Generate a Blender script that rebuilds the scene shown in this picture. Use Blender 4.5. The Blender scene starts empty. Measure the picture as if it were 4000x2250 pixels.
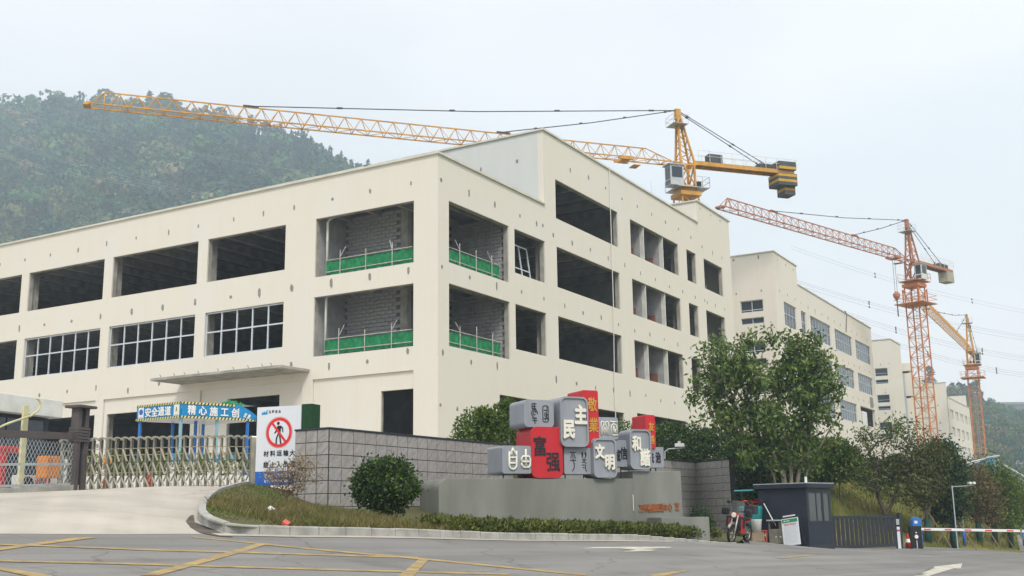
import bpy, bmesh, math, random
import numpy as np
from mathutils import Vector, Matrix
R = math.radians
rng = random.Random(11)
nrg = np.random.default_rng(5)
SC = bpy.context.scene
COL = SC.collection

# ---------------------------------------------------------------- camera, sky, sun, exposure
FPX, PITCH, ROLL, YAW = 4277.91, R(11.7309), R(-0.8007), R(30.3074)
ZO = 8.552                                   # building levels were surveyed with the eye at -7.052
CAM = Vector((-50.9556, -34.7169, 1.5))
_fw = Vector((math.cos(YAW) * math.cos(PITCH), math.sin(YAW) * math.cos(PITCH), math.sin(PITCH)))
_rt0 = Vector((math.sin(YAW), -math.cos(YAW), 0))
_up0 = _rt0.cross(_fw)
RT = _rt0 * math.cos(ROLL) + _up0 * math.sin(ROLL)
UP = _up0 * math.cos(ROLL) - _rt0 * math.sin(ROLL)
HEAD = Vector((math.cos(YAW), math.sin(YAW), 0))
cd = bpy.data.cameras.new("camera")
cd.sensor_width = 36.0
cd.lens = FPX / 4000 * 36
cd.clip_start = 0.1
cd.clip_end = 6000
co = bpy.data.objects.new("camera", cd)
COL.objects.link(co)
co.matrix_world = Matrix(((RT.x, UP.x, -_fw.x, CAM.x), (RT.y, UP.y, -_fw.y, CAM.y), (RT.z, UP.z, -_fw.z, CAM.z), (0, 0, 0, 1)))
SC.camera = co

SUN_EL, SUN_AZ = R(48), R(222)               # azimuth measured from +X towards +Y: behind the viewer
wd = bpy.data.worlds.new("World")
SC.world = wd
wd.use_nodes = True
nt = wd.node_tree
nt.nodes.clear()
wo = nt.nodes.new("ShaderNodeOutputWorld")
bg = nt.nodes.new("ShaderNodeBackground")
sky = nt.nodes.new("ShaderNodeTexSky")
sky.sky_type = 'NISHITA'
sky.sun_disc = False
sky.sun_elevation = SUN_EL
sky.sun_rotation = R(90) - SUN_AZ
sky.dust_density = 6
skm = nt.nodes.new("ShaderNodeMix"); skm.data_type = 'RGBA'; skm.blend_type = 'MULTIPLY'
skm.inputs[0].default_value = 1
skm.inputs[7].default_value = (0.1, 0.1, 0.1, 1)
nt.links.new(sky.outputs[0], skm.inputs[6])
tc = nt.nodes.new("ShaderNodeTexCoord")
mp = nt.nodes.new("ShaderNodeMapping"); mp.inputs[3].default_value = (1.5, 1.5, 4)
nz = nt.nodes.new("ShaderNodeTexNoise"); nz.inputs['Scale'].default_value = 1.6; nz.inputs['Detail'].default_value = 5
nt.links.new(tc.outputs['Generated'], mp.inputs[0]); nt.links.new(mp.outputs[0], nz.inputs['Vector'])
cr = nt.nodes.new("ShaderNodeValToRGB")
cr.color_ramp.elements[0].position = 0.36; cr.color_ramp.elements[0].color = (0.535, 0.531, 0.530, 1)
cr.color_ramp.elements[1].position = 0.64; cr.color_ramp.elements[1].color = (0.612, 0.602, 0.592, 1)
nt.links.new(nz.outputs[0], cr.inputs[0])
mx = nt.nodes.new("ShaderNodeMix"); mx.data_type = 'RGBA'
mx.inputs[0].default_value = 0.93           # a closed overcast deck over the clear-sky model
nt.links.new(skm.outputs[2], mx.inputs[6]); nt.links.new(cr.outputs[0], mx.inputs[7])
nt.links.new(mx.outputs[2], bg.inputs[0])
bg.inputs[1].default_value = 1.0
nt.links.new(bg.outputs[0], wo.inputs[0])
sl = bpy.data.lights.new("sun", 'SUN'); sl.energy = 1.5; sl.angle = R(14); sl.color = (1, 0.95, 0.87)
so = bpy.data.objects.new("sun", sl); COL.objects.link(so)
so.rotation_euler = Vector((math.cos(SUN_AZ) * math.cos(SUN_EL), math.sin(SUN_AZ) * math.cos(SUN_EL), math.sin(SUN_EL))).to_track_quat('Z', 'Y').to_euler()
so.location = (-60, -60, 60)
SC.view_settings.view_transform = 'Standard'
SC.view_settings.look = 'None'
SC.view_settings.gamma = 1
SC.view_settings.exposure = 1.09
SC.view_settings.use_curve_mapping = False
try:
    SC.cycles.max_bounces = 6; SC.cycles.diffuse_bounces = 3; SC.cycles.glossy_bounces = 2
    SC.cycles.transmission_bounces = 4; SC.cycles.transparent_max_bounces = 12; SC.cycles.volume_bounces = 1
    SC.cycles.use_denoising = True
except Exception:
    pass

# ---------------------------------------------------------------- measuring: pixels of a 2576 px wide print -> points of the place
S_ = 4000 / 2576
KPX = S_ / FPX
def ray(u, v):
    return _fw + RT * ((u * S_ - 2000) / FPX) - UP * ((v * S_ - 1125) / FPX)
def at(u, v, D):
    d = ray(u, v)
    return CAM + d * (D / d.dot(HEAD))
def onX(u, v, X):
    d = ray(u, v); return CAM + d * ((X - CAM.x) / d.x)
def onY(u, v, Y):
    d = ray(u, v); return CAM + d * ((Y - CAM.y) / d.y)
def plan(u, D):
    p = at(u, 1300, D); return p.x, p.y

# ---------------------------------------------------------------- materials
def mat(name, col, rough=0.75, var=0.12, scale=2.0, bump=0.0, bscale=None, metal=0.0, spec=0.3, stretch=(1, 1, 1), col2=None, detail=4.0, island=0.0, coords='world'):
    m = bpy.data.materials.new(name); m.use_nodes = True
    t = m.node_tree; b = t.nodes['Principled BSDF']
    b.inputs['Roughness'].default_value = rough
    b.inputs['Metallic'].default_value = metal
    b.inputs['Specular IOR Level'].default_value = spec
    if coords == 'world':
        g = t.nodes.new('ShaderNodeNewGeometry'); src = g.outputs['Position']
    else:
        g = t.nodes.new('ShaderNodeTexCoord'); src = g.outputs['Object']
    mpn = t.nodes.new('ShaderNodeMapping'); mpn.inputs['Scale'].default_value = stretch
    t.links.new(src, mpn.inputs[0])
    n = t.nodes.new('ShaderNodeTexNoise'); n.inputs['Scale'].default_value = scale; n.inputs['Detail'].default_value = detail
    t.links.new(mpn.outputs[0], n.inputs['Vector'])
    r = t.nodes.new('ShaderNodeValToRGB')
    c2 = col2 or tuple(min(1, c * (1 + var)) for c in col)
    c1 = tuple(c * (1 - var) for c in col) if col2 is None else col
    r.color_ramp.elements[0].position = 0.32; r.color_ramp.elements[0].color = (*c1, 1)
    r.color_ramp.elements[1].position = 0.68; r.color_ramp.elements[1].color = (*c2, 1)
    t.links.new(n.outputs[0], r.inputs[0])
    outc = r.outputs[0]
    if island:
        gi = t.nodes.new('ShaderNodeNewGeometry')
        hs = t.nodes.new('ShaderNodeHueSaturation')
        mr = t.nodes.new('ShaderNodeMapRange'); mr.inputs[3].default_value = 1 - island; mr.inputs[4].default_value = 1 + island
        t.links.new(gi.outputs['Random Per Island'], mr.inputs[0]); t.links.new(mr.outputs[0], hs.inputs['Value'])
        t.links.new(outc, hs.inputs['Color']); outc = hs.outputs[0]
    t.links.new(outc, b.inputs['Base Color'])
    if bump:
        n2 = t.nodes.new('ShaderNodeTexNoise'); n2.inputs['Scale'].default_value = bscale or scale * 8; n2.inputs['Detail'].default_value = 3
        t.links.new(mpn.outputs[0], n2.inputs['Vector'])
        bp = t.nodes.new('ShaderNodeBump'); bp.inputs['Strength'].default_value = bump; bp.inputs['Distance'].default_value = 0.03
        t.links.new(n2.outputs[0], bp.inputs['Height']); t.links.new(bp.outputs[0], b.inputs['Normal'])
    return m

def leafmat(name, col, col2, island=0.35, trans=0.22, scale=1.2, rough=0.5):
    m = mat(name, col, rough=rough, scale=scale, col2=col2, island=island, spec=0.35)
    t = m.node_tree; b = t.nodes['Principled BSDF']; o = t.nodes['Material Output']
    tr = t.nodes.new('ShaderNodeBsdfTranslucent'); ms = t.nodes.new('ShaderNodeMixShader'); ms.inputs[0].default_value = trans
    src = b.inputs['Base Color'].links[0].from_socket
    t.links.new(src, tr.inputs[0]); t.links.new(b.outputs[0], ms.inputs[1]); t.links.new(tr.outputs[0], ms.inputs[2]); t.links.new(ms.outputs[0], o.inputs[0])
    return m

def plaster(name, base, streak, chalk):
    """rendered wall: soft mottling, faint rain streaks running down and a few chalky re-skimmed areas"""
    m = bpy.data.materials.new(name); m.use_nodes = True
    t = m.node_tree; b = t.nodes['Principled BSDF']; b.inputs['Roughness'].default_value = 0.9; b.inputs['Specular IOR Level'].default_value = 0.15
    g = t.nodes.new('ShaderNodeNewGeometry')
    def noise(sc, st, det=4):
        mpn = t.nodes.new('ShaderNodeMapping'); mpn.inputs['Scale'].default_value = st
        n = t.nodes.new('ShaderNodeTexNoise'); n.inputs['Scale'].default_value = sc; n.inputs['Detail'].default_value = det
        t.links.new(g.outputs['Position'], mpn.inputs[0]); t.links.new(mpn.outputs[0], n.inputs['Vector']); return n.outputs[0]
    def ramp(x, p0, p1, v0, v1):
        r = t.nodes.new('ShaderNodeMapRange'); r.inputs[1].default_value = p0; r.inputs[2].default_value = p1; r.inputs[3].default_value = v0; r.inputs[4].default_value = v1
        t.links.new(x, r.inputs[0]); return r.outputs[0]
    def mixc(f, a, c):
        q = t.nodes.new('ShaderNodeMix'); q.data_type = 'RGBA'
        t.links.new(f, q.inputs[0])
        if isinstance(a, tuple): q.inputs[6].default_value = (*a, 1)
        else: t.links.new(a, q.inputs[6])
        q.inputs[7].default_value = (*c, 1); return q.outputs[2]
    c = mixc(ramp(noise(1.1, (1, 1, 0.12)), 0.45, 0.72, 0, 0.5), base, streak)
    c = mixc(ramp(noise(0.23, (1, 1, 0.6), 6), 0.55, 0.72, 0, 0.8), c, chalk)
    c = mixc(ramp(noise(5, (1, 1, 0.07), 3), 0.56, 0.8, 0, 0.22), c, tuple(x * 0.88 for x in streak))
    t.links.new(c, b.inputs['Base Color'])
    bp = t.nodes.new('ShaderNodeBump'); bp.inputs['Strength'].default_value = 0.25; bp.inputs['Distance'].default_value = 0.01
    t.links.new(noise(14, (1, 1, 1)), bp.inputs['Height']); t.links.new(bp.outputs[0], b.inputs['Normal'])
    return m

def slate(name):
    """stone-look tile: diagonal riven veins, each tile shifted by its own random offset"""
    m = bpy.data.materials.new(name); m.use_nodes = True
    t = m.node_tree; b = t.nodes['Principled BSDF']; b.inputs['Roughness'].default_value = 0.62; b.inputs['Specular IOR Level'].default_value = 0.3
    tcn = t.nodes.new('ShaderNodeTexCoord'); oi = t.nodes.new('ShaderNodeObjectInfo')
    ad = t.nodes.new('ShaderNodeVectorMath'); ad.operation = 'ADD'
    ml = t.nodes.new('ShaderNodeVectorMath'); ml.operation = 'SCALE'; ml.inputs[0].default_value = (7.0, 3.0, 11.0)
    t.links.new(oi.outputs['Random'], ml.inputs['Scale'])
    t.links.new(tcn.outputs['Object'], ad.inputs[0]); t.links.new(ml.outputs[0], ad.inputs[1])
    rot = t.nodes.new('ShaderNodeMapping'); rot.inputs['Rotation'].default_value = (0, R(42), 0)
    mpn = t.nodes.new('ShaderNodeMapping'); mpn.inputs['Scale'].default_value = (1.2, 1, 5)
    t.links.new(ad.outputs[0], rot.inputs[0]); t.links.new(rot.outputs[0], mpn.inputs[0])
    n = t.nodes.new('ShaderNodeTexNoise'); n.inputs['Scale'].default_value = 2.2; n.inputs['Detail'].default_value = 9; n.inputs['Distortion'].default_value = 1.2
    t.links.new(mpn.outputs[0], n.inputs['Vector'])
    r = t.nodes.new('ShaderNodeValToRGB')
    e = r.color_ramp.elements
    e[0].position = 0.3; e[0].color = (0.26, 0.25, 0.245, 1); e[1].position = 0.72; e[1].color = (0.42, 0.408, 0.40, 1)
    k = e.new(0.5); k.color = (0.335, 0.322, 0.315, 1)
    t.links.new(n.outputs[0], r.inputs[0])
    n2 = t.nodes.new('ShaderNodeTexNoise'); n2.inputs['Scale'].default_value = 1.7
    t.links.new(ad.outputs[0], n2.inputs['Vector'])
    q = t.nodes.new('ShaderNodeMix'); q.data_type = 'RGBA'; q.blend_type = 'MULTIPLY'
    r2 = t.nodes.new('ShaderNodeValToRGB'); r2.color_ramp.elements[0].color = (0.95, 0.98, 1.0, 1); r2.color_ramp.elements[1].color = (1.05, 0.96, 0.9, 1)
    t.links.new(n2.outputs[0], r2.inputs[0]); q.inputs[0].default_value = 1
    t.links.new(r.outputs[0], q.inputs[6]); t.links.new(r2.outputs[0], q.inputs[7]); t.links.new(q.outputs[2], b.inputs['Base Color'])
    bp = t.nodes.new('ShaderNodeBump'); bp.inputs['Strength'].default_value = 0.45; bp.inputs['Distance'].default_value = 0.012
    t.links.new(n.outputs[0], bp.inputs['Height']); t.links.new(bp.outputs[0], b.inputs['Normal'])
    return m

def glassmat(name, tint=(0.7, 0.78, 0.8), alpha=0.35, rough=0.06):
    m = bpy.data.materials.new(name); m.use_nodes = True
    t = m.node_tree; b = t.nodes['Principled BSDF']; o = t.nodes['Material Output']
    b.inputs['Base Color'].default_value = (*[c * 0.25 for c in tint], 1); b.inputs['Roughness'].default_value = rough; b.inputs['Specular IOR Level'].default_value = 0.6
    tr = t.nodes.new('ShaderNodeBsdfTransparent'); tr.inputs[0].default_value = (*tint, 1)
    ms = t.nodes.new('ShaderNodeMixShader'); ms.inputs[0].default_value = 1 - alpha
    t.links.new(b.outputs[0], ms.inputs[1]); t.links.new(tr.outputs[0], ms.inputs[2]); t.links.new(ms.outputs[0], o.inputs[0])
    return m

M = {}
M['cream'] = plaster('cream_plaster', (0.715, 0.670, 0.588), (0.70, 0.645, 0.568), (0.71, 0.682, 0.632))
M['cream_far'] = plaster('cream_plaster_far', (0.73, 0.68, 0.605), (0.70, 0.652, 0.58), (0.715, 0.685, 0.635))
M['white_primer'] = plaster('primer_plaster', (0.62, 0.63, 0.61), (0.58, 0.59, 0.57), (0.64, 0.645, 0.63))
M['coping'] = mat('coping', (0.60, 0.58, 0.50), 0.8, 0.1, 1.0)
M['concrete'] = mat('raw_concrete', (0.33, 0.315, 0.28), 0.9, 0.25, 1.3, bump=0.3, bscale=12)
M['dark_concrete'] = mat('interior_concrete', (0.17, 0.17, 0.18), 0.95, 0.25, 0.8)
M['block'] = mat('grey_block', (0.36, 0.355, 0.355), 0.95, 0.16, 1.4, bump=0.3, bscale=20, coords='object')
M['redbrick'] = mat('red_brick_fill', (0.30, 0.115, 0.09), 0.95, 0.2, 3.0)
M['patch'] = mat('grout_patch', (0.26, 0.25, 0.23), 0.95, 0.25, 9.0, bump=0.4)
M['alu'] = mat('aluminium', (0.62, 0.66, 0.70), 0.4, 0.08, 2.0, metal=0.25)
M['alu_grey'] = mat('window_frame_grey', (0.42, 0.48, 0.54), 0.45, 0.08, 2.0, metal=0.2)
M['glass_dark'] = mat('dark_pane', (0.025, 0.035, 0.05), 0.12, 0.3, 0.4, spec=0.6)
M['net'] = mat('green_net', (0.012, 0.19, 0.07), 0.85, 0.3, 3.0, bump=0.8, bscale=6)
M['pole'] = mat('scaffold_pole', (0.45, 0.43, 0.40), 0.6, 0.25, 5.0)
M['pole_red'] = mat('red_band', (0.40, 0.06, 0.06), 0.6, 0.2, 5.0)
M['pvc'] = mat('white_pvc', (0.66, 0.65, 0.61), 0.5, 0.08, 3.0)
M['white'] = mat('white_paint', (0.75, 0.75, 0.73), 0.5, 0.05, 3.0)
M['offwhite'] = mat('weathered_white', (0.62, 0.62, 0.58), 0.7, 0.12, 1.5)
M['craneY'] = mat('crane_yellow', (0.56, 0.285, 0.055), 0.55, 0.2, 1.2)
M['craneO'] = mat('crane_orange', (0.56, 0.21, 0.07), 0.6, 0.2, 0.8)
M['craneRust'] = mat('crane_red_primer', (0.42, 0.17, 0.09), 0.7, 0.2, 1.0)
M['steel'] = mat('galvanised', (0.47, 0.49, 0.50), 0.5, 0.12, 3.0, metal=0.3)
M['cable'] = mat('cable', (0.07, 0.075, 0.085), 0.6, 0.1, 3.0)
M['black'] = mat('black_paint', (0.018, 0.018, 0.02), 0.5, 0.2, 5.0)
M['rubber'] = mat('rubber', (0.02, 0.02, 0.02), 0.85, 0.2, 6.0)
M['weight'] = mat('counterweight', (0.075, 0.08, 0.085), 0.8, 0.2, 1.0)
M['weightY'] = mat('counterweight_yellow', (0.52, 0.30, 0.04), 0.7, 0.15, 1.0)
M['weightC'] = mat('counterweight_concrete', (0.38, 0.36, 0.28), 0.9, 0.15, 0.8)
M['asphalt'] = mat('asphalt', (0.185, 0.178, 0.168), 0.92, 0.1, 0.35, bump=0.5, bscale=60, col2=(0.245, 0.236, 0.222), detail=10, stretch=(0.5, 1, 1))
def worn(m, along, dark, light, stain):
    """adds tyre-polished streaks along a direction, darker stains and hairline cracks to a surface's own colour"""
    t = m.node_tree; b = t.nodes['Principled BSDF']; src = b.inputs['Base Color'].links[0].from_socket
    gn_ = t.nodes.new('ShaderNodeNewGeometry')
    def nz_(rot, st, sc, det=5):
        r_ = t.nodes.new('ShaderNodeMapping'); r_.inputs['Rotation'].default_value = (0, 0, rot); q_ = t.nodes.new('ShaderNodeMapping'); q_.inputs['Scale'].default_value = st
        n_ = t.nodes.new('ShaderNodeTexNoise'); n_.inputs['Scale'].default_value = sc; n_.inputs['Detail'].default_value = det
        t.links.new(gn_.outputs['Position'], r_.inputs[0]); t.links.new(r_.outputs[0], q_.inputs[0]); t.links.new(q_.outputs[0], n_.inputs['Vector']); return n_.outputs[0]
    def mulc(c, f, p0, p1, v0, v1):
        mr_ = t.nodes.new('ShaderNodeMapRange'); mr_.inputs[1].default_value = p0; mr_.inputs[2].default_value = p1; mr_.inputs[3].default_value = v0; mr_.inputs[4].default_value = v1; t.links.new(f, mr_.inputs[0])
        vm = t.nodes.new('ShaderNodeVectorMath'); vm.operation = 'SCALE'; t.links.new(c, vm.inputs[0]); t.links.new(mr_.outputs[0], vm.inputs['Scale']); return vm.outputs[0]
    c = mulc(src, nz_(-along, (.05, 1.6, 1), 1.0), .35, .68, dark, light)
    c = mulc(c, nz_(0, (1, 1, 1), .55, 8), .58, .70, 1.0, stain)
    v_ = t.nodes.new('ShaderNodeTexVoronoi'); v_.feature = 'DISTANCE_TO_EDGE'; v_.inputs['Scale'].default_value = .22
    ds = t.nodes.new('ShaderNodeVectorMath'); ds.operation = 'ADD'; nn_ = t.nodes.new('ShaderNodeTexNoise'); nn_.inputs['Scale'].default_value = .9; nn_.inputs['Detail'].default_value = 6
    t.links.new(gn_.outputs['Position'], nn_.inputs['Vector']); t.links.new(gn_.outputs['Position'], ds.inputs[0]); t.links.new(nn_.outputs['Color'], ds.inputs[1]); t.links.new(ds.outputs[0], v_.inputs['Vector'])
    c = mulc(c, v_.outputs['Distance'], .0, .008, .72, 1.0)
    t.links.new(c, b.inputs['Base Color'])
worn(M['asphalt'], R(-6), .84, 1.14, .80)
M['yellow_line'] = mat('worn_yellow_paint', (0.25, 0.19, 0.12), 0.85, 0.1, 3.5, col2=(0.45, 0.315, 0.11), detail=10)
M['white_line'] = mat('worn_white_paint', (0.40, 0.37, 0.30), 0.85, 0.1, 3.0, col2=(0.58, 0.55, 0.47), detail=9)
M['drive'] = mat('driveway_concrete', (0.40, 0.365, 0.31), 0.9, 0.1, 0.5, bump=0.25, bscale=30, col2=(0.50, 0.46, 0.395), detail=8)
worn(M['drive'], R(50), .92, 1.05, .86)
M['kerb'] = mat('kerb_stone', (0.36, 0.35, 0.32), 0.9, 0.2, 3.0, bump=0.3, bscale=25, detail=6)
M['joint'] = mat('dark_joint', (0.045, 0.043, 0.04), 0.95, 0.2, 3.0)
M['soil'] = mat('soil', (0.085, 0.068, 0.036), 0.98, 0.2, 1.0, bump=0.8, bscale=9, col2=(0.085, 0.10, 0.03), detail=8)
M['grassy'] = mat('bank_grass', (0.11, 0.135, 0.026), 0.95, 0.2, 0.35, bump=0.9, bscale=7, col2=(0.23, 0.185, 0.06), detail=9)
M['land'] = mat('land', (0.06, 0.075, 0.03), 0.95, 0.25, 0.05, detail=8)
M['tar'] = mat('dark_spill', (0.10, 0.085, 0.07), 0.95, 0.3, 2.0)
M['slate'] = slate('riven_slate')
M['grout'] = mat('dark_grout', (0.035, 0.033, 0.032), 0.9, 0.2, 5.0)
M['base_grey'] = mat('stone_paint', (0.165, 0.17, 0.15), 0.85, 0.1, 1.1, bump=0.25, bscale=45, stretch=(1, 1, 0.3), detail=8, col2=(0.24, 0.245, 0.22))
M['blockgrey'] = mat('silver_grey_paint', (0.25, 0.265, 0.30), 0.45, 0.06, 2.2, stretch=(1, 1, 0.25), detail=7, col2=(0.31, 0.325, 0.355))
M['blockred'] = mat('red_paint', (0.50, 0.022, 0.03), 0.42, 0.1, 1.0, stretch=(1, 1, 0.4))
M['ink'] = mat('black_ink', (0.02, 0.022, 0.028), 0.6, 0.1, 3)
M['relief'] = mat('ivory_relief', (0.74, 0.71, 0.62), 0.55, 0.06, 3)
M['gold'] = mat('gold_lettering', (0.62, 0.33, 0.06), 0.4, 0.1, 3, metal=0.3)
M['copper'] = mat('copper_lettering', (0.36, 0.12, 0.04), 0.5, 0.15, 5)
M['ss'] = mat('stainless', (0.36, 0.33, 0.27), 0.32, 0.2, 4, metal=0.65)
M['ssdark'] = mat('stainless_dull', (0.21, 0.20, 0.16), 0.42, 0.15, 4, metal=0.5)
M['ssbar'] = mat('stainless_bar', (0.42, 0.375, 0.28), 0.35, 0.12, 4, metal=0.4)
M['brown'] = mat('brown_steel', (0.085, 0.072, 0.07), 0.6, 0.12, 3)
M['navy'] = mat('navy_panel', (0.022, 0.027, 0.042), 0.55, 0.12, 1.5, bump=0.15, bscale=40)
M['charcoal'] = mat('charcoal_steel', (0.03, 0.034, 0.042), 0.5, 0.1, 2)
M['blue'] = mat('blue_sheet', (0.012, 0.24, 0.52), 0.5, 0.08, 1)
M['bluepole'] = mat('blue_pole', (0.03, 0.17, 0.50), 0.5, 0.15, 2)
M['skyblue'] = mat('pale_blue_pole', (0.25, 0.44, 0.52), 0.5, 0.1, 2)
M['hazyellow'] = mat('hazard_yellow', (0.68, 0.62, 0.25), 0.6, 0.08, 3)
M['signwhite'] = mat('sign_white', (0.66, 0.68, 0.72), 0.4, 0.03, 1)
M['signblue'] = mat('sign_blue', (0.02, 0.12, 0.46), 0.4, 0.06, 1)
M['signred'] = mat('sign_red', (0.66, 0.03, 0.03), 0.45, 0.04, 1)
M['turf'] = mat('artificial_turf', (0.02, 0.075, 0.03), 0.95, 0.4, 30, bump=0.8)
M['orange'] = mat('orange_plastic', (0.60, 0.20, 0.015), 0.5, 0.08, 2)
M['redp'] = mat('red_plastic', (0.42, 0.03, 0.025), 0.45, 0.1, 2)
M['coral'] = mat('faded_red_bin', (0.58, 0.12, 0.08), 0.5, 0.08, 2)
M['teal'] = mat('teal_plastic', (0.02, 0.22, 0.22), 0.5, 0.15, 2)
M['boardgreen'] = mat('notice_green', (0.03, 0.24, 0.11), 0.5, 0.06, 2)
M['hose'] = mat('cream_hose', (0.55, 0.52, 0.30), 0.6, 0.15, 3)
M['brownbox'] = mat('carton', (0.25, 0.19, 0.13), 0.9, 0.15, 3)
M['bark'] = mat('bark', (0.12, 0.095, 0.07), 0.95, 0.3, 6, bump=0.6, bscale=20, stretch=(1, 1, 0.3))
M['barkpale'] = mat('pale_bark', (0.21, 0.175, 0.135), 0.95, 0.3, 6, bump=0.6, bscale=20, stretch=(1, 1, 0.3))
M['twig'] = mat('dry_twig', (0.20, 0.13, 0.08), 0.9, 0.2, 5)
M['wrap'] = mat('green_wrap', (0.02, 0.07, 0.06), 0.9, 0.2, 5)
M['stake'] = mat('timber_stake', (0.23, 0.17, 0.11), 0.9, 0.2, 4)
M['leaf_big'] = leafmat('glossy_leaf', (0.066, 0.125, 0.02), (0.145, 0.205, 0.042), 0.5, rough=0.42)
M['leaf_dark'] = leafmat('dark_leaf', (0.030, 0.062, 0.022), (0.055, 0.092, 0.028), 0.45)
M['leaf_mid'] = leafmat('mid_leaf', (0.045, 0.10, 0.014), (0.105, 0.175, 0.022), 0.45)
M['leaf_light'] = leafmat('light_leaf', (0.085, 0.15, 0.018), (0.165, 0.21, 0.035), 0.45)
M['leaf_olive'] = leafmat('olive_leaf', (0.07, 0.095, 0.02), (0.12, 0.125, 0.032), 0.45)
M['leaf_dry'] = leafmat('dry_leaf', (0.20, 0.125, 0.05), (0.30, 0.215, 0.10), 0.35)
M['leaf_brown'] = leafmat('brownish_leaf', (0.14, 0.10, 0.045), (0.16, 0.145, 0.05), 0.4)
M['leaf_hedge'] = leafmat('hedge_leaf', (0.06, 0.085, 0.014), (0.135, 0.15, 0.026), 0.5)
M['blade'] = leafmat('grass_blade', (0.10, 0.115, 0.024), (0.22, 0.17, 0.065), 0.5)
M['blade_green'] = leafmat('green_blade', (0.07, 0.16, 0.016), (0.14, 0.20, 0.03), 0.4)
M['blade_bank'] = leafmat('bank_blade', (0.15, 0.19, 0.035), (0.31, 0.27, 0.085), 0.45)
M['tubglass'] = glassmat('booth_glass', (0.62, 0.7, 0.7), 0.55)
M['shield'] = glassmat('windscreen_plastic', (0.85, 0.87, 0.85), 0.3, 0.2)
M['viaduct'] = mat('viaduct_concrete', (0.33, 0.34, 0.34), 0.9, 0.1, 0.05)
M['rock'] = mat('cut_slope_rock', (0.16, 0.15, 0.125), 0.95, 0.2, 0.06, bump=0.8, bscale=0.5, col2=(0.24, 0.225, 0.19), detail=10)
M['tarp'] = mat('green_tarp', (0.015, 0.20, 0.075), 0.8, 0.3, 3)

# ---------------------------------------------------------------- mesh helpers
def tag(o, label=None, cat=None, group=None, kind=None):
    if label: o['label'] = label
    if cat: o['category'] = cat
    if group: o['group'] = group
    if kind: o['kind'] = kind
    return o
def attach(o, parent):
    if parent is not None:
        o.parent = parent
        if parent.type == 'EMPTY':
            o.matrix_parent_inverse = Matrix.Translation(parent.location).inverted()
    return o
def thing(name, loc, label, cat, group=None):
    o = bpy.data.objects.new(name, None); o.empty_display_size = 0.3
    COL.objects.link(o); o.location = loc
    return tag(o, label, cat, group)
def linkmesh(name, me, parent=None, mtx=None):
    o = bpy.data.objects.new(name, me); COL.objects.link(o)
    if mtx is not None: o.matrix_basis = mtx
    return attach(o, parent)
def npmesh(name, verts, faces, m, smooth=False):
    """verts (n,3), faces (k,4) or (k,3) arrays of one size"""
    me = bpy.data.meshes.new(name)
    verts = np.asarray(verts, dtype=np.float32); faces = np.asarray(faces, dtype=np.int32)
    k, c = faces.shape
    me.vertices.add(len(verts)); me.vertices.foreach_set('co', verts.ravel())
    me.loops.add(k * c); me.loops.foreach_set('vertex_index', faces.ravel())
    me.polygons.add(k); me.polygons.foreach_set('loop_start', np.arange(0, k * c, c, dtype=np.int32))
    me.update(calc_edges=True)
    me.validate()
    if m: me.materials.append(m)
    if smooth: me.polygons.foreach_set('use_smooth', [True] * k)
    return me

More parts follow.
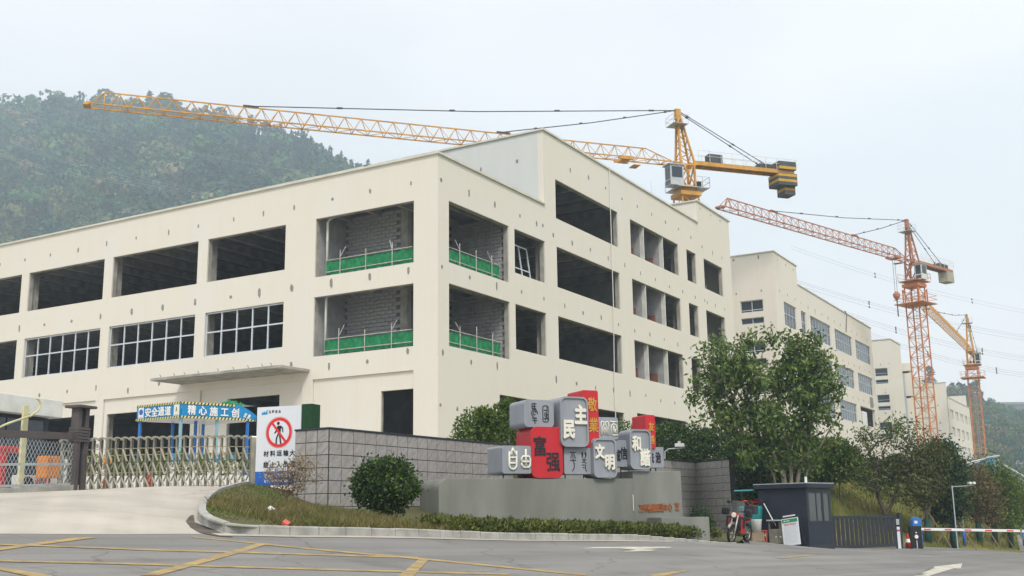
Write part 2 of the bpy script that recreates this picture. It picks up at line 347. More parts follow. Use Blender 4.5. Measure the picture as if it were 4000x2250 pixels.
class MB:
    def __init__(s): s.v = []; s.f = []
    def face(s, pts):
        n = len(s.v); s.v += [tuple(p) for p in pts]; s.f.append(tuple(range(n, n + len(pts)))); return s
    def box(s, x0, x1, y0, y1, z0, z1, T=None):
        n = len(s.v)
        pts = [Vector((x, y, z)) for x in (x0, x1) for y in (y0, y1) for z in (z0, z1)]
        s.v += [tuple(T @ p) if T is not None else tuple(p) for p in pts]
        s.f += [tuple(n + i for i in q) for q in ((0, 1, 3, 2), (4, 6, 7, 5), (0, 4, 5, 1), (2, 3, 7, 6), (0, 2, 6, 4), (1, 5, 7, 3))]
        return s
    def bar(s, p, q, w, h=None, up=None):
        p = Vector(p); q = Vector(q); d = q - p
        if d.length < 1e-6: return s
        h = h or w; d.normalize()
        up = Vector(up) if up else (Vector((0, 0, 1)) if abs(d.z) < 0.95 else Vector((1, 0, 0)))
        a = d.cross(up).normalized() * (w / 2); b = a.cross(d).normalized() * (h / 2)
        n = len(s.v)
        for e in (p, q): s.v += [tuple(e + a + b), tuple(e - a + b), tuple(e - a - b), tuple(e + a - b)]
        s.f += [(n, n + 1, n + 5, n + 4), (n + 1, n + 2, n + 6, n + 5), (n + 2, n + 3, n + 7, n + 6), (n + 3, n, n + 4, n + 7), (n + 3, n + 2, n + 1, n), (n + 4, n + 5, n + 6, n + 7)]
        return s
    def path(s, pts, r, n=6, caps=True):
        pts = [Vector(p) for p in pts]; rs = r if isinstance(r, (list, tuple)) else [r] * len(pts)
        base = len(s.v); prev = None
        for i, p in enumerate(pts):
            d = (pts[min(i + 1, len(pts) - 1)] - pts[max(i - 1, 0)])
            d = d.normalized() if d.length > 1e-9 else Vector((0, 0, 1))
            if prev is None: prev = d.orthogonal().normalized()
            a = (prev - d * prev.dot(d)); a = a.normalized() if a.length > 1e-6 else d.orthogonal().normalized()
            prev = a; b = d.cross(a)
            for k in range(n):
                t = 2 * math.pi * k / n; s.v.append(tuple(p + (a * math.cos(t) + b * math.sin(t)) * rs[i]))
        for i in range(len(pts) - 1):
            for k in range(n):
                k2 = (k + 1) % n
                s.f.append((base + i * n + k, base + i * n + k2, base + (i + 1) * n + k2, base + (i + 1) * n + k))
        if caps:
            s.f.append(tuple(base + k for k in reversed(range(n)))); s.f.append(tuple(base + (len(pts) - 1) * n + k for k in range(n)))
        return s
    def lathe(s, prof, c, n=16, T=None):
        base = len(s.v); c = Vector(c)
        for r, z in prof:
            for k in range(n):
                t = 2 * math.pi * k / n; p = Vector((r * math.cos(t), r * math.sin(t), z))
                s.v.append(tuple((T @ p if T is not None else p) + c))
        for i in range(len(prof) - 1):
            for k in range(n):
                k2 = (k + 1) % n; s.f.append((base + i * n + k, base + i * n + k2, base + (i + 1) * n + k2, base + (i + 1) * n + k))
        s.f.append(tuple(base + k for k in reversed(range(n)))); s.f.append(tuple(base + (len(prof) - 1) * n + k for k in range(n)))
        return s
    def prism(s, poly, fm, d0, d1):
        """poly: 2-D outline, fm(a, b, d) -> 3-D"""
        n = len(s.v); k = len(poly)
        s.v += [tuple(fm(a, b, d0)) for a, b in poly] + [tuple(fm(a, b, d1)) for a, b in poly]
        s.f.append(tuple(range(n, n + k))); s.f.append(tuple(reversed(range(n + k, n + 2 * k))))
        for i in range(k):
            j = (i + 1) % k; s.f.append((n + i, n + k + i, n + k + j, n + j))
        return s
    def mesh(s, name, m, smooth=False, bevel=0.0):
        me = bpy.data.meshes.new(name); me.from_pydata(s.v, [], s.f)
        if bevel or True:
            bm = bmesh.new(); bm.from_mesh(me)
            if bevel:
                bmesh.ops.remove_doubles(bm, verts=bm.verts, dist=1e-5)
                es = [e for e in bm.edges if len(e.link_faces) == 2 and e.calc_face_angle(0) > 0.6]
                bmesh.ops.bevel(bm, geom=es, offset=bevel, segments=2, affect='EDGES', profile=0.5, clamp_overlap=True)
            bmesh.ops.recalc_face_normals(bm, faces=bm.faces)
            bm.to_mesh(me); bm.free()
        me.materials.append(m)
        if smooth:
            me.polygons.foreach_set('use_smooth', [True] * len(me.polygons))
        return me
    def build(s, name, m, parent=None, smooth=False, bevel=0.0, label=None, cat=None, group=None, kind=None):
        me = s.mesh(name, m, smooth, bevel)
        o = linkmesh(name, me, parent)
        return tag(o, label, cat, group, kind)

def copy_tree(root, offset, rotz=0.0, label=None):
    def cp(o, par):
        c = o.copy(); COL.objects.link(c)
        if par is not None: c.parent = par
        for ch in list(o.children):
            if ch is not c: cp(ch, c)
        return c
    r = cp(root, None)
    r.location = Vector(root.location) + Vector(offset)
    r.rotation_euler = (0, 0, root.rotation_euler.z + rotz)
    if label: r['label'] = label
    return r

def rounded(w, h, r, n=5):
    pts = []
    for cx, cy, a0 in ((w / 2 - r, h / 2 - r, 0), (-w / 2 + r, h / 2 - r, 90), (-w / 2 + r, -h / 2 + r, 180), (w / 2 - r, -h / 2 + r, 270)):
        for k in range(n + 1):
            a = R(a0 + 90 * k / n); pts.append((cx + r * math.cos(a), cy + r * math.sin(a)))
    return pts

_tc = {}
def text_mesh(body, h, m, depth=0.01, bold=0.0, shear=0.0):
    """a mesh of the words, in the x-z plane facing -y, centred on the origin, height h per character"""
    key = (body, round(h, 4), m.name, depth, bold)
    if key in _tc: return _tc[key]
    c = bpy.data.curves.new('lettering', 'FONT'); c.body = body; c.size = h * 1.08; c.extrude = depth / 2; c.align_x = 'CENTER'; c.resolution_u = 2; c.shear = shear
    o = bpy.data.objects.new('lettering', c)
    me0 = bpy.data.meshes.new_from_object(o)
    bpy.data.objects.remove(o); bpy.data.curves.remove(c)
    n = len(me0.vertices); V = np.empty(n * 3, dtype=np.float32); me0.vertices.foreach_get('co', V); V = V.reshape(-1, 3)
    faces = [tuple(p.vertices) for p in me0.polygons]
    bpy.data.meshes.remove(me0)
    V = np.stack([V[:, 0], -V[:, 2], V[:, 1]], 1)
    if n: V[:, 2] -= (V[:, 2].max() + V[:, 2].min()) / 2
    vs, fs = [], []
    offs = [(0, 0)] if not bold else [(bold, 0), (-bold, 0), (0, bold), (0, -bold), (0.7 * bold, 0.7 * bold), (-0.7 * bold, 0.7 * bold), (0.7 * bold, -0.7 * bold), (-0.7 * bold, -0.7 * bold)]
    for k, (dx, dz) in enumerate(offs):
        vs.append(V + np.array([dx, -0.0004 * k, dz], dtype=np.float32)); fs += [tuple(i + k * n for i in f) for f in faces]
    me = bpy.data.meshes.new('lettering'); me.from_pydata(np.concatenate(vs).tolist() if n else [], [], fs); me.materials.append(m)
    _tc[key] = me
    return me
def frame3(o, x, nrm):
    """matrix with local x along x, local -y along nrm (towards the reader), z up"""
    x = Vector(x).normalized(); y = -Vector(nrm).normalized(); z = x.cross(y)
    return Matrix(((x.x, y.x, z.x, o[0]), (x.y, y.y, z.y, o[1]), (x.z, y.z, z.z, o[2]), (0, 0, 0, 1)))

# ---------------------------------------------------------------- the lie of the land
CTRL = []
def gpt(u, v, D): p = at(u, v, D); CTRL.append((p.x, p.y, p.z)); return p
CTRL.append((CAM.x, CAM.y, 0.0))
KERBLINE = lambda u: 19.53 / (0.739 - (u - 1288) * KPX)       # the straight road edge seen at column u
for u, v in ((0, 1342), (300, 1347), (700, 1351), (1159, 1355.5), (1452, 1359), (1628, 1361), (1830, 1366.6)):
    gpt(u, v, KERBLINE(u))
for a in ((533, 1330, 19.9), (497, 1310, 20.9), (497, 1290, 22.3), (515, 1262, 25.2), (533, 1245, 27.6), (575, 1228, 30.6), (617, 1219, 33),
          (208, 1243, 33.6), (400, 1240, 34), (560, 1237, 34.2), (0, 1258, 30.5),
          (2000, 1373, 44), (2260, 1376, 50), (2418, 1378, 58), (2571, 1381, 78),
          (824, 1300, 31.2), (1104, 1306, 32.5), (1842, 1350, 53), (1700, 1345, 37.0), (1960, 1368, 40)):
    gpt(*a)
for x, y, z in ((0, 0, 4.2), (0, 20, 4.2), (0, 45, 4.2), (-8, 14, 3.9), (-16, 22, 3.2), (15, -1, 4.0), (35, -1, 3.8), (52, -1, 3.6), (80, -2, 2.6), (110, -2, 1.6), (-52, -48, -0.8), (-20, -50, -1.6), (10, -50, -2.6), (60, -50, -4.0), (-70, -20, 1.4), (-75, -45, 0.2)):
    CTRL.append((x, y, z))
_cp = np.array(CTRL)
def _U(r2): return np.where(r2 > 1e-9, r2 * np.log(np.maximum(r2, 1e-9)), 0.0)
_n = len(_cp)
_Q = np.zeros((_n + 3, _n + 3)); _d2 = ((_cp[:, None, :2] - _cp[None, :, :2]) ** 2).sum(2)
_Q[:_n, :_n] = _U(_d2) + np.eye(_n) * 6.0
_Q[:_n, _n] = 1; _Q[:_n, _n + 1:] = _cp[:, :2]; _Q[_n, :_n] = 1; _Q[_n + 1:, :_n] = _cp[:, :2].T
_w = np.linalg.solve(_Q, np.concatenate([_cp[:, 2], np.zeros(3)]))
def gz0(X, Y):
    X = np.clip(np.asarray(X, float), -80, 125); Y = np.clip(np.asarray(Y, float), -52, 48)
    sh = X.shape; x = X.ravel(); y = Y.ravel()
    out = np.empty(len(x))
    for i in range(0, len(x), 20000):
        xs = x[i:i + 20000]; ys = y[i:i + 20000]
        d = (xs[:, None] - _cp[None, :, 0]) ** 2 + (ys[:, None] - _cp[None, :, 1]) ** 2
        out[i:i + 20000] = _U(d) @ _w[:_n] + _w[_n] + _w[_n + 1] * xs + _w[_n + 2] * ys
    return out.reshape(sh)
BANK = []
def gz(X, Y):
    """the smooth land plus the grass bank that rises behind the tiled wall, the booth and the gate"""
    X = np.asarray(X, float); Y = np.asarray(Y, float); Z = gz0(X, Y)
    if not BANK: return Z
    dx = X - CAM.x; dy = Y - CAM.y
    Dd = dx * HEAD.x + dy * HEAD.y; U = 1288 + (dx * _rt0.x + dy * _rt0.y) / np.maximum(Dd, 1) / KPX
    best = np.full(X.shape, 1e9)
    for (ax, ay), (bx, by) in zip(BANK, BANK[1:]):
        ex, ey = bx - ax, by - ay; L2 = ex * ex + ey * ey
        t = np.clip(((X - ax) * ex + (Y - ay) * ey) / L2, 0, 1)
        qx, qy = X - ax - t * ex, Y - ay - t * ey; d = np.hypot(qx, qy)
        best = np.minimum(best, d)
    side = Dd - np.interp(U, BANK_U, BANK_D)
    h = np.where(side > 0, best * 0.5, 0.0)
    f = np.clip((U - 1150) / 250, 0, 1) * np.clip((62 - np.abs(X - 30)) / 30, 0, 1)
    return np.maximum(Z, np.minimum(Z + h * f, np.maximum(Z, 3.7)))
def g(x, y): return float(gz(np.array([x]), np.array([y]))[0])
def on_ground(u, v, d0=6.0, d1=70.0):
    d = ray(u, v); k = 1 / d.dot(HEAD)
    ts = np.linspace(d0, d1, 600) * k
    xs = CAM.x + d.x * ts; ys = CAM.y + d.y * ts; zs = CAM.z + d.z * ts
    df = zs - gz(xs, ys); i = np.argmax(df < 0)
    if df[i] >= 0: i = len(ts) - 1
    j = max(i - 1, 0); f = df[j] / (df[j] - df[i]) if df[j] != df[i] else 0
    t = ts[j] + (ts[i] - ts[j]) * min(max(f, 0), 1)
    return CAM.x + d.x * t, CAM.y + d.y * t
def foot(u, D, dz=0.0):
    x, y = plan(u, D); return Vector((x, y, g(x, y) + dz))
def drape(poly, step, lift):
    """a plan polygon cut by a grid and laid on the land"""
    bm = bmesh.new(); vs = [bm.verts.new((x, y, 0)) for x, y in poly]; bm.faces.new(vs)
    bmesh.ops.triangulate(bm, faces=bm.faces[:])
    xs = [p[0] for p in poly]; ys = [p[1] for p in poly]
    for ax, lo, hi in ((0, min(xs), max(xs)), (1, min(ys), max(ys))):
        n = int((hi - lo) / step)
        for i in range(1, n + 1):
            c = [0, 0, 0]; c[ax] = lo + i * (hi - lo) / (n + 1); nn = [0, 0, 0]; nn[ax] = 1
            bmesh.ops.bisect_plane(bm, geom=bm.verts[:] + bm.edges[:] + bm.faces[:], plane_co=c, plane_no=nn, dist=1e-5)
    P = np.array([v.co[:2] for v in bm.verts]); Z = gz(P[:, 0], P[:, 1]) + lift
    for v, z in zip(bm.verts, Z): v.co.z = z
    bmesh.ops.recalc_face_normals(bm, faces=bm.faces)
    return bm
BANK_U = [1100, 1756, 1842, 1885, 2090, 2330, 2480, 2600, 2660]; BANK_D = [35.5, 56.6, 53.4, 50, 53, 58, 66, 80, 100]
BANK += [plan(a, b) for a, b in zip(BANK_U, BANK_D)]
def sheet(name, poly, step, lift, m, parent=None, kind=None):
    bm = drape(poly, step, lift); me = bpy.data.meshes.new(name)
    if bm.faces and sum(f.normal.z for f in bm.faces) < 0: bmesh.ops.reverse_faces(bm, faces=bm.faces[:])
    bm.to_mesh(me); bm.free(); me.materials.append(m)
    me.polygons.foreach_set('use_smooth', [True] * len(me.polygons))
    o = linkmesh(name, me, parent)
    if kind: o['kind'] = kind
    return o
# ================================================================ GROUND, ROAD, DRIVEWAY, KERB
_ax = sorted(set([-1400, -700, -400, -250, -160, -120] + list(np.arange(-100, 151, 2.0)) + [170, 200, 240, 300, 400, 700, 1400]))
_ay = sorted(set([-1400, -500, -250, -120, -80] + list(np.arange(-60, 61, 2.0)) + [80, 120, 250, 500, 1400]))
GX, GY = np.meshgrid(np.array(_ax), np.array(_ay))
GZ = gz(GX, GY) - 0.10
far = np.maximum(np.abs(GX - 20) - 140, np.abs(GY) - 60)
GZ = np.where(far > 0, np.minimum(GZ, 3.0) - np.minimum(far * 0.01, 6.0), GZ)
nx, ny = len(_ax), len(_ay)
idx = np.arange(nx * ny).reshape(ny, nx)
gf = np.stack([idx[:-1, :-1], idx[:-1, 1:], idx[1:, 1:], idx[1:, :-1]], -1).reshape(-1, 4)
tag(linkmesh('ground', npmesh('ground', np.stack([GX.ravel(), GY.ravel(), GZ.ravel()], 1), gf, M['grassy'], True)), kind='structure')

k0 = Vector((*plan(700, KERBLINE(700)), 0)); k1 = Vector((*plan(1830, KERBLINE(1830)), 0))
KD = (k1 - k0).normalized(); KN = Vector((-KD.y, KD.x, 0))           # KN points away from the road, towards the factory
def rl(s, w): p = k0 + KD * s + KN * w; return (p.x, p.y)
sEnd = (k1 - k0).length
road = sheet('road', [rl(-40, 0), rl(-40, -34), rl(75, -34), rl(75, 3), plan(2560, 62), plan(2300, 53.0), plan(2090, 49.5), plan(1905, 46.5), plan(1862, 41), rl(sEnd + 1.2, 0.0)], 1.0, 0.0, M['asphalt'], kind='structure')
KERB_PIX = [(617, 33.0), (596, 31.8), (575, 30.4), (553, 29.0), (533, 27.4), (515, 25.2), (503, 23.6), (497, 22.2), (497, 21.2), (506, 20.5), (533, 19.85), (566, 19.7)]
kerb_pts = [Vector((*plan(u, D), 0)) for u, D in KERB_PIX] + [k0 + KD * s for s in np.linspace(-0.9, sEnd + 0.6, 30)]
# concrete driveway and yard up to the factory wall
inner = [plan(640, 36), plan(700, 41), plan(860, 48), (-1.5, -3.0), (0.0, 0.0), (0, 60), (-60, 60), rl(-40, 2)]
drv = sheet('driveway', [rl(-40, 0)] + [(p.x, p.y) for p in reversed(kerb_pts[:13])] + inner, 1.0, 0.004, M['drive'], kind='structure')
sheet('tar_stain', [plan(u, D) for u, D in ((520, 19.55), (490, 20.6), (487, 21.8), (478, 21.6), (468, 20.6), (480, 19.8), (505, 19.2), (545, 19.05), (590, 19.2), (566, 19.5))], 0.5, 0.010, M['tar'], parent=drv)
gut = sheet('gutter_strip', [rl(-1.5, -.22), rl(sEnd - 4, -.22), rl(sEnd - 4, .03), rl(-1.5, .03)], 1.0, 0.012, M['drive'], parent=road)
# planting bed
wallL = [plan(738, 31.9), plan(824, 31.2)]
wall_in = Vector((*plan(1756, 56), 0)); wall_end = Vector((*plan(1842, 53), 0))
bed_poly = [(p.x + 0.0, p.y) for p in kerb_pts] + [(wall_end.x + 1.0, wall_end.y - 1.0), (wall_end.x, wall_end.y + 1), (wall_in.x, wall_in.y + 0.3), (plan(1300, 38.5)), plan(824, 31.7), plan(700, 35)]
bed = sheet('planting_bed', bed_poly, 0.8, 0.13, M['soil'], kind='structure')
for v in bed.data.vertices:                                     # the bed runs out level where the kerb sinks into the road
    v.co.z -= 0.145 * (1 - min(1, max(0, (math.hypot(v.co.x - kerb_pts[-1].x, v.co.y - kerb_pts[-1].y) - 1.0) / 6)))

def mark(pix, right, m):
    """a painted mark; outline read off the print"""
    pts = []
    for x, y in pix:
        u, v = (1288 if right else 0) + 0.5 * x, 1320.2 + 0.5 * y
        pts.append(on_ground(u, v))
    return sheet('road_marking', pts, 0.8, 0.008, m, parent=road)
YL, WL = M['yellow_line'], M['white_line']
for pix, rgt, m in (
    ([(-60, 127), (-60, 140), (0, 131), (490, 66), (400, 63), (0, 118)], 0, YL),
    ([(-60, 96), (0, 98), (700, 123), (2100, 163), (2110, 170), (700, 130), (0, 104), (-60, 102)], 0, YL),
    ([(-60, 178), (0, 180), (1000, 205), (2560, 246), (2560, 254), (1000, 213), (0, 188), (-60, 186)], 0, YL),
    ([(1290, 97), (1347, 99), (800, 258), (700, 258)], 0, YL),
    ([(975, 61), (1300, 93), (2110, 167), (2576, 214), (2950, 250), (2950, 258), (2576, 222), (2110, 176), (1300, 99), (960, 65)], 0, YL),
    ([(2110, 172), (2157, 177), (2078, 262), (2000, 262)], 0, YL),
    ([(-60, 206), (0, 215), (262, 258), (262, 268), (170, 266), (0, 231), (-60, 222)], 0, YL),
    ([(1325, 170), (1380, 169), (1540, 152), (1485, 151)], 1, YL),
    ([(670, 259), (765, 259), (887, 233), (838, 232)], 1, YL),
    ([(1815, 123), (1850, 123), (1925, 116), (1885, 115.5)], 1, YL),
    ([(2020, 260), (2095, 260), (2225, 220), (2257, 222), (2266, 195), (2122, 212), (2170, 214)], 1, WL),
    ([(340, 121), (420, 114), (800, 112), (800, 116.5), (660, 124), (735, 128), (680, 134), (555, 137), (626, 127), (540, 120)], 1, WL)):
    mark(pix, rgt, m)

# kerb: single stones along the line
kerb = MB()
def arc_len(pts):
    L = [0.0]
    for a, b in zip(pts, pts[1:]): L.append(L[-1] + (b - a).length)
    return L
KL = arc_len(kerb_pts)
def kpos(s):
    s = min(max(s, 0), KL[-1]); i = min(max(np.searchsorted(KL, s) - 1, 0), len(kerb_pts) - 2)
    a, b = kerb_pts[i], kerb_pts[i + 1]; t = (s - KL[i]) / max(KL[i + 1] - KL[i], 1e-9)
    p = a.lerp(b, t); d = (b - a).normalized(); return p, Vector((-d.y, d.x, 0))
kmb = MB()
ss = np.arange(0, KL[-1] - 0.3, 0.2)
for a, b in zip(ss, ss[1:]):                                   # a mortar bed under the stones
    (p, n), (q, n2) = kpos(a), kpos(b)
    z1, z2 = g(p.x, p.y), g(q.x, q.y)
    h1 = 0.13 * min(1, max(0.05, (KL[-1] - a - 1) / 6)); h2 = 0.13 * min(1, max(0.05, (KL[-1] - b - 1) / 6))
    A = [Vector((p.x, p.y, z1 - .05)) + n * .10, Vector((p.x, p.y, z1 + h1)) + n * .10, Vector((p.x, p.y, z1 + h1)) + n * .13, Vector((p.x, p.y, z1 - .05)) + n * .13]
    B = [Vector((q.x, q.y, z2 - .05)) + n2 * .10, Vector((q.x, q.y, z2 + h2)) + n2 * .10, Vector((q.x, q.y, z2 + h2)) + n2 * .13, Vector((q.x, q.y, z2 - .05)) + n2 * .13]
    for i in range(4): kmb.face([A[i], A[(i + 1) % 4], B[(i + 1) % 4], B[i]])
kerb = kmb.build('kerb', M['joint'], kind='structure')
s = 0.0; r2 = random.Random(3)
while s < KL[-1] - 0.35:
    L = 0.5 if s < 13 else 0.72
    L = L * r2.uniform(0.97, 1.03)
    p, n = kpos(s + 0.01); q, n2 = kpos(s + L - 0.01)
    hh = 0.175 * min(1, max(0.12, (KL[-1] - s - 1) / 6)); wdt = 0.15
    z1, z2 = g(p.x, p.y), g(q.x, q.y); jit = r2.uniform(-0.006, 0.006)
    mb = MB(); c = 0.02
    prof = [(0.0, -0.06), (0.0 + jit * 0.5, hh - c + jit), (c, hh + jit), (wdt, hh + jit), (wdt, -0.06)]
    n0 = len(mb.v)
    for (pt, nn, z) in ((p, n, z1), (q, n2, z2)):
        for dx, dz in prof: mb.v.append(tuple(Vector((pt.x, pt.y, z + dz)) + nn * dx))
    k = len(prof)
    for i in range(k): mb.f.append((i, (i + 1) % k, k + (i + 1) % k, k + i))
    mb.f.append(tuple(range(k))); mb.f.append(tuple(range(2 * k - 1, k - 1, -1)))
    mb.build('kerb_stone', M['kerb'], kerb)
    s += L

# ================================================================ WALLS WITH OPENINGS
def wall_holes(front, rev, fm, a0, a1, z0, z1, holes, thick, ends=(True, True), skin=0.10):
    aa = sorted({a0, a1, *[h[0] for h in holes], *[h[1] for h in holes]}); zz = sorted({z0, z1, *[h[2] for h in holes], *[h[3] for h in holes]})
    aa = [a for a in aa if a0 - 1e-6 <= a <= a1 + 1e-6]; zz = [z for z in zz if z0 - 1e-6 <= z <= z1 + 1e-6]
    def solid(i, j):
        if i < 0 or j < 0 or i >= len(aa) - 1 or j >= len(zz) - 1: return None
        ca, cz = (aa[i] + aa[i + 1]) / 2, (zz[j] + zz[j + 1]) / 2
        return not any(h[0] < ca < h[1] and h[2] < cz < h[3] for h in holes)
    def edge(p, q, out):
        if out:
            front.face([fm(p[0], 0, p[1]), fm(q[0], 0, q[1]), fm(q[0], thick, q[1]), fm(p[0], thick, p[1])])
        else:
            front.face([fm(p[0], 0, p[1]), fm(q[0], 0, q[1]), fm(q[0], skin, q[1]), fm(p[0], skin, p[1])])
            rev.face([fm(p[0], skin, p[1]), fm(q[0], skin, q[1]), fm(q[0], thick, q[1]), fm(p[0], thick, p[1])])
    for i in range(len(aa) - 1):
        for j in range(len(zz) - 1):
            if not solid(i, j): continue
            p, q, r, t = (aa[i], zz[j]), (aa[i + 1], zz[j]), (aa[i + 1], zz[j + 1]), (aa[i], zz[j + 1])
            front.face([fm(x, 0, z) for x, z in (p, q, r, t)]); rev.face([fm(x, thick, z) for x, z in (t, r, q, p)])
            for nb, e, o in ((solid(i - 1, j), (t, p), ends[0]), (solid(i + 1, j), (q, r), ends[1]), (solid(i, j - 1), (p, q), False), (solid(i, j + 1), (r, t), True)):
                if nb is None:
                    if o: edge(e[0], e[1], True)
                elif not nb: edge(e[0], e[1], False)
fA = lambda X: (lambda a, d, z: (X + d, a, z + ZO))
fB = lambda Y: (lambda a, d, z: (a, Y + d, z + ZO))
T3, S3, T2, S2, S3L, S2L, T4, S4 = 11.27, 8.33, 6.27, 3.33, 7.52, 2.57, 16.17, 13.31
RF, RT_, RC = 13.86, 19.28, 21.40
BASE = -4.6
fac = thing('factory_building', (0, 0, g(0, 0)), 'large unfinished cream factory with open window holes and green netted corner loggias', 'building')
front, rev = MB(), MB()
Abays = [(11.67, 18.49), (19.39, 27.78), (28.67, 37.02), (37.88, 46.25), (47.1, 55.5)]
hA = [(1.71, 9.2, S3L, T3), (1.71, 9.2, S2L, T2)]
for a, b in Abays: hA += [(a, b, S3, T3), (a, b, S2, T2)]
gp = [(1.68, 9.18), (9.98, 18.64), (19.4, 27.91), (28.7, 36.95), (37.9, 46.2), (47.1, 55.5)]
hA += [(a, b, BASE, 1.18) for a, b in gp]
wall_holes(front, rev, fA(0), 0.0, 62, BASE, RF, hA, 0.42, ends=(False, True))
front.build('facade', M['cream'], fac); rev.build('reveal', M['concrete'], fac)
front, rev = MB(), MB()
hB = [(1.16, 8.12, S3L, T3), (1.16, 8.12, S2L, T2), (8.85, 12.965, S3, T3), (8.85, 12.965, S2, T2), (6.75, 12.5, BASE, 0.25)]
wall_holes(front, rev, fB(0), 0.0, 12.98, BASE, RF, hB, 0.42, ends=(False, False))
Bb = [(14.68, 25.02), (27.37, 37.59), (39.55, 41.85)]
hT = [(14.8, 25.0, BASE, 0.42), (27.4, 37.7, BASE, 0.6)]
for a, b in Bb: hT += [(a, b, S4, T4), (a, b, S3 + .05, T3), (a, b, S2 + .05, T2 + .07)]
wall_holes(front, rev, fB(0), 12.98, 42.7, BASE, RT_, hT, 0.42, ends=(True, False))
hC = [(43.86, 48.94, s_, t_) for s_, t_ in ((S4, T4), (S3, T3), (S2, T2))]
wall_holes(front, rev, fB(0), 42.7, 51.5, BASE, RC, hC, 0.42, ends=(True, True))
front.build('facade', M['cream'], fac); rev.build('reveal', M['concrete'], fac)
MB().box(12.98, 13.3, 0.42, 30, RF - 0.6 + ZO, RT_ + ZO).build('step_wall', M['white_primer'], fac)
MB().box(42.7, 43.0, 0.42, 14, RT_ - 0.6 + ZO, RC + ZO).build('step_wall', M['cream'], fac)
MB().box(51.2, 51.5, 0.42, 20, BASE + ZO, RC + ZO).build('end_wall', M['cream'], fac)
# recessed ground-floor infill with the doorways
front, rev = MB(), MB()
doors = {0: [(1.68, 4.08, BASE, 0.14)], 1: [(11.9, 16.29, BASE, 0.47)], 2: [(19.47, 27.61, BASE, 0.15)], 3: [(28.73, 36.8, BASE, 0.17)], 4: [(39, 45, BASE, 0.17)], 5: [(48, 54, BASE, 0.17)]}
for i, (a, b) in enumerate(gp):
    wall_holes(front, rev, (lambda a_, d, z: (0.13 + d, a_, z + ZO)), a, b, BASE, 1.18, doors[i], 0.25, ends=(False, False))
front.build('ground_floor_infill', M['cream'], fac); rev.build('reveal', M['concrete'], fac)
# copings
cp_ = MB()
def coping(p, q, z):
    p = Vector((*p, z + ZO)); q = Vector((*q, z + ZO)); cp_.bar(p, q, 0.62, 0.14)
cp_.box(-0.12, 0.5, -0.12, 62, RF + ZO, RF + .13 + ZO); cp_.box(0.5, 12.98, -0.12, 0.5, RF + ZO, RF + .13 + ZO)
cp_.build('roof_coping', M['coping'], fac)
cp_ = MB()
cp_.box(12.86, 42.7, -0.12, 0.5, RT_ + ZO, RT_ + .13 + ZO); cp_.box(12.86, 13.42, 0.5, 30, RT_ + ZO, RT_ + .13 + ZO)
cp_.box(42.58, 51.62, -0.12, 0.5, RC + ZO, RC + .13 + ZO); cp_.box(42.58, 43.1, 0.5, 14, RC + ZO, RC + .13 + ZO)
cp_.build('roof_coping', M['coping'], fac)
# floors, ceilings, beams, columns, inner walls
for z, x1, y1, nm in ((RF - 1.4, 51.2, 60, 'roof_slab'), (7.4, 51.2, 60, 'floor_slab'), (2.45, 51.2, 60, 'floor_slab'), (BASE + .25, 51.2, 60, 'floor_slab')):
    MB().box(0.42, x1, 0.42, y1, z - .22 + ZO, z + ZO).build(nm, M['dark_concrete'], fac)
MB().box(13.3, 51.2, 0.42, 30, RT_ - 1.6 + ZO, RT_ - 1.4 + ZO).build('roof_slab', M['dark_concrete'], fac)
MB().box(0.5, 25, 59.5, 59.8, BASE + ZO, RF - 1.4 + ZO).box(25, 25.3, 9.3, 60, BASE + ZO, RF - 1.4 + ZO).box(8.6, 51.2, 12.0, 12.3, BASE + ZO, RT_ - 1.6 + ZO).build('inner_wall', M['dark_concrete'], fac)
bm_ = MB()
for z in (RF - 1.62, 7.18, 2.23):
    y = 1.6
    while y < 58:
        bm_.box(0.42, 13.2, y, y + 0.28, z - .5 + ZO, z - .003 + ZO); y += 2.4
for z in (RT_ - 1.6, RF - 1.62, 7.18, 2.23):
    for x in np.arange(15.5, 50, 2.6): bm_.box(x, x + .28, 0.42, 11.9, z - .5 + ZO, z - .003 + ZO)
bm_.build('ceiling_beam', M['concrete'], fac, kind='stuff')
for y in (9.35, 18.66, 28.0, 37.2, 46.5, 55.8):
    MB().box(0.425, 1.05, y, y + 0.65, BASE + .3 + ZO, RF - 1.7 + ZO).build('column', M['concrete'], fac)
for x in (13.4, 25.9, 38.2):
    MB().box(x, x + .65, 0.425, 1.0, BASE + .3 + ZO, RT_ - 1.7 + ZO).build('column', M['concrete'], fac)
# partitions behind the three-part openings: pale ends, red brick at the foot
for f0, (zb, zt) in enumerate(((12.45, RT_ - 1.7), (7.42, RF - 1.7), (2.47, 7.1))):
    for x in (30.25, 34.3):
        MB().box(x - .1, x + .1, 0.43, 11.9, zb + ZO, zt + ZO).build('partition_wall', M['block'], fac)
        MB().box(x - .06, x + .06, 0.10, 0.43, zb + .5 + ZO, zt - .3 + ZO).build('partition_end', M['offwhite'], fac)
        MB().box(x - .9, x - .108, 5.0, 5.15, zb + ZO, zb + 2.3 + ZO).box(x - .13, x - .103, 1.0, 4.9, zb + ZO, zb + 2.0 + ZO).build('brick_infill', M['redbrick'], fac)
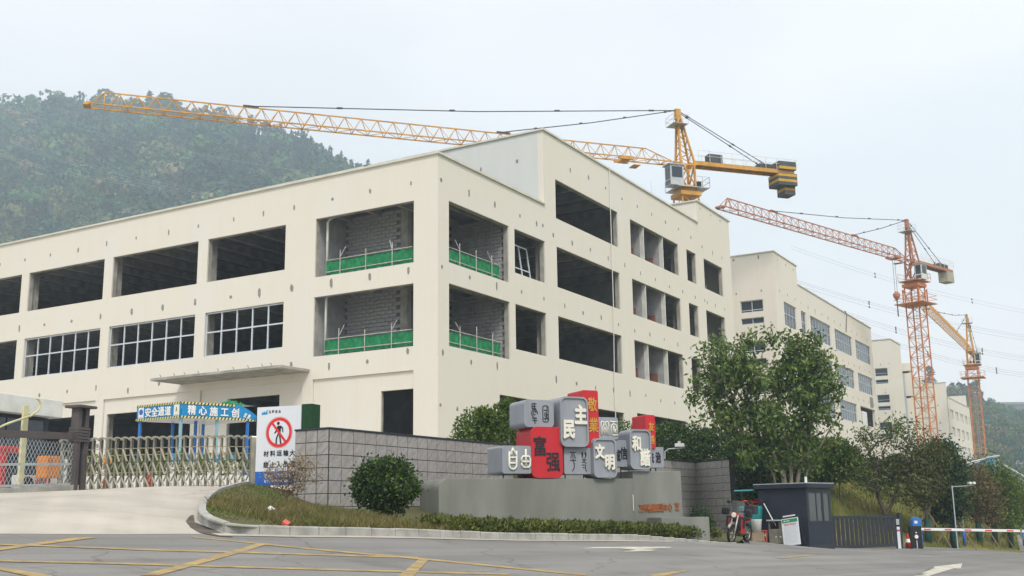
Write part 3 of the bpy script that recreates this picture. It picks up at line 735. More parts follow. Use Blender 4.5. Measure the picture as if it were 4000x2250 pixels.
# the corner loggia's block walls: single blocks where they show best, joined courses elsewhere
bmesh_block = MB().box(-0.287, 0.287, -0.06, 0.06, -0.107, 0.107).mesh('block', M['block'], bevel=0.012)
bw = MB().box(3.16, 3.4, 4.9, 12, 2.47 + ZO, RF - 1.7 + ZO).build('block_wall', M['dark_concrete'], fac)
MB().box(0.45, 3.15, 9.3, 9.5, 2.47 + ZO, RF - 1.7 + ZO).build('side_wall', M['block'], fac)
MB().box(3.05, 3.45, 4.35, 4.88, 2.47 + ZO, RF - 1.7 + ZO).build('column', M['concrete'], fac)
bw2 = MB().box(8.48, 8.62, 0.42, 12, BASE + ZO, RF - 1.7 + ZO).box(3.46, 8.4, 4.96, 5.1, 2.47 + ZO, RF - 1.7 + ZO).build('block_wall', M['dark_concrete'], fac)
nblk = 0; low = MB(); rb = random.Random(2)
for zf, ztop in ((7.42, 12.2), (2.47, 7.15)):
    for c in range(int((ztop - zf) / 0.24)):
        for xw, ya, yb in ((3.13, 5.2, 9.3), (8.45, .72, 4.9)):
            y = ya + (0.3 if c % 2 else 0)
            while y < yb - .2:
                T = Matrix.Translation((xw + rb.uniform(-.014, .014), y, zf + .12 + c * .24 + ZO)) @ Matrix.Rotation(R(90), 4, 'Z')
                if xw < 4 and nblk < 298: linkmesh('block', bmesh_block, bw, T); nblk += 1
                else: low.box(-0.287, 0.287, -0.06, 0.06, -0.107, 0.107, T)
                y += 0.6
low.build('block_courses', M['block'], bw2, kind='stuff')
# grey plaster patches over the scaffold ties
pmesh = []
for k in range(9):
    rp = random.Random(40 + k); w, h = rp.uniform(.08, .15), rp.uniform(.13, .27)
    pts = [(w * math.cos(t) * rp.uniform(.7, 1.15), h * math.sin(t) * rp.uniform(.75, 1.2)) for t in [2 * math.pi * i / 8 + rp.uniform(-.25, .25) for i in range(8)]]
    pmesh.append(MB().prism(pts, lambda a, b, d: (a, -d, b), 0, 0.018).mesh('plaster_patch', M['patch']))
rp = random.Random(77)
def patch_at(face, a, z, sc=1.0):
    T = Matrix.Translation((-.0, a, z + ZO)) @ Matrix.Rotation(R(-90), 4, 'Z') if face == 'A' else Matrix.Translation((a, 0, z + ZO))
    if face[0] == 'X': T = Matrix.Translation((float(face[1:]), a, z + ZO)) @ Matrix.Rotation(R(-90), 4, 'Z')
    linkmesh('plaster_patch', rp.choice(pmesh), fac, T @ Matrix.Diagonal((sc * rp.uniform(.8, 1.2), 1, sc * rp.uniform(.8, 1.25), 1)))
j = lambda: rp.uniform(-.12, .12)
for y in (1.92, 4.97, 7.89, 11.02, 13.62, 16.23, 19.46, 22.29, 25.53, 28.57, 31.62, 34.73, 37.67, 40.7): patch_at('A', y, 12.34 + j() * .4, .8)
for y in (2.07, 4.91, 7.85, 11.04, 13.73, 16.21, 19.44, 22.49, 25.53, 28.73, 31.79, 34.81, 37.69, 40.7): patch_at('A', y, 7.07 + j() * .5, 1.1)
for y, z in ((34.8, 1.95), (31.77, 2.0), (28.73, 2.05), (25.46, 1.64), (22.48, 1.89), (7.9, 1.9), (5.0, 1.95), (2.1, 2.3), (10.9, 2.2), (28.2, -2.0)): patch_at('A', y, z)
for x, z in ((.34, 12.35), (3.38, 12.3), (6.42, 12.3), (9.6, 12.3), (11.85, 12.26), (12.72, 12.34), (.42, 7.12), (3.42, 7.03), (6.54, 7.05), (9.65, 7.19), (12.68, 7.23), (14.21, 12.0), (17.06, 12.0), (15.7, 7.21), (.5, 2.1), (3.5, 1.9), (6.5, 2.0), (2.0, -1.0), (.25, -.9)): patch_at('B', x, z, .95)
for i in range(9): patch_at('B', 17.06 + i * 2.97, 17.6 + j(), .85)
for i in range(9): patch_at('B', 20.0 + i * 3.03, 12.0 + j(), .85)
for i in range(10): patch_at('B', 18.5 + i * 3.0, 7.2 + j(), .85)
for i in range(11): patch_at('B', 14.2 + i * 3.0, 2.0 + j(), .9)
for x in (43.6, 46.4, 49.0): patch_at('B', x, 17.2, .8); patch_at('B', x, 21.15 - .25, .7); patch_at('B', x, 12.1, .8)
for y, z in ((2.1, 17.4), (5.1, 17.3)): patch_at('X12.98', y, z, .95)
# aluminium window grids on the middle floor
def win_frame(fm, a0, a1, z0, z1, n, zr, m, parent, w=.055, depth=.14, glass=None, lbl=None):
    mb = MB()
    def rect(aL, aR, zB, zT):
        P = [fm(a, d, z) for a in (aL, aR) for d in (depth, depth + .07) for z in (zB, zT)]
        n0 = len(mb.v); mb.v += [tuple(p) for p in P]
        mb.f += [tuple(n0 + i for i in q) for q in ((0, 1, 3, 2), (4, 6, 7, 5), (0, 4, 5, 1), (2, 3, 7, 6), (0, 2, 6, 4), (1, 5, 7, 3))]
    xs = np.linspace(a0 + w / 2, a1 - w / 2, n + 1)
    for x in xs: rect(x - w / 2, x + w / 2, z0 + .01, z1 - .01)
    for z in (z0 + w / 2 + .01, zr, z1 - w / 2 - .01):
        for xa, xb in zip(xs, xs[1:]): rect(xa + w / 2, xb - w / 2, z - w / 2, z + w / 2)
    fr = mb.build('window_frame', m, parent)
    if glass:
        gm = MB()
        for xa, xb in zip(xs, xs[1:]):
            for zb, zt in ((z0 + w, zr - w / 2), (zr + w / 2, z1 - w)):
                gm = MB().face([fm(xa + w / 2, depth + .035, zb), fm(xb - w / 2, depth + .035, zb), fm(xb - w / 2, depth + .035, zt), fm(xa + w / 2, depth + .035, zt)])
                gm.build('pane', glass, fr)
    return fr
win_frame(fA(0), 11.67, 18.49, S2, T2, 5, 4.95, M['alu'], fac, w=.09)
win_frame(fA(0), 19.39, 27.78, S2, T2, 6, 4.95, M['alu'], fac, w=.09)
win_frame(fA(0), 28.67, 37.02, S2, T2, 6, 4.95, M['alu'], fac, w=.09)
# entrance canopy slab
cn = MB().box(-2.6, 0.0, 9.4, 20.4, 1.66 + ZO, 1.83 + ZO).build('canopy', M['concrete'], fac, bevel=.02)
for i in range(9):
    y = 10 + i * 1.2 + rp.uniform(-.3, .3)
    MB().path([(-2.4, y, 1.83 + ZO), (-2.42, y + .05, 1.98 + ZO), (-2.35, y + .18, 2.03 + ZO)], .02, 5).build('rebar_stub', M['twig'], cn)
# drain pipes in the loggias
for zb, zt in ((7.45, 11.9), (2.5, 7.0)):
    MB().path([(0.62, 8.75, zb + ZO), (0.62, 8.75, zt - .75 + ZO), (0.75, 8.6, zt - .5 + ZO), (1.1, 8.3, zt - .3 + ZO)], .085, 8).build('drain_pipe', M['pvc'], fac, smooth=True)
# stair flights behind the end openings
for zb in (12.45, 7.42, 2.47):
    st = MB()
    for k in range(12):
        st.box(45.0 + k * .28, 45.28 + k * .28, 1.6, 2.9, zb - .6 + k * .17 + ZO, zb - .42 + k * .17 + ZO)
    stair = st.build('stair', M['concrete'], fac)
    rl_ = MB()
    for dz in (.55, 1.0):
        rl_.bar((44.2, 1.5, zb + .5 + dz - .5 + ZO), (46.6, 1.5, zb + .5 + dz - .5 + ZO), .05); rl_.bar((46.6, 1.5, zb + dz + ZO), (48.4, 1.5, zb + 1.1 + dz + ZO), .05)
    for x, dz in ((44.3, 0), (45.4, 0), (46.6, 0), (47.5, .55), (48.3, 1.05)): rl_.bar((x, 1.5, zb + dz - .3 + ZO), (x, 1.5, zb + dz + 1.0 + ZO), .05)
    rl_.build('stair_rail', M['white'], fac)
MB().path([(23.55, -.10, 19.3 + ZO), (23.52, -.10, 14 + ZO), (23.4, -.14, 8 + ZO), (23.25, -.10, 3.5 + ZO), (23.2, -.11, -1.5 + ZO)], .035, 6).build('roof_hose', M['pvc'], fac)
for (x, y, h, z) in ((2.4, 33, 1.2, RF), (1.2, 34, .8, RF), (33, .4, 1.6, RT_), (50.5, .4, 1.5, RC)):
    MB().path([(x, y, z + .1 + ZO), (x + .02, y, z + h + ZO)], .018, 4).build('lightning_rod', M['steel'], fac)

# guard rails with green netting standing in the corner loggias
def guard(face, a0, a1, z, label):
    fm = (lambda a, d, zz: Vector((.30 + d, a, zz + ZO))) if face == 'A' else (lambda a, d, zz: Vector((a, .30 + d, zz + ZO)))
    t = thing('guard_rail', fm((a0 + a1) / 2, 0, z), label, 'guard rail', 'green netted guard rails in the loggias')
    rg = random.Random(int(a0 * 10 + z)); n = 26; h = .95
    mb = MB(); top = [fm(a0 + (a1 - a0) * i / n, .06 + .03 * math.sin(i * 1.7) + rg.uniform(-.015, .015), z + h + .05 - .03 * math.sin(math.pi * ((i * 3 / n) % 1))) for i in range(n + 1)]
    bot = [fm(a0 + (a1 - a0) * i / n, .07 + .04 * math.sin(i * 2.3) + rg.uniform(-.02, .02), z + .12) for i in range(n + 1)]
    for i in range(n): mb.face([bot[i], bot[i + 1], top[i + 1], top[i]])
    mb.build('safety_net', M['net'], t)
    for zz in (.32, 1.05): MB().path([fm(a0 + .02, 0, z + zz), fm(a1 - .02, 0, z + zz + rg.uniform(-.03, .03))], .028, 6).build('rail', M['pole'], t)
    for i, fr in enumerate((.22, .52, .82)):
        a = a0 + (a1 - a0) * fr; hh = rg.uniform(1.35, 1.65)
        MB().path([fm(a, -.05, z + .02), fm(a, -.05, z + hh)], .03, 6).build('post', M['pole'], t)
        if i != 1: MB().path([fm(a + .05, -.02, z + 1.1), fm(a - .3 * rg.choice((-1, 1)), .1, z + hh + .2)], .025, 6).build('brace', M['pole'], t)
    return t
guard('A', 2.0, 8.6, S3L, 'green netted guard rail in the upper corner opening of the left facade')
guard('A', 2.0, 8.6, S2L, 'green netted guard rail in the lower corner opening of the left facade')
guard('B', 1.35, 7.5, S3L, 'green netted guard rail in the upper corner opening of the right facade')
guard('B', 1.35, 7.5, S2L, 'green netted guard rail in the lower corner opening of the right facade')
t = thing('loose_window_frame', (10.6, .6, S3 + ZO), 'white metal window frame leaning in the small upper opening beside the loggia', 'window frame')
for a, b in (((9.6, .5, S3 + .02), (9.75, .9, 10.6)), ((11.8, .5, S3 + .02), (11.95, .9, 10.6)), ((10.7, .5, S3 + .02), (10.85, .9, 10.6)), ((9.75, .9, 10.6), (11.95, .9, 10.6)), ((9.65, .62, 8.95), (11.85, .62, 8.95))):
    MB().bar((a[0], a[1], a[2] + ZO), (b[0], b[1], b[2] + ZO), .07).build('bar', M['alu'], t)

# ================================================================ THE NEXT BUILDINGS OF THE ROW
b2 = thing('office_block', (66.1, 0, g(66, 0)), 'second cream building in the row, with grey gridded windows, behind the big tree', 'building')
front, rev = MB(), MB()
B2cols = [(75.79, 77.87, 2), (79.73, 89.05, 7), (91.11, 100.13, 7), (102.22, 110.94, 7)]
B2rows = [(13.42, 16.13), (8.98, 11.53), (4.43, 6.97)]
hh = [(68.97, 73.78, s_, t_) for s_, t_ in B2rows]
wall_holes(front, rev, fB(0), 66.1, 75.0, -6, 21.3, hh, .4, ends=(False, True))
hh = [(a, b, s_, t_) for a, b, n in B2cols for s_, t_ in B2rows] + [(80.6, 89.5, -4, 1.2), (91, 100, -4, 1.2)]
wall_holes(front, rev, fB(0), 75.0, 112.45, -6, 19.07, hh, .4, ends=(False, True))
hl = []
for k in range(3): hl += [(1.5, 4.1, 14.72 - 4.6 * k, 16.07 - 4.6 * k), (1.5, 4.1, 13.34 - 4.6 * k, 14.1 - 4.6 * k)]
wall_holes(front, rev, fA(66.1), 0.0, 22, -6, 21.3, hl, .4, ends=(False, True))
front.build('facade', M['cream_far'], b2); rev.build('reveal', M['cream_far'], b2)
MB().box(66.0, 75.12, -.1, .45, 21.3 + ZO, 21.42 + ZO).box(66.0, 66.6, .45, 22, 21.3 + ZO, 21.42 + ZO).box(75.12, 112.55, -.1, .45, 19.07 + ZO, 19.2 + ZO).build('roof_coping', M['coping'], b2)
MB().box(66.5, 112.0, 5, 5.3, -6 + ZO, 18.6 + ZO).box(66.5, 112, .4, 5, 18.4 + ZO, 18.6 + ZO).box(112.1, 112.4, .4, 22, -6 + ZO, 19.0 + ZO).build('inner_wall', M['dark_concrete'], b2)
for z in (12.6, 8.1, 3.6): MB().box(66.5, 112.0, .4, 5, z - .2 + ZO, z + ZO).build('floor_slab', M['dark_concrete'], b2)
MB().box(74.7, 75.0, .4, 22, 19.07 + ZO, 21.3 + ZO).build('step_wall', M['cream_far'], b2)
for s_, t_ in B2rows:
    win_frame(fB(0), 68.97, 73.78, s_, t_, 4, (s_ + t_) / 2 + .1, M['alu_grey'], b2, w=.11, glass=M['glass_dark'])
    for a, b, n in B2cols:
        if a > 100 and s_ < 5: continue
        win_frame(fB(0), a, b, s_, t_, n, (s_ + t_) / 2 + .1, M['alu_grey'], b2, w=.12, glass=M['glass_dark'])
for k in range(3):
    win_frame(fA(66.1), 1.5, 4.1, 14.72 - 4.6 * k, 16.07 - 4.6 * k, 2, 15.0 - 4.6 * k, M['alu'], b2, w=.07, glass=M['glass_dark'])
    win_frame(fA(66.1), 1.5, 4.1, 13.34 - 4.6 * k, 14.1 - 4.6 * k, 2, 13.45 - 4.6 * k, M['alu'], b2, w=.06, glass=M['glass_dark'])
MB().box(102.9, 105.6, -.03, .3, 4.45 + ZO, 6.3 + ZO).build('window_board', M['white'], b2)
MB().box(108.2, 110.2, -.02, .1, 7.2 + ZO, 8.7 + ZO).build('exposed_blockwork', M['patch'], b2)
fac_keep = fac; fac = b2
for x in (67.6, 70.6, 73.6): patch_at('B', x, 20.6, .8); patch_at('B', x, 17.1, .9)
for i in range(12): patch_at('B', 76 + i * 3.05, 17.05 + j() * .3, .95)
for i in range(12): patch_at('B', 76 + i * 3.05, 12.3 + j() * .3, .95); patch_at('B', 77 + i * 3.05, 7.8 + j() * .3, .95)
for y, z in ((4.6, 20.9), (1.7, 20.9), (4.5, 17.0), (1.6, 17.05)): patch_at('X66.1', y, z, 1.0)
fac = fac_keep
MB().path([(96.5, .2, 19.25 + ZO), (97.3, -.15, 19.3 + ZO), (97.5, -.2, 18.6 + ZO), (97.0, -.06, 16.4 + ZO)], .05, 5).build('cable', M['cable'], b2)

b3 = thing('stair_tower_block', (141, 3, -2), 'third cream building of the row, with stacked slot windows beside an orange mast', 'building')
front, rev = MB(), MB()
h3 = [(3.85, 5.95, 15.3, 16.65), (3.88, 5.93, 14.0, 14.71), (3.87, 5.9, 10.78, 12.13), (3.84, 5.88, 9.51, 10.21)]
h3 += [(3.85, 5.9, 6.2, 7.5), (3.85, 5.9, 4.9, 5.6)]
wall_holes(front, rev, fA(141.06), 3.0, 16, -7, 21.5, h3, .4, ends=(False, True))
wall_holes(front, rev, fB(3.0), 141.06, 149.3, -7, 21.5, [], .4, ends=(False, True))
front.build('facade', M['cream_far'], b3); rev.build('reveal', M['cream_far'], b3)
for (a, b, s_, t_) in h3:
    win_frame(fA(141.06), a, b, s_, t_, 1, s_ + (t_ - s_) * .35, M['alu_grey'], b3, w=.07, glass=M['glass_dark'])
MB().box(149.3, 172, 3.5, 14, -7 + ZO, 17.2 + ZO).build('rear_wing', M['cream_far'], b3)
MB().box(140.95, 149.4, 2.9, 3.4, 21.5 + ZO, 21.62 + ZO).box(140.95, 141.5, 3.4, 16, 21.5 + ZO, 21.62 + ZO).build('roof_coping', M['coping'], b3)
for zb, zt in ((16.9, 18.3), (12.5, 16.5), (8.1, 12.1), (4.0, 7.7)):
    MB().box(149.6, 152.6, 1.6, 3.48, zb + ZO, zt + ZO).build('stair_bay', M['cream_far'], b3)
    if zb < 16: MB().box(150.2, 150.9, 2.2, 3.47, zt + .02 + ZO, zt + .4 + ZO).build('bay_slot', M['glass_dark'], b3)
MB().box(149.32, 149.58, 2.75, 2.99, 4 + ZO, 16.5 + ZO).build('slot_window', M['alu_grey'], b3)

b4 = thing('annex_block', (194.3, 3, -3), 'fourth cream building, farthest of the row, with rows of narrow windows', 'building')
front, rev = MB(), MB()
h4 = []
for k in range(3):
    zt = 13.8 - 3.66 * k
    for a, b in ((195.2, 195.9), (197.4, 201.6), (203.9, 208.3), (210.5, 214.6), (216.7, 220.7), (222.9, 224.2)):
        h4.append((a, b, zt - 1.9, zt))
wall_holes(front, rev, fB(3.0), 194.3, 225.3, -8, 16.15, h4, .5, ends=(False, True))
wall_holes(front, rev, fA(194.3), 3.0, 30, -8, 19.17, [], .4, ends=(True, True))
front.build('facade', M['cream_far'], b4); rev.build('reveal', M['cream_far'], b4)
MB().box(224.9, 225.3, 3.5, 30, -8 + ZO, 19.1 + ZO).box(194.8, 224.9, 12, 12.3, 14 + ZO, 19.1 + ZO).build('raised_parapet', M['cream_far'], b4)
MB().box(194.2, 194.9, 2.9, 30, 19.17 + ZO, 19.3 + ZO).box(194.9, 225.4, 2.9, 3.6, 16.15 + ZO, 16.28 + ZO).build('roof_coping', M['coping'], b4)
MB().box(194.8, 224.9, 3.9, 4.0, -8 + ZO, 16 + ZO).build('inner_wall', M['dark_concrete'], b4)
for (a, b, s_, t_) in h4:
    m0 = (a + b) / 2
    w4 = MB()
    if b - a > 2: w4.box(m0 - .75, m0 + .75, 3.15, 3.3, s_ + ZO, t_ + ZO)
    w4.box(a + .01, b - .01, 3.12, 3.2, s_ + .01 + ZO, s_ + .09 + ZO)
    w4.build('window_frame', M['offwhite'], b4)
    MB().box(a + .01, b - .01, 3.36, 3.4, s_ + .09 + ZO, t_ + ZO).build('pane', M['glass_dark'], b4)
fac_keep = fac; fac = b4
for y, z in ((4.9, 14.45), (4.7, 10.8), (8.0, 18.6)): patch_at('X194.3', y, z, 1.2)
fac = b3
for y, z in ((4.9, 17.3), (3.5, 17.4), (4.5, 13.0), (4.5, 12.5)): patch_at('X141.06', y, z, .8)
fac = fac_keep
# ================================================================ TILED WALL
TW, TH = 0.54, 0.36
def wz(p): return g(p.x, p.y)
wl_e = Vector((*plan(738, 31.9), 0)); wl_c = Vector((*plan(824, 31.2), 0))
TOPZ = at(824, 1079, 31.2).z
tw = thing('tiled_boundary_wall', (wl_c.x, wl_c.y, g(wl_c.x, wl_c.y)), 'long dark grey slate-tiled boundary wall behind the slogan sculpture', 'wall')
tile_cache = {}
def tile_mesh(w, h):
    k = (round(w, 3), round(h, 3))
    if k not in tile_cache:
        tile_cache[k] = MB().box(-w / 2 + .016, w / 2 - .016, -.012, .012, -h / 2 + .010, h / 2 - .010).mesh('wall_tile', M['slate'], bevel=.004)
    return tile_cache[k]
ntile = 0; extra = MB()
def tiled_face(p, q, ztop, zbot, w, h, nrm, skip_to=None):
    global ntile
    d = (q - p); L = d.length; d.normalize(); n = max(1, round(L / w)); ww = L / n
    rows = int(math.ceil((ztop - zbot) / h))
    for r in range(rows):
        for c in range(n):
            pos = p + d * (ww * (c + .5)) + nrm * .012; pos = Vector((pos.x, pos.y, ztop - h * (r + .5)))
            if pos.z < g(pos.x, pos.y) - h * .6: continue
            linkmesh('wall_tile', tile_mesh(ww, h), tw, frame3(pos + nrm * rng.uniform(-.002, .003), d, nrm)); ntile += 1
def core(p, q, ztop, zbot, nrm, th=.3):
    d = (q - p).normalized()
    a, b, c, e = p, q, q - nrm * th, p - nrm * th
    mb = MB(); f4 = [a, b, c, e]; n0 = [Vector((v.x, v.y, zbot)) for v in f4] + [Vector((v.x, v.y, ztop)) for v in f4]
    mb.v = [tuple(v) for v in n0]; mb.f = [(0, 1, 5, 4), (1, 2, 6, 5), (2, 3, 7, 6), (3, 0, 4, 7), (4, 5, 6, 7), (0, 3, 2, 1)]
    mb.build('wall_core', M['grout'], tw)
    cb = MB(); u4 = [a + nrm * .05, b + nrm * .05, c - nrm * .03, e - nrm * .03]
    n0 = [Vector((v.x, v.y, ztop + .001)) for v in u4] + [Vector((v.x, v.y, ztop + .05)) for v in u4]
    cb.v = [tuple(v) for v in n0]; cb.f = mb.f
    cb.build('wall_cap', M['charcoal'], tw)
dX = (wall_in - wl_c).normalized(); nX = Vector((dX.y, -dX.x, 0))
dL = (wl_c - wl_e).normalized(); nL = Vector((dL.y, -dL.x, 0))
dR = (wall_end - wall_in).normalized(); nR = Vector((dR.y, -dR.x, 0))
tiled_face(wl_e, wl_c, TOPZ, 0.6, .5, TH, nL)
# only the stretches that show get single tiles; the part wholly behind the sculpture is one tiled slab
Lx = (wall_in - wl_c).length; c1 = wl_c + dX * (TW * 17); c2 = wl_c + dX * (Lx * .72)
tiled_face(wl_c, c1, TOPZ, 0.4, TW, TH, nX)
tiled_face(c2, wall_in, TOPZ, -0.6, TW, TH, nX)
hid = MB(); n = round((c2 - c1).length / TW); ww = (c2 - c1).length / n
for r in range(9):
    for c in range(n):
        pos = c1 + dX * (ww * (c + .5)) + nX * .012; pos.z = TOPZ - TH * (r + .5)
        if pos.z > g(pos.x, pos.y) - .3: hid.box(-ww / 2 + .006, ww / 2 - .006, -.012, .012, -TH / 2 + .006, TH / 2 - .006, frame3(pos, dX, nX))
hid.build('hidden_tiles', M['slate'], tw, kind='stuff')
tiled_face(wall_in, wall_end, TOPZ, -1.2, .66, TH, nR)
core(wl_e, wl_c, TOPZ, 0.5, nL); core(wl_c, wall_in, TOPZ, -1.0, nX); core(wall_in, wall_end, TOPZ, -1.5, nR)

# ================================================================ SLOGAN SCULPTURE AND ITS BASE
SL = Vector((-24.02, -16.40, -5.96 + ZO)); SR = Vector((-18.69, -20.16, -5.96 + ZO))
sd = (SR - SL); sd.z = 0; sd.normalize(); sn = Vector((sd.y, -sd.x, 0))
def sp(s, t, z): return SL + sd * s + sn * t + Vector((0, 0, z))
sb = thing('sculpture_base', sp(3.3, -.8, -1.4), 'long grey painted concrete plinth carrying the slogan blocks, with copper lettering', 'plinth')
def slab(s0, s1, t0, t1, z0, z1, nm, rad=.0):
    mb = MB()
    if rad:
        prof = [(-t0, z0), (-t0, z1 - 0)] ; prof = []
        # outline in s-z with a rounded top-left corner
        pts = [(s1, z0), (s1, z1), (s0 + rad, z1)] + [(s0 + rad - rad * math.sin(a), z1 - rad + rad * math.cos(a)) for a in np.linspace(.15, math.pi / 2, 7)] + [(s0, z0)]
        mb.prism(pts, lambda a, b, d: sp(a, d, b), t0, t1)
    else:
        mb.prism([(s0, z0), (s1, z0), (s1, z1), (s0, z1)], lambda a, b, d: sp(a, d, b), t0, t1)
    return mb.build(nm, M['base_grey'], sb, bevel=.012)
slab(0, 6.56, 0, -1.65, -1.75, 0, 'plinth_slab', .32)
slab(6.56, 8.36, -.004, -1.4, -2.0, .235, 'plinth_slab')
slab(7.0, 8.75, .9, .05, -2.3, -1.22, 'low_step')
mb = MB().prism([(6.52, -.5), (6.545, -.5), (6.545, -1.0), (6.52, -1.0)], lambda a, b, d: sp(a, d, b), .002, .02); mb.build('seam_strip', M['offwhite'], sb)
for i, ch in enumerate('万州卷烟配送中心'):
    linkmesh('letter', text_mesh(ch, .25, M['copper'], .03, .003), sb, frame3(sp(6.80 + i * .155, .018, -.93 + .004 * i), sd, sn) @ Matrix.Diagonal((.6, 1, 1, 1)))
linkmesh('letter', text_mesh('宣', .25, M['copper'], .03, .003), sb, frame3(sp(8.15, .018, -.87), sd, sn) @ Matrix.Diagonal((.6, 1, 1, 1)))

sc_ = thing('slogan_sculpture', sp(4.6, -.5, 0), 'stack of red and grey rounded blocks with large Chinese value words on the plinth', 'sculpture')
def blk(s0, s1, z0, z1, t, depth, m, rad=.12, rim=False, label=None):
    w, h = s1 - s0, z1 - z0; cs, cz = (s0 + s1) / 2, (z0 + z1) / 2
    o = MB().prism([(cs + a, cz + b) for a, b in rounded(w, h, rad, 6)], lambda a, b, d: sp(a, d, b), t, t - depth).build('block', m, sc_, bevel=.008)
    if label: o['label'] = label
    if rim:
        out = [(cs + a, cz + b) for a, b in rounded(w - .004, h - .004, rad, 6)]; inn = [(cs + a, cz + b) for a, b in rounded(w - .11, h - .11, max(rad - .04, .03), 6)]
        mb = MB(); k = len(out)
        for i in range(k):
            q = (i + 1) % k
            for ring in ((out[i], out[q], inn[q], inn[i], .05, .05), ):
                mb.face([sp(*(x[0], t + .05, x[1])) for x in (out[i], out[q], inn[q], inn[i])])
            mb.face([sp(out[i][0], t + .001, out[i][1]), sp(out[q][0], t + .001, out[q][1]), sp(out[q][0], t + .05, out[q][1]), sp(out[i][0], t + .05, out[i][1])])
            mb.face([sp(inn[i][0], t + .001, inn[i][1]), sp(inn[q][0], t + .001, inn[q][1]), sp(inn[q][0], t + .05, inn[q][1]), sp(inn[i][0], t + .05, inn[i][1])])
        mb.build('raised_rim', m, o)
    return o
def chars(o, lst, m, t, depth, bold, sx=1.0):
    for ch, s_, z_, h in lst:
        linkmesh('character', text_mesh(ch, h, m, depth, bold), o, frame3(sp(s_, t + depth / 2 + .002, z_), sd, sn) @ Matrix.Diagonal((sx, 1, 1, 1)))
def strokes(o, polys, m, t, r):
    """seal-script strokes as round relief bars"""
    mb = MB()
    for pts in polys: mb.path([sp(a, t + r * .6, b) for a, b in pts], r, 7)
    mb.build('character', m, o, smooth=True)
G_, RD = M['blockgrey'], M['blockred']
o = blk(2.79, 3.81, 1.55, 2.40, 0, 1.1, G_, .15, label='grey block with black seal characters for patriotism')
def arc(cx, cz, rx, rz, a0, a1, n=9): return [(cx + rx * math.cos(R(a0 + (a1 - a0) * i / n)), cz + rz * math.sin(R(a0 + (a1 - a0) * i / n))) for i in range(n + 1)]
strokes(o, [[(3.05, 2.27), (3.21, 2.27)], [(3.08, 2.19), (3.19, 2.19)], [(3.06, 2.27), (3.06, 2.14)], [(3.05, 2.12), (3.2, 2.12)], arc(3.14, 1.98, .10, .12, -10, 250), arc(3.14, 1.99, .05, .06, 0, 300), [(3.05, 1.83), (3.22, 1.83)], [(3.07, 1.76), (3.22, 1.76)], [(3.15, 1.86), (3.15, 1.66)], [(3.14, 2.3), (3.14, 2.12)]], M['ink'], 0, .014)
strokes(o, [[(x, z) for x, z in [(3.52 + a, 1.97 + b) for a, b in rounded(.19, .5, .06, 3)]] + [(3.615, 2.16)], [(3.46, 2.08), (3.59, 2.08)], [(3.49, 2.0), (3.49, 1.9), (3.54, 1.9), (3.54, 2.0), (3.49, 2.0)], [(3.57, 2.18), (3.56, 1.9), (3.6, 1.78)], [(3.59, 1.96), (3.5, 1.77)], [(3.45, 1.83), (3.56, 1.83)]], M['ink'], 0, .013)
o = blk(3.00, 4.07, 0.01, 1.57, .03, 1.1, RD, .2, label='large red block with black characters for prosperity')
chars(o, [('富', 3.29, .98, .58), ('强', 3.73, .50, .58)], M['ink'], .03, .02, .009, .78)
o = blk(2.04, 3.02, .14, .98, 0, 1.15, G_, .08, label='grey block with ivory seal characters for freedom')
strokes(o, [[(2.27, .80), (2.26, .42)] + arc(2.38, .40, .12, .13, 180, 360)[1:] + [(2.50, .42), (2.50, .82)], [(2.27, .67), (2.37, .86), (2.38, .9), (2.40, .86), (2.50, .67)][0:5], [(2.28, .62), (2.49, .62)], [(2.28, .45), (2.49, .45)], [(2.30, .70), (2.36, .76)]], M['relief'], 0, .032)
strokes(o, [[(2.67 , .46), (2.67, .60), (2.72, .66), (2.92, .66), (2.96, .60), (2.96, .40), (2.91, .33), (2.73, .33), (2.67, .40), (2.67, .46)], [(2.815, .88), (2.815, .34)], [(2.68, .50), (2.95, .50)]], M['relief'], 0, .032)
o = blk(3.97, 4.95, .96, 2.52, .08, .95, G_, .2, True, label='tall grey rimmed block with ivory characters for democracy')
chars(o, [('民', 4.26, 1.50, .56), ('主', 4.68, 1.97, .58)], M['relief'], .09, .05, .03, .72)
o = blk(4.83, 5.41, .97, 2.76, -.04, 1.0, RD, .06, label='tall red pillar block with gold characters for dedication')
chars(o, [('敬', 5.19, 2.31, .43), ('業', 5.21, 1.66, .45)], M['gold'], -.04, .02, .008, .72)
o = blk(5.37, 6.12, 1.22, 1.92, -.06, .8, G_, .06, label='grey block with ivory seal characters for justice')
strokes(o, [[(5.49, 1.36), (5.49, 1.72), (5.52, 1.78), (5.58, 1.78), (5.6, 1.7), (5.54, 1.6), (5.53, 1.36)], [(5.76, 1.36), (5.76, 1.72), (5.73, 1.78), (5.67, 1.78), (5.65, 1.7), (5.7, 1.6), (5.72, 1.36)], [(5.6, 1.38), (5.6, 1.55), (5.625, 1.6), (5.66, 1.55), (5.66, 1.38)]], M['relief'], -.06, .022)
strokes(o, [[(5.82, 1.78), (6.08, 1.78)], [(5.86, 1.36), (5.86, 1.66), (5.95, 1.72), (6.03, 1.68), (6.06, 1.62), (6.06, 1.42)], [(5.95, 1.66), (5.95, 1.42)], [(6.0, 1.55), (6.0, 1.42)], [(5.9, 1.36), (6.09, 1.36)]], M['relief'], -.06, .022)
o = blk(4.16, 5.14, .13, .96, -.06, .7, G_, .06, label='grey block with thin black characters for equality')
strokes(o, [[(4.37, .80), (4.56, .80)], [(4.42, .74), (4.39, .62)], [(4.51, .74), (4.55, .62)], [(4.37, .56), (4.57, .56)], [(4.465, .8), (4.47, .55), (4.51, .45), (4.5, .32), (4.43, .23)]], M['ink'], -.06, .013)
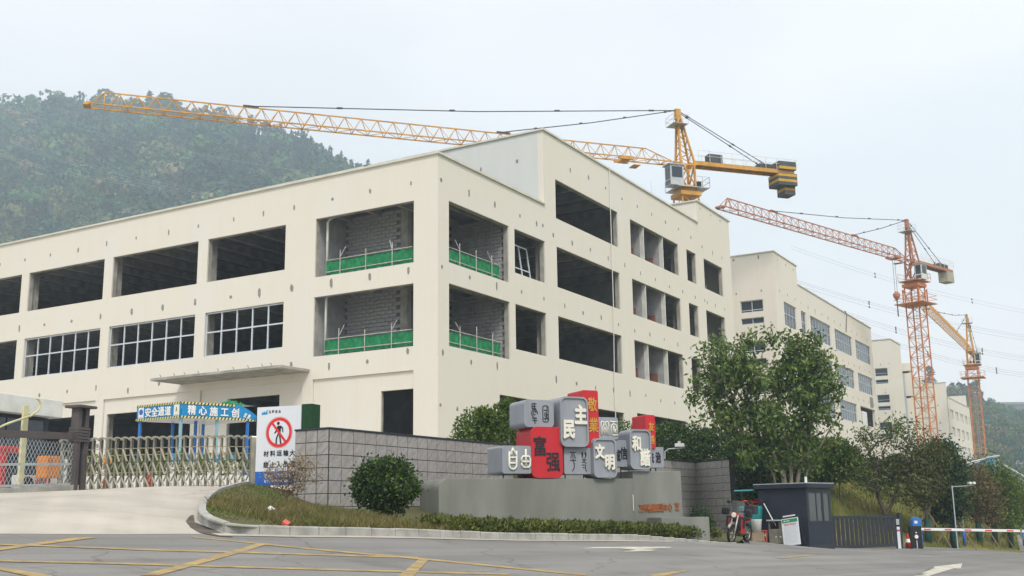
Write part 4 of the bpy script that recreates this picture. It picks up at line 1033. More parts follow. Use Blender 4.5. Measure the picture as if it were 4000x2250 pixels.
strokes(o, [[(4.76, .76), (4.79, .82), (4.82, .74), (4.79, .66)], [(4.88, .76), (4.91, .82), (4.94, .74), (4.91, .66)], [(4.79, .8), (4.79, .64)], [(4.91, .8), (4.91, .64)], [(4.78, .58), (4.93, .58)], [(4.855, .65), (4.855, .5)], [(4.78, .5), (4.86, .52), (4.93, .46)], [(4.78, .42), (4.9, .42), (4.9, .3), (4.93, .22)], [(4.8, .34), (4.86, .34)]], M['ink'], -.06, .013)
o = blk(5.09, 5.91, .02, 1.24, .10, .7, G_, .16, True, label='grey rimmed block with ivory characters for civility')
chars(o, [('文', 5.31, .83, .42), ('明', 5.66, .50, .46)], M['relief'], .11, .05, .022, .75)
o = blk(5.90, 6.46, .37, 1.21, -.10, .6, G_, .06, label='grey block with black brush characters for integrity')
chars(o, [('诚', 6.06, .72, .36), ('信', 6.31, .80, .38)], M['ink'], -.10, .015, .008, .68)
o = blk(6.42, 7.21, .28, 1.55, .08, .7, G_, .18, True, label='grey rimmed block with ivory characters for harmony')
chars(o, [('和', 6.67, 1.10, .46), ('諧', 6.96, .66, .52)], M['relief'], .09, .05, .02, .68)
o = blk(7.16, 7.52, .96, 2.04, -.10, .85, RD, .05, label='short red pillar block with gold characters for friendliness')
chars(o, [('友', 7.36, 1.66, .28), ('善', 7.37, 1.24, .28)], M['gold'], -.10, .02, .006, .7)
o = blk(7.18, 7.84, .35, 1.01, -.16, .5, G_, .04, label='grey block with black seal characters for rule of law')
chars(o, [('法', 7.36, .68, .34), ('治', 7.62, .68, .34)], M['ink'], -.16, .015, .012, .55)
for s_, z1 in ((2.2, .14), (2.85, .14), (4.3, .13), (4.95, .13), (6.0, .37), (6.3, .37), (6.6, .28), (7.4, .35), (7.6, .35)):
    MB().path([sp(s_, -.3, .0 if s_ < 6.5 else .236), sp(s_, -.3, z1 + .02)], .02, 6).build('support_rod', M['charcoal'], sc_)

# ================================================================ NO-PEDESTRIANS BOARD
bl = at(641, 1222, 33.0); brd = at(768, 1220, 32.4)
bx = (brd - bl); bx.z = 0; bx.normalize(); bn = Vector((bx.y, -bx.x, 0))
BW = 1.52; BH = 2.32
sg = thing('warning_board', (bl.x, bl.y, bl.z), 'white and blue no-pedestrians board with a struck-through walker beside the gate', 'sign')
def bp(a, b, d=0): return bl + bx * a + Vector((0, 0, b)) - bn * d
MB().prism([(0, 0), (BW, 0), (BW, BH), (0, BH)], lambda a, b, d: bp(a, b, d), 0, .05).build('panel', M['signwhite'], sg)
MB().prism([(0, 0), (BW, 0), (BW, .41), (0, .41)], lambda a, b, d: bp(a, b, d), -.003, -.0005).build('blue_band', M['signblue'], sg)
gt = MB().prism([(BW + .005, .05), (BW + .35, .05), (BW + .35, BH + .03), (BW + .005, BH + .03)], lambda a, b, d: bp(a, b, d), .02, .5).build('turf_side', M['turf'], sg)
for a in (.15, 1.3): MB().box(-.03, .03, -.03, .03, -.35, BH - .1, Matrix.Translation(bp(a, 0, .1))).build('leg', M['steel'], sg)
def ring(cx, cz, r0, r1, n=40):
    mb = MB()
    for i in range(n):
        a, b = 2 * math.pi * i / n, 2 * math.pi * (i + 1) / n
        mb.face([bp(cx + r0 * math.cos(a), cz + r0 * math.sin(a), -.004), bp(cx + r1 * math.cos(a), cz + r1 * math.sin(a), -.004), bp(cx + r1 * math.cos(b), cz + r1 * math.sin(b), -.004), bp(cx + r0 * math.cos(b), cz + r0 * math.sin(b), -.004)])
    return mb
CX, CZ, RR = .78, 1.545, .44
ring(CX, CZ, RR - .09, RR).build('red_ring', M['signred'], sg); ring(CX, CZ, RR + .012, RR + .022).build('red_ring', M['signred'], sg)
a = R(-50); dx_, dz_ = math.cos(a), math.sin(a)
MB().prism([(CX - dx_ * .37 - dz_ * .035 * s_, CZ - dz_ * .37 + dx_ * .035 * s_) for s_ in (1, -1)] + [(CX + dx_ * .37 - dz_ * .035 * s_, CZ + dz_ * .37 + dx_ * .035 * s_) for s_ in (-1, 1)], lambda a_, b_, d: bp(a_, b_, d), -.010, -.009).build('red_bar', M['signred'], sg)
wk = MB()
wk.prism([(CX - .03 + .05 * math.cos(t_), CZ + .27 + .05 * math.sin(t_)) for t_ in np.linspace(0, 2 * math.pi, 14)[:-1]], lambda a_, b_, d: bp(a_, b_, d), -.006, -.005)
for pts in ([(CX - .055, CZ + .20), (CX + .07, CZ + .20), (CX + .055, CZ - .06), (CX - .045, CZ - .06)], [(CX - .045, CZ - .04), (CX + .0, CZ - .05), (CX - .055, CZ - .18), (CX - .06, CZ - .34), (CX - .115, CZ - .34), (CX - .1, CZ - .16)], [(CX - .01, CZ - .04), (CX + .055, CZ - .04), (CX + .07, CZ - .18), (CX + .10, CZ - .34), (CX + .05, CZ - .34), (CX + .02, CZ - .18)],
            [(CX - .05, CZ + .20), (CX - .02, CZ + .14), (CX - .08, CZ + .02), (CX - .14, CZ - .04), (CX - .165, CZ - .01), (CX - .12, CZ + .05)], [(CX + .05, CZ + .20), (CX + .14, CZ + .14), (CX + .15, CZ + .0), (CX + .115, CZ + .0), (CX + .105, CZ + .11), (CX + .04, CZ + .13)]):
    wk.prism(pts, lambda a_, b_, d: bp(a_, b_, d), -.0065, -.0055)
wk.build('walker', M['ink'], sg)
def btext(txt, a0, b, h, m, step, bold=0):
    for i, ch in enumerate(txt):
        if ch != ' ': linkmesh('letter', text_mesh(ch, h, m, .002, bold), sg, frame3(bp(a0 + step * i, b, -.005), bx, bn))
btext('材料运输大门', .36, .93, .17, M['ink'], .225, .005)
btext('禁止人员通行', .36, .60, .17, M['ink'], .225, .005)
btext('重庆市玉罗实业有限公司', .36, .285, .10, M['signwhite'], .115, .003)
btext('智丁山制造产业园施工项目部', .36, .12, .075, M['signwhite'], .092, .002)
btext('玉罗实业', .44, 2.17, .085, M['ink'], .115, .002)
MB().prism([(.16, 2.12), (.2, 2.2), (.22, 2.14), (.26, 2.2), (.29, 2.15), (.36, 2.25), (.36, 2.1), (.16, 2.09)], lambda a_, b_, d: bp(a_, b_, d), -.006, -.005).build('logo', M['blue'], sg)
MB().prism([(.36, .2), (1.4, .2), (1.4, .208), (.36, .208)], lambda a_, b_, d: bp(a_, b_, d), -.006, -.005).build('rule_line', M['signwhite'], sg)

# ================================================================ RETRACTABLE STEEL GATE
gL = at(150, 1245, 33.4); gR = at(628, 1231, 34.3)
gv = Vector((gR.x - gL.x, gR.y - gL.y, 0)); GLN = gv.length; gv.normalize(); gn = Vector((gv.y, -gv.x, 0))
GH = 1.66
ga = thing('retractable_gate', (gL.x, gL.y, g(gL.x, gL.y)), 'stainless steel folding lattice gate stretched across the driveway', 'gate')
NG = 25; gst = GLN / NG
def gp_(a, d, z):
    p = gL + gv * a - gn * d; return Vector((p.x, p.y, g(p.x, p.y) + .02 + z))
post_me = MB().box(-.026, .026, -.03, .03, 0.03, GH - .06).mesh('post', M['ssdark'], bevel=.006)
hood = MB()
for k in range(8):
    t0, t1 = k / 8, (k + 1) / 8
    f = lambda t: (gst * (t - .42), GH - .10 + .11 * math.sin(math.pi * (.15 + .6 * t)))
    (xa, za), (xb, zb) = f(t0), f(t1)
    n0 = len(hood.v); hood.v += [(xa, -.16, za), (xb, -.16, zb), (xb, .16, zb), (xa, .16, za), (xa, -.16, za - .05), (xb, -.16, zb - .05), (xb, .16, zb - .05), (xa, .16, za - .05)]
    hood.f += [tuple(n0 + i for i in q) for q in ((0, 1, 2, 3), (4, 7, 6, 5), (0, 4, 5, 1), (3, 2, 6, 7))]
hood_me = hood.mesh('arch_cap', M['ss'])
zig = [MB().bar((-gst / 2, 0, za), (gst * .12, 0, zb), .030, .05).mesh('lattice_bar', M['ssbar']) for za, zb in ((1.28, .92), (.86, .50), (.42, .14))]
zag = [MB().bar((gst * .12, .0, za), (-gst * .3, 0, zb), .026, .045).mesh('lattice_bar', M['ssdark']) for za, zb in ((.92, .70), (.50, .28))]
rodm = [MB().path([(-gst / 2, 0, z), (gst / 2, 0, z)], .012, 6).mesh('cross_rod', M['ssbar']) for z in (1.30, 1.10, .58, .12)]
whm = MB().lathe([(.05, -.02), (.06, 0), (.05, .02)], (0, 0, 0), 12, Matrix.Rotation(R(90), 3, 'X').to_4x4()).mesh('wheel', M['coral'])
for i in range(NG + 1):
    for d in (-.15, .15):
        linkmesh('post', post_me, ga, frame3(gp_(i * gst, d, 0), gv, gn))
    linkmesh('arch_cap', hood_me, ga, frame3(gp_(i * gst, 0, 0), gv, gn))
    if i < NG:
        for d in (-.19,):
            T = frame3(gp_((i + .5) * gst, d, 0), gv, gn)
            for z_ in zig: linkmesh('lattice_bar', z_, ga, T)
            for z_ in zag: linkmesh('lattice_bar', z_, ga, T @ Matrix.Translation((gst * .3, .05, 0)))
        T = frame3(gp_((i + .5) * gst, -.16, 0), gv, gn)
        for z_ in rodm: linkmesh('cross_rod', z_, ga, T)
    if i % 2 == 0: linkmesh('wheel', whm, ga, frame3(gp_(i * gst, -.22, .055), gv, gn))
hd = MB().box(0.02, .62, -.2, .2, .05, GH - .02, frame3(gp_(GLN, 0, 0), gv, gn)).build('motor_head', M['ss'], ga, bevel=.02)
MB().box(.2, .55, -.215, -.201, .95, 1.25, frame3(gp_(GLN, 0, 0), gv, gn)).build('display', M['black'], hd)
MB().box(.28, .5, -.225, -.216, 1.0, 1.12, frame3(gp_(GLN, 0, 0), gv, gn)).build('display_digits', M['coral'], hd)

# ================================================================ CHAIN-LINK SIDE FENCE AND POST
fl = Vector((*plan(-60, 29.6), 0)); fr_ = Vector((*plan(186, 33.1), 0))
fv = (fr_ - fl); FLN = fv.length; fv.normalize(); fn = Vector((fv.y, -fv.x, 0))
zf = (g(fl.x, fl.y) + g(fr_.x, fr_.y)) / 2
fe = thing('mesh_fence', (fl.x, fl.y, zf), 'brown chain-link fence panel left of the folding gate', 'fence')
FT = at(80, 1106, 31.3).z
def fp(a, d, z): p = fl + fv * a - fn * d; return Vector((p.x, p.y, z))
MB().bar(fp(0, 0, FT + .08), fp(FLN - .1, 0, at(176, 1098, 33).z), .10, .20).build('top_rail', M['brown'], fe)
for zz in (at(80, 1172, 31.3).z, at(80, 1225, 31.3).z): MB().bar(fp(0, .04, zz - .03), fp(FLN - .2, .04, zz + .12), .05, .07).build('rail', M['steel'], fe)
wm = MB(); zb0 = zf + .28; zt0 = FT
hgt = zt0 - zb0; sp_ = .14
k = -int(hgt / sp_) - 1
while k * sp_ < FLN:
    for sgn in (1, -1):
        a0 = k * sp_; pts = [(a0, zb0), (a0 + hgt * .62, zt0)] if sgn > 0 else [(a0 + hgt * .62, zb0), (a0, zt0)]
        (x0, z0), (x1, z1) = pts
        def cl(x0, z0, x1, z1):
            for lim in (0, FLN - .12):
                pass
            if max(x0, x1) < 0 or min(x0, x1) > FLN - .12: return None
            for _ in range(2):
                if x0 < 0: z0 += (z1 - z0) * (-x0) / (x1 - x0); x0 = 0
                if x0 > FLN - .12: z0 += (z1 - z0) * (FLN - .12 - x0) / (x1 - x0); x0 = FLN - .12
                x0, z0, x1, z1 = x1, z1, x0, z0
            return x0, z0, x1, z1
        c_ = cl(x0, z0, x1, z1)
        if c_: wm.bar(fp(c_[0], -.02 * sgn * .4, c_[1]), fp(c_[2], -.02 * sgn * .4, c_[3]), .0075)
    k += 1
wm.build('wire_mesh', M['steel'], fe, kind='stuff')
kb = MB()
for i in range(9):
    a0, a1 = i * FLN / 9, (i + 1) * FLN / 9 - .012
    T = frame3(fp((a0 + a1) / 2, 0, g(*fp((a0 + a1) / 2, 0, 0)[:2]) + .1), fv, fn)
    MB().box(-(a1 - a0) / 2, (a1 - a0) / 2, -.12, .12, -.2, .19, T).build('footing_block', M['concrete'], fe, bevel=.01)
gpz = thing('gate_post', (fr_.x, fr_.y, g(fr_.x, fr_.y)), 'brown steel gate post with a flat cap between mesh fence and folding gate', 'post')
gz_ = g(fr_.x, fr_.y); PT = at(200, 1022, 33.2).z
for da in (-.16, .16): MB().box(da - .075, da + .075, -.14, .14, -.1, PT - gz_ - .08, frame3((fr_.x, fr_.y, gz_), fv, fn)).build('channel', M['brown'], gpz, bevel=.01)
MB().box(-.085, .085, -.06, .06, -.1, PT - gz_ - .1, frame3((fr_.x, fr_.y, gz_), fv, fn)).build('web', M['charcoal'], gpz)
MB().box(-.36, .36, -.3, .3, PT - gz_ - .079, PT - gz_, frame3((fr_.x, fr_.y, gz_), fv, fn)).build('cap', M['brown'], gpz, bevel=.01)
for k in range(5): MB().box(-.27, .27, -.17, .17, 1.55 + k * .09, 1.62 + k * .09, frame3((fr_.x, fr_.y, gz_), fv, fn)).build('strap', M['brown'], gpz)

# ================================================================ THINGS BEHIND THE SIDE FENCE
def foot3(u, D): return foot(u, D)
kx = foot(20, 40); 
kio = thing('site_cabin', (kx.x, kx.y, kx.z), 'dark glazed guard cabin with a white fascia behind the mesh fence', 'cabin')
cL = Vector((*plan(-130, 37), 0)); cR = Vector((*plan(120, 41.5), 0)); cv = (cR - cL).normalized(); cn = Vector((cv.y, -cv.x, 0)); cl_ = (cR - cL).length
ztop = at(60, 992, 39).z; zfas = at(60, 1038, 39).z
Tc = frame3((cL.x, cL.y, 0), cv, cn)
MB().box(0, cl_ - .25, 0.05, 3.0, kx.z - .3, zfas - .02, Tc).build('cabin_body', M['navy'], kio)
MB().box(-.2, cl_, -.35, 3.4, zfas, ztop, Tc).build('fascia', M['offwhite'], kio, bevel=.03)
for i in range(4):
    a0 = .4 + i * (cl_ - .9) / 4
    MB().box(a0, a0 + (cl_ - 1.2) / 4, 0.01, .04, kx.z + .9, zfas - .15, Tc).build('window', M['glass_dark'], kio)
    MB().box(a0, a0 + (cl_ - 1.2) / 4, -.01, .008, zfas - .75, zfas - .70, Tc).build('transom', M['alu_grey'], kio)
p = foot(57, 34.6)
ac = thing('air_conditioner', p, 'white outdoor air-conditioner unit behind the mesh fence', 'air conditioner')
Ta = frame3(p, fv, fn)
MB().box(-.42, .42, -.16, .16, .08, .66, Ta).build('casing', M['offwhite'], ac, bevel=.02)
MB().lathe([(.25, -.01), (.25, .012)], (0, 0, 0), 24, None).v
fm_ = MB(); fm_.lathe([(.245, 0), (.25, .02), (.2, .025)], (0, 0, 0), 24, Matrix.Rotation(R(90), 4, 'X'))
fo = linkmesh('fan_grille', fm_.mesh('fan_grille', M['black']), ac, Ta @ Matrix.Translation((-.08, -.162, .37)))
for k in range(3): linkmesh('fan_blade', MB().box(-.03, .03, -.004, .004, .03, .19).mesh('fan_blade', M['charcoal']), ac, Ta @ Matrix.Translation((-.08, -.192, .37)) @ Matrix.Rotation(R(120 * k), 4, 'Y'))
for a_ in (-.3, .3): MB().box(a_ - .04, a_ + .04, -.14, .14, 0, .08, Ta).build('foot', M['black'], ac)
MB().box(.24, .38, -.166, -.161, .4, .52, Ta).build('sticker', M['redp'], ac)
p = foot(113, 34.4)
oc = thing('orange_site_box', p, 'orange electrical distribution box on red legs behind the mesh fence', 'electrical box')
To = frame3(p, fv, fn)
MB().box(-.3, .3, -.2, .2, .55, 1.22, To).build('box', M['orange'], oc, bevel=.02)
for k in range(3): MB().box(-.22, -.08, -.206, -.2005, 1.02 + k * .05, 1.035 + k * .05, To).build('vent_slot', M['brown'], oc)
for a_ in (-.26, .26):
    for b_ in (-.16, .16): MB().bar(To @ Vector((a_, b_, .55)), To @ Vector((a_ * 1.15, b_ * 1.2, 0)), .04).build('leg', M['redp'], oc)
p = foot(12, 34.0)
rs = thing('red_site_tank', p, 'red painted steel stand with cross bar behind the mesh fence', 'stand')
Tr = frame3(p, fv, fn)
MB().box(-.42, -.24, -.15, .15, 0, 1.35, Tr).build('body', M['redp'], rs, bevel=.03); MB().box(-.5, .42, -.12, .12, 1.36, 1.56, Tr).build('cross_bar', M['redp'], rs, bevel=.03)
p = foot(44, 33.4)
ps = thing('timber_post', p, 'pale timber post with a looped cream hose behind the mesh fence', 'post')
Tp = frame3(p, fv, fn)
MB().box(-.1, .1, -.04, .04, -.1, 2.75, Tp).build('board', M['hose'], ps)
MB().path([Tp @ Vector(q) for q in ((-1.6, -.1, 1.8), (-.8, -.12, 2.15), (.1, -.12, 2.45), (.42, -.1, 2.65), (.5, -.1, 2.85), (.4, -.1, 2.98), (.3, -.1, 3.0))], .035, 7).build('hose', M['hose'], ps, smooth=True)
p = foot(152, 35.5)
wb = thing('white_board', p, 'plain white boarding panel standing behind the mesh fence', 'panel')
MB().box(-.75, .55, 0, .04, 0, 1.15, frame3(p, fv, fn)).build('sheet', M['white'], wb)
for a_ in (-.5, .3): MB().bar(frame3(p, fv, fn) @ Vector((a_, .05, 1.0)), frame3(p, fv, fn) @ Vector((a_, .6, 0)), .05).build('prop', M['stake'], wb)

# ================================================================ BLUE SAFETY SHELTER IN THE YARD
def shelter():
    c = at(455, 1051, 50.0); l = at(344, 1062, 51.6); r_ = at(642, 1062, 52.4)
    z0 = c.z; a = Vector((l.x, l.y, z0)); b = Vector((c.x, c.y, z0)); d = Vector((r_.x, r_.y, z0))
    H = .74
    t = thing('safety_shelter', (c.x, c.y, g(c.x, c.y)), 'blue safety-passage shelter with hazard-striped fascia behind the folding gate', 'shelter')
    back = a + (d - b)
    mb = MB().face([a, b, d, back]).face([p + Vector((0, 0, H)) for p in (a, b, d, back)])
    mb.build('roof_sheet', M['signwhite'], t)
    for p, q, nm in ((a, b, 'left'), (b, d, 'right')):
        e = (q - p); L = e.length; e.normalize(); n = Vector((e.y, -e.x, 0))
        T = frame3(p, e, n)
        wob = MB(); N = 14
        for i in range(N):
            f0, f1 = i / N, (i + 1) / N
            zt = lambda f: H - (.5 * max(0, (f - .72) / .28) ** 1.6 if nm == 'right' else 0)
            dy = lambda f: -.03 - (.12 * max(0, (f - .72) / .28) if nm == 'right' else 0)
            wob.face([T @ Vector((f0 * L, dy(f0) * .3, .0)), T @ Vector((f1 * L, dy(f1) * .3, .0)), T @ Vector((f1 * L, dy(f1), zt(f1))), T @ Vector((f0 * L, dy(f0), zt(f0)))])
        fo = wob.build('fascia', M['blue'], t)
        for zb, lim in ((H - .10, .70 if nm == 'right' else 1), (0.0, 1)):
            MB().box(0, L * lim, -.060, -.045, zb, zb + .10, T).build('hazard_strip', M['hazyellow'], fo)
            hz = MB(); x = .03
            while x < L * lim - .06:
                hz.face([T @ Vector((x, -.064, zb)), T @ Vector((x + .07, -.064, zb)), T @ Vector((x + .12, -.064, zb + .10)), T @ Vector((x + .05, -.064, zb + .10))]); x += .17
            hz.build('hazard_stripes', M['black'], fo, kind='stuff')
        if nm == 'left':
            for i, ch in enumerate('安全通道'): linkmesh('letter', text_mesh(ch, .42, M['white'], .004, .014), fo, T @ Matrix.Translation((L * (.27 + .15 * i), -.05, H * .5)) @ Matrix.Diagonal((L * .15 / .47, 1, 1, 1)))
            for a0, m_ in ((.05, M['signblue']), (.855, M['hazyellow'])):
                MB().box(L * a0, L * (a0 + .12), -.05, -.046, .12, H - .12, T).build('label_plate', M['white'], fo)
                if a0 < .5: MB().lathe([(.11, 0), (.11, .004)], (0, 0, 0), 18, None); linkmesh('helmet_mark', MB().lathe([(L * .045, 0), (L * .045, .004)], (0, 0, 0), 18, Matrix.Rotation(R(90), 4, 'X')).mesh('helmet_mark', m_), fo, T @ Matrix.Translation((L * (a0 + .06), -.051, H * .55)))
                else:
                    MB().prism([(L * (a0 + .015), .27), (L * (a0 + .105), .27), (L * (a0 + .06), .58)], lambda x_, z_, d_: T @ Vector((x_, -.052 - d_, z_)), 0, .002).build('warning_mark', M['hazyellow'], fo)
                    MB().box(L * (a0 + .053), L * (a0 + .067), -.058, -.055, .33, .5, T).build('warning_bang', M['black'], fo)
                MB().box(L * (a0 + .02), L * (a0 + .10), -.054, -.051, .15, .19, T).build('caption', M['steel'], fo)
        else:
            for i, ch in enumerate('精心施工创'): linkmesh('letter', text_mesh(ch, .42, M['white'], .004, .014), fo, T @ Matrix.Translation((L * (.13 + .145 * i), -.06 - (.03 if i == 4 else 0), H * (.52 - .015 * i))) @ Matrix.Diagonal((.9, 1, 1, 1)))
            for i, ch in enumerate('优质'): linkmesh('letter', text_mesh(ch, .22, M['white'], .004, .01), fo, T @ Matrix.Translation((L * (.845 + .05 * i), -.11, H * (.34 - .08 * i))) @ Matrix.Rotation(R(25), 4, 'Y') @ Matrix.Diagonal((.6, 1, 1, 1)))
    for p, m_ in ((a.lerp(b, .02), M['bluepole']), (b + (a - b) * .02, M['skyblue']), (b.lerp(d, .5), M['skyblue']), (b.lerp(d, .93), M['bluepole']), (a.lerp(back, .45), M['bluepole']), (a.lerp(back, .9), M['bluepole']), (b.lerp(back, .45), M['bluepole'])):
        q = p - (p - (a + d) / 2).normalized() * .12
        MB().box(q.x - .055, q.x + .055, q.y - .055, q.y + .055, g(q.x, q.y) - .1, z0, None).build('post', m_, t)
    # crumpled green tarp on the right corner
    tp = thing('green_tarp', d + Vector((0, 0, H + .1)), 'crumpled green tarpaulin heaped on the end of the blue shelter', 'tarpaulin')
    me = MB(); c0 = b.lerp(d, .82) + (back - d) * .25 + Vector((0, 0, H)); N = 14; rt_ = random.Random(4); hg = [[max(0, (1 - ((i - 7) / 7) ** 2) * (1 - ((k - 7) / 7) ** 2)) * rt_.uniform(.0, .30) for k in range(N + 1)] for i in range(N + 1)]
    V = [c0 + Vector(((i - 7) * .10 + rt_.uniform(-.04, .04), (k - 7) * .09 + rt_.uniform(-.04, .04), hg[i][k] + .01)) for i in range(N + 1) for k in range(N + 1)]
    me.v = [tuple(v) for v in V]; me.f = [(i * (N + 1) + k, (i + 1) * (N + 1) + k, (i + 1) * (N + 1) + k + 1, i * (N + 1) + k + 1) for i in range(N) for k in range(N)]
    me.build('sheet', M['tarp'], tp)
shelter()
# planters, cones and extinguisher stands seen through the gate
def planter(u, D, w, lab, seed):
    p = foot(u, D); t = thing('planter', p, lab, 'planter', 'white planter troughs behind the gate')
    MB().box(-w / 2, w / 2, -.25, .25, -.05, .55, frame3(p, gv, gn)).build('trough', M['offwhite'], t, bevel=.03)
    return p, w
PLANTERS = [planter(230, 40, 2.0, 'white planter trough nearest the gate post, seen through the folding gate', 1), planter(340, 40.5, 2.2, 'second white planter trough from the gate post, seen through the folding gate', 2), planter(450, 41, 2.2, 'white planter trough under the shelter corner, seen through the folding gate', 3), planter(560, 41.5, 2.2, 'white planter trough nearest the warning board, seen through the folding gate', 4)]
for (u, lab) in ((261, 'slim red traffic cone by the gate post behind the folding gate'), (370, 'slim red traffic cone behind the middle of the folding gate')):
    p = foot(u, 36.0); t = thing('traffic_cone', p, lab, 'traffic cone', 'red cones behind the gate')
    MB().lathe([(.06, .04), (.12, .042), (.045, .68), (.03, .70)], p, 14).build('cone', M['redp'], t, smooth=True); MB().box(p.x - .17, p.x + .17, p.y - .17, p.y + .17, p.z, p.z + .04).build('base', M['rubber'], t)
p = foot(262, 39.2); t = thing('yellow_light_box', p, 'small yellow warning lamp on a pole behind the folding gate', 'lamp')
MB().path([p, p + Vector((0, 0, 1.0))], .02, 6).build('pole', M['steel'], t); MB().box(p.x - .12, p.x + .12, p.y - .1, p.y + .1, p.z + 1.0, p.z + 1.22).build('lamp_box', M['orange'], t, bevel=.02)
for u, D, nm in ((470, 43.5, 'left'), (535, 43.5, 'right')):
    p = foot(u, D); t = thing('water_barrier', p, 'blue and white plastic barrier ' + ('below the shelter corner post' if nm == 'left' else 'behind the right half of the folding gate'), 'barrier', 'plastic barriers in the yard')
    T = frame3(p, gv, gn); MB().prism([(-.3, 0), (.3, 0), (.16, .35), (.12, 1.0), (-.12, 1.0), (-.16, .35)], lambda a_, b_, d_: T @ Vector((d_, a_, b_)), -.9, .9).build('body', M['offwhite'], t, bevel=.02)
    for k in (-.5, .1, .6): MB().box(k - .16, k + .16, -.14, -.11, 1.02, 1.3, T).build('flag', M['blue'], t)
# ================================================================ TOWER CRANES
def lattice_box(mb, w, h, m_bay, chord, brace, z0=0.0):
    """a square lattice tower length along z"""
    c = [(-w / 2, -w / 2), (w / 2, -w / 2), (w / 2, w / 2), (-w / 2, w / 2)]
    for x, y in c: mb.bar((x, y, z0), (x, y, z0 + h), chord)
    n = max(1, round(h / m_bay)); b = h / n
    for k in range(n):
        za, zb = z0 + k * b, z0 + (k + 1) * b
        for i in range(4):
            p, q = c[i], c[(i + 1) % 4]
            if (k + i) % 2: p, q = q, p
            mb.bar((*p, za), (*q, zb), brace)
            mb.bar((*p, za), (*q, za), brace)
    return mb
def crane(name, label, mx, my, zg, zj, jib_dir, jl, cj, apex, mcol, mmast, big=False, cab='left', mast_seg=2.8, mw=1.75, th=1.0):
    t = thing('tower_crane', (mx, my, zg), label, 'crane', 'tower cranes')
    e = Vector((math.cos(jib_dir), math.sin(jib_dir), 0)); n = Vector((-e.y, e.x, 0))
    T = Matrix(((e.x, n.x, 0, mx), (e.y, n.y, 0, my), (0, 0, 1, 0), (0, 0, 0, 1)))
    W = lambda a, b, z: T @ Vector((a, b, z))
    def tb(mb, nm, m, par=t, sm=False):
        mb.v = [tuple(T @ Vector(v)) for v in mb.v]; return mb.build(nm, m, par, sm)
    top = zj - 3.6
    nseg = int((top - zg) / mast_seg); z = top - nseg * mast_seg
    seg = lattice_box(MB(), mw, mast_seg, mast_seg / 2, .17 * th, .075 * th).mesh('mast_section', mmast)
    for k in range(nseg): linkmesh('mast_section', seg, t, T @ Matrix.Translation((0, 0, z + k * mast_seg)))
    for dx in (-.25, .25):
        pass
    ld = MB()
    for y in (-.2, .2): ld.bar((-.3, y, z), (-.3, y, top), .04)
    for k in range(int((top - z) / .4)): ld.bar((-.3, -.2, z + k * .4), (-.3, .2, z + k * .4), .025)
    tb(ld, 'ladder', M['steel'])
    # slewing unit
    tb(MB().box(-mw * .62, mw * .62, -mw * .62, mw * .62, top, top + .45), 'slewing_ring', mmast)
    tb(MB().lathe([(mw * .55, 0), (mw * .62, .25), (mw * .5, .7)], (0, 0, top + .46), 20), 'turntable', mcol)
    fr = MB()
    for x in (-.75, .75):
        for y in (-.75, .75): fr.bar((x, y, top + 1.1), (x * .95, y * .95, zj + .2), .2)
    for y in (-.75, .75): fr.bar((-.75, y, top + 1.2), (.75, y, zj), .12); fr.bar((.75, y, top + 1.2), (-.75, y, zj), .12); fr.bar((-.75, y, zj - .2), (.75, y, zj - .2), .16)
    for x in (-.75, .75): fr.bar((x, -.75, top + 1.2), (x, .75, zj), .12)
    tb(fr, 'slewing_frame', mcol)
    # apex frame: upright on the jib side, leaning on the counter side
    ap = MB(); A0 = (.55, 0, zj + apex)
    for y in (-.62, .62):
        ap.bar((.75, y, zj - .2), (.62, y * .12, zj + apex), .2); ap.bar((-.95, y, zj - .2), (.45, y * .12, zj + apex - .1), .18)
    nb = 8
    for k in range(nb):
        f0, f1 = k / nb, (k + 1) / nb
        P = lambda f, s, y: Vector((.75 + (.62 - .75) * f, y * (1 - .88 * f), zj - .2 + (apex + .2) * f)) if s else Vector((-.95 + 1.4 * f, y * (1 - .88 * f), zj - .2 + (apex + .1) * f))
        for y in (-.62, .62):
            a, b = P(f0, k % 2, y), P(f1, (k + 1) % 2, y); ap.bar(a, b, .075)
        for s in (0, 1): ap.bar(P(f0, s, -.62 if k % 2 else .62), P(f1, s, .62 if k % 2 else -.62), .075)
    tb(ap, 'apex_frame', mcol)
    tb(MB().box(.25, .85, -.2, .2, zj + apex - 1.0, zj + apex + .15), 'apex_head', mcol)
    # apex platform
    pf = MB(); zp = zj + apex - 1.7
    pf.box(-.2, 1.5, -.9, .9, zp, zp + .05)
    for x, y in ((-.2, -.9), (1.5, -.9), (1.5, .9), (-.2, .9)): pf.bar((x, y, zp), (x, y, zp + 1.0), .035)
    for zz in (.5, 1.0):
        for p, q in (((-.2, -.9), (1.5, -.9)), ((1.5, -.9), (1.5, .9)), ((1.5, .9), (-.2, .9))): pf.bar((*p, zp + zz), (*q, zp + zz), .03)
    tb(pf, 'apex_platform', M['steel'])
    # jib: triangular truss, one top chord
    jb = MB(); hj, wj, bay = 1.35, 1.3, 1.55; n_b = int(jl / bay); x0 = 1.0
    z0 = zj
    for y in (-wj / 2, wj / 2): jb.bar((x0 - .3, y, z0), (jl, y, z0), .13 * th)
    jb.bar((x0 + bay * 2.2, 0, z0 + hj), (jl - 1.2, 0, z0 + hj), .13 * th)
    jb.bar((x0 + bay * 2.2, 0, z0 + hj), (x0, 0, z0 + .1), .1 * th)
    for y in (-wj / 2, wj / 2): jb.bar((jl - 1.2, 0, z0 + hj), (jl, y, z0), .08 * th); jb.bar((jl - 1.2, 0, z0 + hj), (jl - 1.2, y, z0), .08 * th)
    jb.bar((jl, -wj / 2, z0), (jl, wj / 2, z0), .12 * th); jb.box(jl - .1, jl + .5, -.5, .5, z0 - .1, z0 + .12)
